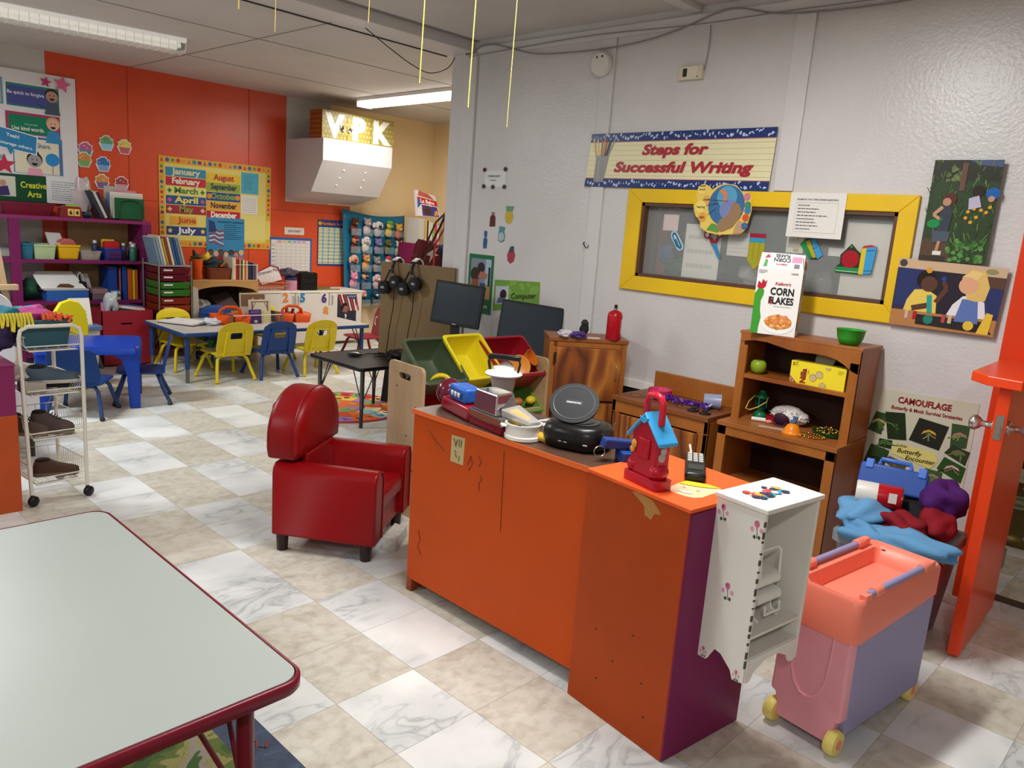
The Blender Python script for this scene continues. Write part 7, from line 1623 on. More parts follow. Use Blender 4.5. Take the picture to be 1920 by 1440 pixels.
MB().hexa([(0, 0, 0), (.06, 0, 0), (.06, .12, 0), (0, .12, 0)], [(-.02, 0, .17), (.04, 0, .165), (.04, .12, .165), (-.02, .12, .17)]).build('body', mat('141214', .5), t_, smooth=0)
for y in (.03, .08): MB().tube([(-.015, y, .165), (-.02, y, .22), (0, y, .25), (.02, y, .22), (.03, y, .165)], .0035, 6).build('handle', mat('d3cfc8', .5), t_)
t_ = thing('white_bag', 'white paper bag leaning behind the black gift bag', 'bag', (2.47, 7.80, ZL))
MB().hexa([(0, 0, 0), (.07, 0, 0), (.07, .08, 0), (0, .08, 0)], [(-.04, 0, .23), (.015, 0, .23), (.015, .08, .23), (-.04, .08, .23)]).build('body', mat('b9b2aa', .6), t_, smooth=0)
for z, c, lab in ((0, '6a5a62', 'lower translucent pencil box on the lower shelf'), (.052, '8a6a6c', 'upper translucent pencil box with pink lid on the lower shelf')):
    o = MB().box(2.485, 7.68, ZL+z, 2.62, 7.86, ZL+z+.05).build('pencil_box', mat(c, .3), bevel=.006, smooth=0); tag(o, lab, 'box')
t_ = thing('marker_box', 'blue dry-erase marker box on the lower shelf', 'box', (2.622, 7.66, ZL)); MB().box(0, 0, 0, .10, .10, .095).build('carton', mat('2a4a86', .45), t_, smooth=0)
a = Art((0, -.0005, .095), (.10, -.0005, .095), (.10, -.0005, 0), (0, -.0005, 0), base='2c4c88', th=.0003); a.text('EXPO', .45, .62, .26, 'e0e0e4', bold=.04, w=.6); a.rect(.8, .6, .95, .85, 'd9c03a', 2); a.rect(.05, .05, .95, .3, 'c9b04a', 2); a.done('front_print', parent=t_)
for k, (x, w_, c, h, lab) in enumerate(((2.67, .075, '173a86', .30, 'wide blue binder'), (2.735, .012, '9a4a5a', .29, 'thin red folder'), (2.775, .04, '1b3f8e', .30, 'second blue binder right of the thin red folder'), (2.822, .038, 'b8541c', .285, 'orange binder'), (2.857, .018, 'd9b01f', .275, 'yellow folder'), (2.882, .022, 'b0501c', .28, 'orange folder at the right end'))):
    book(lab+' standing on the lower shelf', (x, 7.70, ZL), (w_, .24, h), c, 0, 'binders on the lower shelf', name='binder')
# top of the purple shelf
ZP = 1.2855
tote('storage_bin', 'wide dark red bin on top of the bookcase below the Creative Arts label', 1.80, 2.22, ZP, 1.39, '6a1428', y=7.70, d=.22, grp='things on top of the purple bookcase')
t_ = thing('day_counter', 'small red stand with number cards 6 and 4 on the bookcase top', 'calendar', (2.235, 7.66, ZP))
MB().prism([(0, 0), (.19, 0), (.17, .09), (.12, .11), (.05, .10), (.015, .08)], 0, .09, 'y').build('stand', mat('7a2026', .45), t_, bevel=.003, smooth=0)
a = Art((.05, -.001, .115), (.15, -.001, .115), (.15, -.001, .095), (.05, -.001, .095), base='8aa03a', th=.002); a.done('header', parent=t_)
for k, n_ in enumerate('64'):
    a = Art((.065+k*.05, -.0015, .075), (.11+k*.05, -.0015, .075), (.11+k*.05, -.0015, .015), (.065+k*.05, -.0015, .015), base='d9b85a', th=.002); a.text(n_, .5, .2, .55, '1c1816', bold=.04); a.done('number_card', parent=t_)
for k, (x, lean_, c, h, lab) in enumerate(((2.53, -.42, '2a3038', .26, 'dark book leaning at the left'), (2.565, -.42, 'b5b2ae', .25, 'white magazine in the middle'), (2.60, -.44, '3a2430', .25, 'maroon book at the right'))):
    b_ = book(lab+' of the leaning books on the bookcase top', (x+.06, 7.68, ZP+.012), (.022, .2, h), c, 0, 'leaning books on the bookcase top', lean=lean_)
t_ = thing('file_sorter', 'black wire file sorter packed with papers and a green folder on the bookcase top', 'file sorter', (2.70, 7.66, ZP))
for k, (y, c, h, x0, x1) in enumerate(((.02, '12532f', .20, 0, .26), (.05, 'c9c2b4', .225, -.01, .25), (.08, 'd3cfc8', .25, -.02, .27), (.11, 'c98a96', .27, .03, .22), (.14, '7d8aa8', .24, -.03, .28), (.17, 'b5aca0', .30, -.04, .1), (.19, '2f4a86', .22, .0, .285))):
    MB().box(x0, y, .012, x1, y+.012, h).build('folder', mat(c, .55), t_, smooth=0)
MB().tube([(.03, 0, 0), (.03, 0, .13), (.05, 0, .165), (.10, 0, .18), (.16, 0, .18), (.21, 0, .165), (.23, 0, .13), (.23, 0, 0)], .004, 6).tube([(.03, 0, .006), (.03, .21, .006), (.23, .21, .006), (.23, 0, .006)], .004, 6).build('wire_frame', mat('151515', .4), t_)
o = MB().blob((2.46, 7.72, ZP+.025), (.05, .04, .028), 19, .25, flat=ZP+.001).build('sunglasses_pile', mat('24424c', .3), smooth=60); tag(o, 'small teal pile of plastic things beside the leaning books', 'toys')
o = MB().blob((2.47, 7.80, ZP+.20), (.07, .03, .16), 23, .15, flat=ZP+.001).build('plastic_bag', mat('b9a8a8', .25), smooth=60); tag(o, 'pale plastic bag standing behind the number stand', 'bag')

# ------------------------------------------------------------------ drawers, wooden shelf, white cabinet
t = thing('drawer_cart', 'metal cart of dark red, green and orange drawers beside the purple bookcase', 'drawer unit', (2.91, 7.25, 0))
for x in (0, .30):
    for y in (0, .36): MB().cyl((x, y, 0), (x, y, .95), .008, n=8).build('post', mat('8a8580', .3, metal=.8), t)
MB().box(-.005, -.005, .90, .305, .365, .912).build('top_panel', mat('8d8a86', .35), t, smooth=0)
for k, (z, c) in enumerate(((.83, '5a1020'), (.765, '5a1020'), (.695, '2f6a26'), (.625, '2f6a26'), (.55, '7a240f'), (.48, '8a2c10'), (.40, '2a2438'), (.32, '2a2438'))):
    d_ = MB().hexa([(.025, -.004, z), (.275, -.004, z), (.275, .35, z), (.025, .35, z)], [(.012, -.012, z+.06), (.288, -.012, z+.06), (.288, .35, z+.06), (.012, .35, z+.06)]).build('drawer', mat(c, .3), t, bevel=.004, smooth=0)
    MB().box(.04, -.0135, z+.03, .12, -.009, z+.045).build('label', mat('d3c4c0', .5), d_, smooth=0)
rd = random.Random(7)
for k in range(10):
    c = ['6f8598', '8a99a6', 'c9bfa8', 'a88a3a', '8a3a2c', 'd9c8a0', '3a5a86', '2a4a7a', '6a7a86', '9a9ea4'][k]
    b_ = book(['pale blue', 'grey blue', 'cream', 'mustard', 'red brown', 'light cream', 'blue', 'dark blue', 'slate', 'silver grey'][k]+' folder, number %s from the left on the drawer cart' % ['one', 'two', 'three', 'four', 'five', 'six', 'seven', 'eight', 'nine', 'ten'][k], (2.94+k*.025, 7.29, .9125), (.018, .24, .26+rd.uniform(-.02, .02)), c, 0, 'folders on the drawer cart', name='folder', lean=-.22)
t = thing('wooden_shelf', 'light wooden shelf with an arched front rail between the drawers and the white cabinet', 'shelf', (3.30, 7.42, 0))
M_mp = wood('c99a5c', 'c08e50', 'b58045', 3, (.15, 1, 1), 4, .45, 'maple')
MB().box(0, 0, .735, .68, .40, .76).build('top_board', M_mp, t, bevel=.002, smooth=0)
MB().prism([(.02, .735), (.02, .645)]+[(.02+.64*i/14, .645+.055*math.sin(PI*i/14)**.6) for i in range(1, 14)]+[(.66, .645), (.66, .735)], 0, .018, 'y').build('arched_rail', M_mp, t, bevel=.002, smooth=0)
for x in (0, .66): MB().box(x, 0, 0, x+.02, .40, .735).build('side_panel', M_mp, t, smooth=0)
for z in (.42, .06): MB().box(.02, .02, z, .66, .40, z+.02).build('shelf_board', M_mp, t, smooth=0)
MB().box(.02, .39, 0, .66, .40, .735).build('back_panel', mat('3a2c20', .6), t, smooth=0)
o = MB().loft([[(x, 7.40+d_, z) for x, z in ((3.29, .70), (3.34, .68), (3.36, .3), (3.29, .28))] for d_ in (0, .01)]).build('white_sheet', mat('c9c4ba', .6), smooth=0); tag(o, 'white card leaning on the left side of the wooden shelf', 'card')
ZW = .7605
t_ = thing('orange_bucket', 'orange bucket of toys on the left end of the wooden shelf', 'bucket', (3.37, 7.50, ZW))
MB().lathe([(.042, 0), (.045, .003), (.062, .19), (.067, .19), (.067, .20), (.058, .198), (.04, .01), (0, .008)], n=24).build('bucket', mat('d9541a', .4), t_, smooth=50)
MB().blob((0, 0, .21), (.05, .05, .03), 3, .25, m=0).tube([(.02, 0, .2), (.10, .02, .30)], .009, 6, 1).blob((-.01, .02, .25), (.018, .018, .03), 9, .2, m=2).build('toys', [mat('4a4a2a', .6), mat('a83a26', .5), mat('3a2a24', .6)], t_, smooth=60)
o = MB().blob((3.52, 7.60, ZW+.16), (.05, .04, .10), 31, .15).build('yellow_toy', mat('d9b02c', .5), smooth=60); tag(o, 'yellow soft toy behind the orange bucket', 'toy')
tote('planter_tub', 'brown tub with dark leaves on the wooden shelf', 3.48, 3.72, ZW, .875, '743a24', y=7.46, d=.2, grp='tubs on the wooden shelf', cat='tub')
o = MB().blob((3.55, 7.55, .92), (.09, .07, .06), 44, .25).build('dark_leaves', mat('1f2a2c', .7), smooth=50); tag(o, 'dark blue and green leafy heap in the brown tub', 'leaves')
cs2 = ['cfc0a0', 'd9c8b0', 'a83038', '7a2030', 'b89a5a', '3a4a3a', 'd9d0a8', 'c9582c', 'd9b88a', '2f3a52', '3a2f4a', '1f1c22', '6a5a86']
for k, c in enumerate(cs2): book(['wide tan', 'cream', 'red', 'maroon', 'mustard', 'dark green', 'pale yellow', 'orange', 'beige', 'navy', 'dark purple', 'black', 'violet'][k]+' book in the row on the right half of the wooden shelf', (3.73+k*.0185, 7.46, ZW), (.016, .2, .22-.004*k), c, 0, 'books on the wooden shelf')
o = MB().cyl((3.72, 7.445, ZW+.15), (3.98, 7.445, ZW+.15), .003, n=6).box(3.975, 7.44, ZW, 3.985, 7.66, ZW+.16).build('book_end', mat('c9c4bc', .3)); tag(o, 'clear rod and end plate holding the row of books', 'book end')
o = MB().blob((3.42, 7.53, .50+.0), (.085, .08, .055), 51, .18, flat=.4405).build('plastic_bag', mat('8d8a84', .25), smooth=60); tag(o, 'clear plastic bag on the green tub lid in the wooden shelf', 'bag')
t_ = thing('green_tub', 'green lidded tub on the middle board of the wooden shelf', 'tub', (3.46, 7.55, .06+.0205)); MB().box(-.13, -.1, 0, .13, .12, .28).build('tub', mat('2a6a2c', .4), t_, bevel=.006, smooth=0); MB().box(-.14, -.115, .28, .14, .13, .30).build('lid', mat('3f8a34', .4), t_, bevel=.004, smooth=0)
o = MB().hexa([(3.62, 7.50, .441), (3.85, 7.52, .441), (3.85, 7.7, .441), (3.62, 7.7, .441)], [(3.60, 7.55, .50), (3.75, 7.55, .58), (3.78, 7.7, .62), (3.60, 7.7, .56)]).build('paper_heap', mat('5a4a48', .7), smooth=0); tag(o, 'dark heap of papers in the wooden shelf', 'papers')
t = thing('white_cabinet', 'low white three-door cabinet with coloured number cutouts', 'cabinet', (4.06, 7.60, 0))
M_wc = mat('d6d0c8', .4, var=.02)
MB().box(0, .02, .03, 1.34, .42, .60).build('carcass', M_wc, t, smooth=0); MB().box(-.01, -.004, .60, 1.35, .42, .622).build('top_panel', mat('dcd7cf', .4), t, bevel=.003, smooth=0)
for x0, x1, hx in ((.005, .455, .43), (.465, .885, .49), (.895, 1.335, .925)):
    d_ = MB().box(x0, 0, .04, x1, .019, .595).build('door', M_wc, t, bevel=.003, smooth=0)
    MB().tube([(hx, 0, .46), (hx, -.018, .475), (hx, -.018, .555), (hx, 0, .57)], .004, 6).build('handle', mat('8f8b84', .3, metal=.8), d_)
for n_, x, z, c in (('2', .335, .505, 'd9823a'), ('5', .545, .50, '2a7aae'), ('6', .82, .49, '4a2f7a'), ('8', .845, .345, 'd98a42')):
    a = Art((x-.05, -.0015, z+.11), (x+.05, -.0015, z+.11), (x+.05, -.0015, z-.005), (x-.05, -.0015, z-.005), base='d6d0c8', th=.0008); a.text(n_, .5, .08, .80, c, bold=.05); a.done('number_cutout', parent=t)
a = Art((1.0, -.0015, .58), (1.26, -.0015, .58), (1.26, -.0015, .26), (1.0, -.0015, .26), base='2a2a3a', th=.001)
for i in range(7): a.poly([(.0+i*.15, 1), (.08+i*.15, 1), (.38+i*.13, .4), (.3+i*.13, .4)], 'b5343a' if i % 2 == 0 else 'd9d0cc', 2)
a.poly([(.45, 1), (1, 1), (1, .82), (.55, .85)], '26335e', 3)
for i in range(8): a.star(.55+.055*i, .90+.04*(i % 2), .025, 'dedede', 4)
a.poly([(.0, 0), (.62, 0), (.58, .26), (.42, .36), (.22, .34), (.05, .22)], '23263a', 4); a.poly([(.27, .36), (.5, .34), (.55, .48), (.5, .62), (.34, .66), (.24, .5)], '8a5f4a', 5); a.poly([(.18, .5), (.24, .64), (.36, .7), (.52, .66), (.5, .58), (.34, .58), (.3, .46), (.24, .42)], '1c1716', 6); a.poly([(.38, .3), (.5, .26), (.46, .12), (.42, .12)], 'd0c8c4', 6)
a.done('portrait_poster', parent=t)
ZC2 = .6225
t_ = thing('letter_basket', 'wire basket holding a red-edged handwritten sign on the white cabinet', 'basket', (4.27, 7.74, ZC2))
bk_ = MB()
for z, k in ((0, .85), (.05, .93), (.09, 1.0)): bk_.tube([(x*k, y*k, z) for x, y in ((-.19, -.10), (.19, -.10), (.19, .10), (-.19, .10))], .004, 6, closed=True)
for i in range(11): bk_.tube([(-.16+i*.032, -.085, 0), (-.19+i*.038, -.10, .09)], .003, 5)
bk_.build('wire_basket', mat('a8794a', .5), t_)
a = wally(4.07, .88, 4.42, .68, y=7.69, base='8e2030', th=.004, shape=[(.0, .62), (.55, 1.08), (.82, .98), (1.0, .3), (.9, .18), (.25, -.05)]); a.poly([(.04, .6), (.55, 1.0), (.78, .92), (.95, .3), (.28, .02)], 'd9cfcc', 2); a.text('Dramatic Play', .5, .66, .16, '2a3040', rot=14, w=.7, bold=.012); a.done('area_sign', 'white sign reading Dramatic Play leaning in the wire basket', 'sign')
t_ = thing('pink_jar', 'round jar with pink label and navy lid on the white cabinet', 'jar', (4.53, 7.72, ZC2)); MB().lathe([(.065, 0), (.068, .004), (.068, .115)], n=24).build('jar', mat('c98aa0', .35), t_, smooth=50); MB().lathe([(.07, .112), (.07, .14), (0, .142)], n=24).build('lid', mat('26305a', .4), t_, smooth=30)
o = MB().blob((4.50, 7.73, ZC2+.143+.045), (.10, .07, .05), 61, .25).build('toy_bag', mat('4a4452', .25), smooth=60); tag(o, 'bag of small toys lying on top of the pink jar', 'bag')
t_ = thing('mesh_organizer', 'black mesh desk organizer on the white cabinet', 'organizer', (4.725, 7.74, ZC2)); mm = mat('151516', .45, alpha=.82)
MB().prism(rrect(-.10, 0, .10, .20, .03, 4), -.08, -.076, 'y').prism(rrect(-.10, 0, .10, .20, .03, 4), .076, .08, 'y').build('mesh_side', mm, t_, smooth=0)
MB().box(-.10, -.08, 0, .10, .08, .005).box(-.10, -.08, .07, .10, .08, .074).box(-.10, -.08, .135, .10, .08, .139).box(-.102, -.08, 0, -.098, .08, .19).box(.098, -.08, 0, .102, .08, .19).build('tray', mat('1a1a1b', .4), t_, smooth=0)
o = MB().box(4.85, 7.68, ZC2, 5.14, 7.70, ZC2+.012).box(4.86, 7.74, ZC2, 5.05, 7.76, ZC2+.03).build('wooden_ruler', mat('7a6a3a', .5), smooth=0); tag(o, 'brown sticks lying on the white cabinet right of the organizer', 'sticks')
# air conditioner cover box with the gift-wrapped letter boxes on top
t = thing('white_box_cover', 'white sloped box cover mounted high on the wall under the letter boxes', 'box cover', (4.66, 0, 0))
bx = MB(); prof = [(YB-.004, 2.255), (7.34, 2.255), (7.34, 2.03), (7.56, 1.70), (YB-.004, 1.595)]
bx.loft([[(x, y, z) for y, z in prof] for x in (0, .90)]); bx.build('cover', mat('c3bfbf', .55, var=.02), t, bevel=.003, smooth=0)
bt = MB()
for x, z in ((.3, 1.95), (.58, 1.95), (.28, 1.87), (.6, 1.87), (.28, 1.79), (.6, 1.79)): bt.ell((x, 7.345+(2.03-z)*.66, z), (.016, .012, .012), 10, 6)
bt.build('bump', mat('dcd6d2', .4), t)
for k, (ch_, x0) in enumerate((('V', 4.655), ('P', 4.965), ('K', 5.275))):
    t_ = thing('gift_box', 'gold polka-dot gift box with a large white letter '+ch_, 'box', (x0, 7.36, 2.2555), 0, 'letter boxes on the white cover')
    w_, h_ = .305, .285
    MB().box(0, 0, 0, w_, .24, h_).build('box', mat('7a5226', .4), t_, smooth=0)
    a = Art((0, -.0004, h_), (w_, -.0004, h_), (w_, -.0004, 0), (0, -.0004, 0), base='85783f', th=.0004, rough=.35)
    rd = random.Random(k)
    for i in range(7):
        for j in range(6): a.disc(.08+i*.14+.07*(j % 2), .08+j*.17, .04, 'a99a58', 2, 10)
    a.text(ch_, .5, .12, .74, 'dcd4ca', bold=.07, l=4); a.done('front_paper', parent=t_)
    if k == 0:
        a = Art((-.0004, .24, h_), (-.0004, 0, h_), (-.0004, 0, 0), (-.0004, .24, 0), base='8e4a22', th=.0004, rough=.3)
        for i in range(6):
            for j in range(6): a.disc(.08+i*.17+.08*(j % 2), .08+j*.17, .035, 'b8863a', 2, 8)
        a.done('side_paper', parent=t_)
o = MB().cyl((4.87, 7.352, 2.41), (4.925, 7.352, 2.345), .012, n=10).build('graduation_scroll', mat('d9d4cc', .5), smooth=50); MB().cyl((4.895, 7.35, 2.40), (4.905, 7.35, 2.365), .016, n=8).build('ribbon', mat('2a2030', .5), o); tag(o, 'paper scroll with dark ribbon on the V box', 'scroll')
o = MB().cyl((4.985, 7.352, 2.345), (5.02, 7.352, 2.41), .012, n=10).build('graduation_scroll', mat('d9d4cc', .5), smooth=50); MB().cyl((4.995, 7.35, 2.36), (5.01, 7.35, 2.385), .016, n=8).build('ribbon', mat('2a2030', .5), o); tag(o, 'paper scroll with dark ribbon on the P box', 'scroll')

# ------------------------------------------------------------------ puppet hanger
t = thing('puppet_hanger', 'turquoise hanging fabric organizer with clear pockets for animal puppets', 'hanging organizer', (0, 0, 0))
M_tq = mat('1c6a8c', .38); n1, n2 = 12, 10; vs, fs = [], []
for j in range(n2+1):
    for i in range(n1+1):
        u, v = i/n1, j/n2; wtop = 5.335+u*.93; wb_ = 5.40+u*.87
        x = wtop*v+wb_*(1-v); z = .42+v*1.13-(.045*math.sin(PI*u)*v**3)-(.03*u*v)
        vs.append((x, 7.96+.012*math.sin(u*14)*(1-v*.4), z))
fs = [(j*(n1+1)+i, j*(n1+1)+i+1, (j+1)*(n1+1)+i+1, (j+1)*(n1+1)+i) for j in range(n2) for i in range(n1)]
MB().add(vs, fs).build('backing', M_tq, t, solid=.004, smooth=80)
def puppet(label, x, z, head, body, kind, acc=None):
    t_ = thing('hand_puppet', label, 'puppet', (x, 7.90, z), 0, 'hand puppets in the hanger'); mh, mb_ = mat(head, .8), mat(body, .8)
    MB().blob((0, .01, -.065), (.055, .03, .055), hash(label) % 50 if False else int(x*100) % 50, .1, 14, 9).build('body', mb_, t_, smooth=70)
    h = MB().ell((0, -.012, .02), (.048, .04, .045), 14, 9)
    if kind in 'ebpd':
        for s_ in (-1, 1):
            if kind == 'd': h.ell((s_*.05, -.005, .0), (.018, .016, .04), 8, 6)
            elif kind == 'p': h.tube([(s_*.028, -.005, .05), (s_*.042, -.005, .085)], [.018, .003], 6)
            elif kind == 'e': h.ell((s_*.055, 0, .015), (.028, .01, .035), 10, 6)
            else: h.ell((s_*.036, -.005, .058), (.016, .012, .016), 8, 6)
    h.build('head', mh, t_, smooth=70)
    f_ = MB()
    for s_ in (-1, 1): f_.ell((s_*.016, -.05, .03), (.006, .004, .007), 8, 6)
    f_.build('eyes', mat('17130f', .3), t_)
    MB().ell((0, -.05, .002), (.022, .02, .016), 10, 7).build('snout', mat(acc or head, .8), t_)
    if kind == 'h': MB().ell((0, -.012, .05), (.046, .042, .03), 14, 8).ell((0, -.045, .045), (.036, .02, .006), 12, 5).build('hat', mat(acc or '8a2a1f', .6), t_)
    return t_
PX_ = [5.47, 5.64, 5.81, 5.97, 6.13]
pups = [
 [('brown bear puppet at the top left', '4a2a1c', '6a2f22', 'b', '8a5a40'), ('grey hippo puppet in the top row', 'b5a0a0', 'c9b9bc', 'b', 'c9a8a4'), ('black and white cow puppet in the top row', 'd9d4d0', 'b5aeb0', 'e', '2a2526'), ('yellow puppet with green cap in the top row', 'c9b84a', 'd9b92c', 'h', '5f9a3a'), ('orange and yellow duck puppet at the top right', 'd9a03a', 'c95a3a', 'b', 'd9c05a')],
 [('monkey puppet in a dark red fire hat in the second row', 'c98a6a', '5a1f1c', 'h', '6a1a16'), ('white horse puppet in the second row', 'd3cec8', 'cfc9c4', 'd', 'b9b0aa'), ('purple hippo puppet in the second row', '7a6a9a', '6a6288', 'b', '8f80ac'), ('olive turtle puppet in the second row', '5a5a2c', '4f5226', 'n', '6a6a34'), ('pale pig-nosed puppet at the right of the second row', 'd9b8a0', 'b9a890', 'b', 'c99a88')],
 [('red and blue doll puppet at the left of the third row', 'd9a890', '3a4a6a', 'd', 'a83038'), ('orange lion puppet in the third row', 'd08a4a', 'd99a52', 'b', 'd9a862'), ('grey mouse puppet in the third row', '8a8584', '7d7876', 'b', 'a09a98'), ('white and red striped puppet in the third row', 'd9d0cc', 'a83a3a', 'h', 'b53a3a'), ('magenta puppet behind the headphones', '6a2f6a', '5a2a5c', 'n', '7a3a76')],
 [('pink pig puppet in the fourth row', 'd98aa8', 'd382a2', 'p', 'e0a0b8'), ('penguin puppet with a police cap in the fourth row', 'd9b08a', '2f4a78', 'h', '26282e'), ('pale pink dog puppet in the fourth row', 'd3b0b4', 'c9a4aa', 'd', 'e0c4c4')],
 [('pink and yellow bird puppet at the bottom', 'd98a9a', '2a3a4a', 'n', 'c9b878'), ('navy puppet at the bottom right', '26405a', '20384e', 'b', 'c9c4c4')]]
for j, row in enumerate(pups):
    for i, (lab, hd, bdy, kd, ac) in enumerate(row):
        puppet(lab+' of the hanger', (PX_[i] if j < 4 else 5.62+i*.17)+.012*((i+j) % 2), [1.385, 1.175, .955, .745, .53][j]+.012*(i % 2)-.01*i, hd, bdy, kd, ac)
pk = MB()
for j in range(5):
    for i in range(5): pk.box(PX_[i]-.07, 7.855, [1.25, 1.04, .82, .61, .4][j], PX_[i]+.07, 7.856, [1.33, 1.12, .90, .69, .48][j])
pk.build('clear_pocket', mat('cfe0e6', .08, alpha=.12), t, smooth=0)['kind'] = 'stuff'

# ------------------------------------------------------------------ far right corner shelf and bags
t = thing('corner_shelf', 'magenta cubby shelf with books in the far right corner', 'shelf', (6.06, 7.40, 0)); M_mg = mat('7a1f4a', .4)
for x in (0, .20, .42): MB().box(x, 0, 0, x+.02, .4, 1.2).build('upright', M_mg, t, smooth=0)
for z in (.3, .6, .9, 1.18): MB().box(.02, 0, z, .42, .4, z+.02).build('shelf_board', M_mg, t, smooth=0)
MB().box(0, .39, 0, .44, .4, 1.2).build('back_panel', mat('2a1420', .6), t, smooth=0)
for k, (w_, c, lab) in enumerate(((.09, 'b5b0a8', 'thick pale grey binder'), (.03, 'c9a85a', 'tan book'), (.02, '2a2a2c', 'black book'), (.025, 'd3cec6', 'white book'), (.03, 'cfc9c0', 'cream book with pink stripes'), (.03, '8aa03a', 'green and yellow book'), (.03, 'c93a6a', 'pink book'), (.03, 'd9d4cc', 'white magazine'))):
    book(lab+' on the magenta corner shelf', (6.10+[0, .065, .092, .12, .155, .19, .225, .26][k], 7.41, 1.2005), (w_*.9, .25, .30-.01*k), c, 0, 'books on the corner shelf')
t_ = thing('story_pack', 'white and red printed pack with a brown child face hung above the corner books', 'printed pack', (0, 0, 0))
a = Art((6.03, 7.46, 1.83), (6.32, 7.46, 1.78), (6.39, 7.42, 1.53), (6.04, 7.42, 1.53), base='d3ccd0', th=.05, rough=.35); a.rect(.0, .5, 1, .75, 'b8202c', 2); a.text('La Bebe', .5, .55, .15, 'e6dede', bold=.03, w=.7); a.rect(.2, .02, .95, .46, '3a3a80', 2); a.poly([(.05, .8), (.1, 1), (.6, .98), (.9, .78)], 'b5564a', 3); a.poly([(.0, .3), (.2, .5), (.1, .7), (0, .6)], '2f5a9a', 3); a.disc(.45, .24, .19, '4a2a22', 4, 16); a.poly([(.7, .2), (.9, .3), (.95, .1), (.75, .05)], 'd9924a', 3); a.done('front_cover', parent=t_)
a = wally(6.70, 1.66, 6.74, 1.5, y=7.6, base='d6d0c4') if False else Art((6.62, 7.55, 1.62), (6.74, 7.50, 1.62), (6.74, 7.50, 1.49), (6.62, 7.55, 1.49), base='d6d0c8'); a.lines(.15, .4, .85, .9, 6, 'a09a94'); a.rect(.7, .05, .95, .3, '26262a', 2); a.done('wall_notice', 'small white notice at the far right beside the pillar', 'paper')
o = MB().tube([(XW+.07, 4.405, 1.81), (XW+.075, 4.43, 1.79), (XW+.07, 4.42, 1.6), (XW+.06, 4.41, 1.56)], .004, 6).build('hook_wire', mat('6a6560', .4, metal=.6)); tag(o, 'bent wire hanging on the far side of the pillar', 'wire')
st = MB().loft([[(x, y, z), (x+.03, y+.015, z), (x+.03, y+.025, z-.004), (x, y+.01, z-.004)] for x, y, z in ((3.86, 4.42, 1.56), (3.84, 4.46, 1.45), (3.80, 4.62, 1.15), (3.76, 4.80, .85), (3.75, 4.95, .55))]).build('bag_strap', mat('161417', .6), smooth=40); tag(st, 'wide black strap hanging down from the pillar hook behind the brown board', 'strap')
o = MB().loft([[(x, y, z), (x+.03, y+.02, z), (x+.03, y+.03, z), (x, y+.01, z)] for x, y, z in ((3.87, 4.44, 1.56), (3.885, 4.46, 1.44), (3.85, 4.52, 1.3), (3.87, 4.55, 1.15), (3.89, 4.52, 1.0), (3.87, 4.55, .8))]).build('red_ribbon', mat('9a1c26', .6), smooth=40); tag(o, 'red ribbon hanging beside the black strap on the pillar', 'ribbon')
o = MB().blob((4.17, 5.0, 1.16), (.13, .09, .17), 71, .12).build('red_bag', mat('5c1418', .6), smooth=60); tag(o, 'dark red backpack hanging behind the brown board', 'bag')
a = Art((4.06, 4.90, 1.27), (4.22, 4.88, 1.29), (4.21, 4.88, 1.16), (4.08, 4.90, 1.12), base='5c1418', th=.001)
a.poly([(.1, .6), (.5, .8), (.9, .95), (.7, .6), (.95, .4), (.6, .45), (.3, .1), (.4, .5)], 'd3c4c0', 2); a.done('white_print', parent=o)
MB().tube([(4.17, 5.0, 1.3), (4.05, 4.75, 1.48), (3.90, 4.44, 1.57)], .008, 6).build('hang_loop', mat('3a1214', .6), o)
o = MB().blob((4.33, 4.98, 1.12), (.04, .05, .18), 75, .1).build('blue_bag', mat('2a5a80', .6), smooth=60); tag(o, 'blue bag hanging between the red backpack and the pillar', 'bag')
a = Art((5.55, 7.33, .40), (5.78, 7.25, .40), (5.78, 7.22, .003), (5.55, 7.3, .003), base='a02030', th=.006); a.rect(.12, .06, .88, .94, 'd3c9c4', 2); a.lines(.2, .5, .8, .85, 5, '8a8084'); a.star(.65, .3, .12, 'a83040', 3); a.disc(.4, .2, .06, '8a7a8a', 3); a.done('activity_chart', 'red-edged activity chart standing on the floor behind the red chair', 'chart')

# ------------------------------------------------------------------ clothes bin by the door, paper under the armchair
t = thing('clothes_bin', 'translucent grey plastic bin overflowing with clothes between the hutch and the door', 'storage tub', (3.26, .86, 0))
MB().loft([[(x, y, z) for x, y in rrect(-.22*k, -.18*k, .22*k, .18*k, .04, 4)] for z, k in ((0, .82), (.36, 1.0))]+[[(x, y, z) for x, y in rrect(-.235, -.195, .235, .195, .045, 4)] for z in (.362, .40)]+[[(x, y, .40) for x, y in rrect(-.215, -.175, .215, .175, .04, 4)], [(x, y, .02) for x, y in rrect(-.17, -.14, .17, .14, .04, 4)]]).build('tub', mat('8d9198', .35, alpha=.8), t, smooth=40)
MB().box(-.242, -.07, .355, -.232, .07, .385).build('handle', mat('a3a7ad', .35), t, bevel=.003, smooth=0)
def cloth(label, c, r, seed, col, amp=.2, name='folded_clothes', rot=(0, 0, 0)):
    o = MB().blob((0, 0, 0), r, seed, amp, 26, 16, fr=2.8).build(name, mat(col, .85, bump=.15, bs=120), smooth=75, loc=c); o.rotation_euler = rot
    return tag(o, label, 'clothes', 'clothes in the grey bin')
cloth('light blue shirt bunched at the left of the grey bin', (3.17, 1.0, .455), (.12, .09, .055), 3, '5f93bd', .22)
cloth('light blue trousers draped over the front rim of the grey bin', (3.06, .74, .43), (.07, .14, .045), 8, '5c90ba', .2)
cloth('light blue cloth falling over the left front of the grey bin', (3.06, .93, .41), (.06, .10, .05), 12, '5a8eb8', .2)
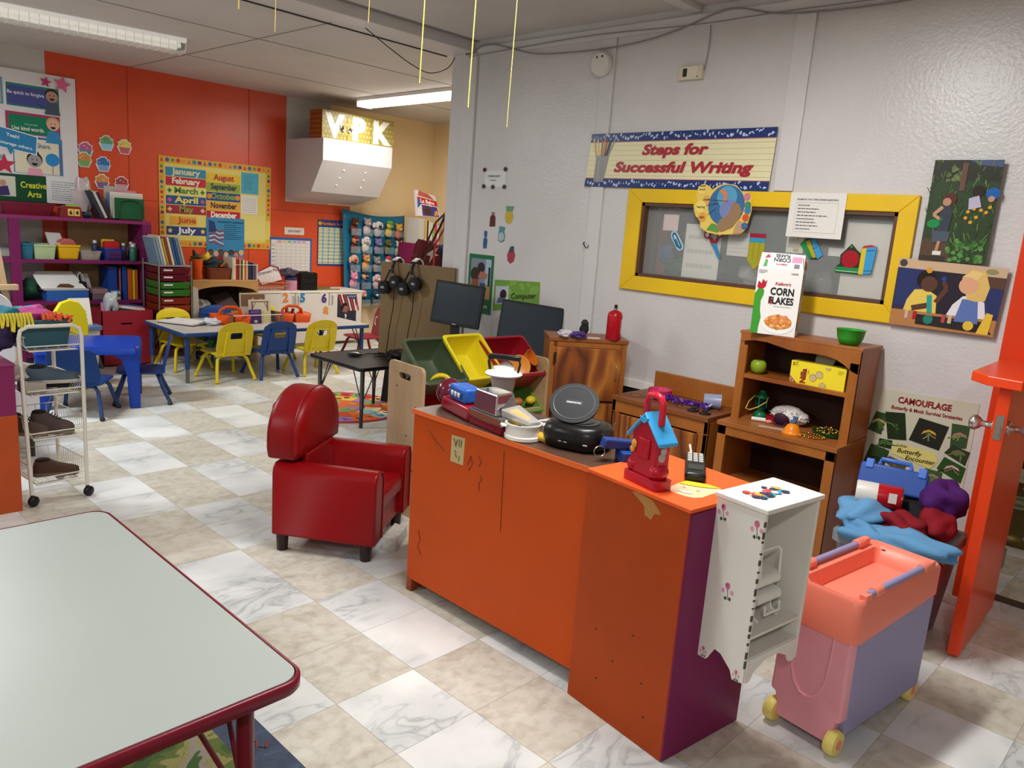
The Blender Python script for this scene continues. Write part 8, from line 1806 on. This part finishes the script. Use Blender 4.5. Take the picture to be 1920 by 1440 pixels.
cloth('dark red cloth in the middle of the grey bin', (3.17, .84, .455), (.08, .085, .045), 17, '7d0f1c', .22)
cloth('dark red sleeve hanging down the right side of the grey bin', (3.06, .695, .31), (.05, .05, .09), 21, '7a0d1a', .15)
cloth('dark red cloth at the right rear of the grey bin', (3.28, .74, .46), (.08, .07, .06), 25, '80101c', .2)
cloth('black cloth under the blue case in the grey bin', (3.32, .86, .47), (.11, .10, .055), 29, '151418', .18)
cloth('purple dress-up cape at the right rear of the grey bin', (3.36, .75, .545), (.09, .085, .075), 35, '451560', .18)
t = thing('tin_can', 'large red and white food can lying on the clothes in the grey bin', 'can', (3.22, .955, .535)); t.rotation_euler = (0, math.radians(90), math.radians(-72))
MB().lathe([(.046, -.085), (.048, -.08), (.048, -.005), (.0, -.004)], n=26, cap=(True, False)).build('white_half', mat('d3cfc8', .35), t, smooth=40)
MB().lathe([(.048, -.005), (.048, .08), (.046, .083)], n=26, cap=(False, False)).build('red_label', mat('a8131e', .3), t, smooth=40)
MB().lathe([(.049, .080), (.049, .086), (.044, .086), (.042, .082), (.03, .082), (.028, .084), (0, .084)], n=26).build('rim', mat('8a3036', .25, metal=.6), t, smooth=30)
a_ = MB().box(-.03, -.0495, .035, .01, -.047, .065).build('barcode_label', mat('d9d4d0', .5), t, smooth=0)
t = thing('blue_case', 'open blue plastic toy case standing on top of the clothes in the grey bin', 'toy case', (3.34, .95, .52), math.radians(-75)); t.rotation_euler = (math.radians(-25), 0, math.radians(-80))
MB().box(-.13, -.02, 0, .13, .02, .11).build('shell', mat('2c4f9c', .35), t, bevel=.01, seg=3, smooth=50)
MB().tube([(-.06, 0, .11), (-.055, 0, .135), (.055, 0, .135), (.06, 0, .11)], .010, 8).build('handle', mat('3f6ec4', .35), t)
for x in (-.11, .09): MB().box(x, -.026, .085, x+.03, .026, .125).build('latch', mat('4a7ad0', .35), t, bevel=.003, smooth=0)
o = MB().hexa([(2.08, 2.60, 0), (2.24, 2.72, 0), (2.20, 2.78, 0), (2.04, 2.66, 0)], [(2.09, 2.62, .055), (2.23, 2.72, .05), (2.20, 2.77, .06), (2.06, 2.67, .06)]).build('newspaper_bundle', mat('b9b6b0', .8, var=.15, vs=60), smooth=0); tag(o, 'bundle of newspaper on the floor under the red armchair', 'newspaper')
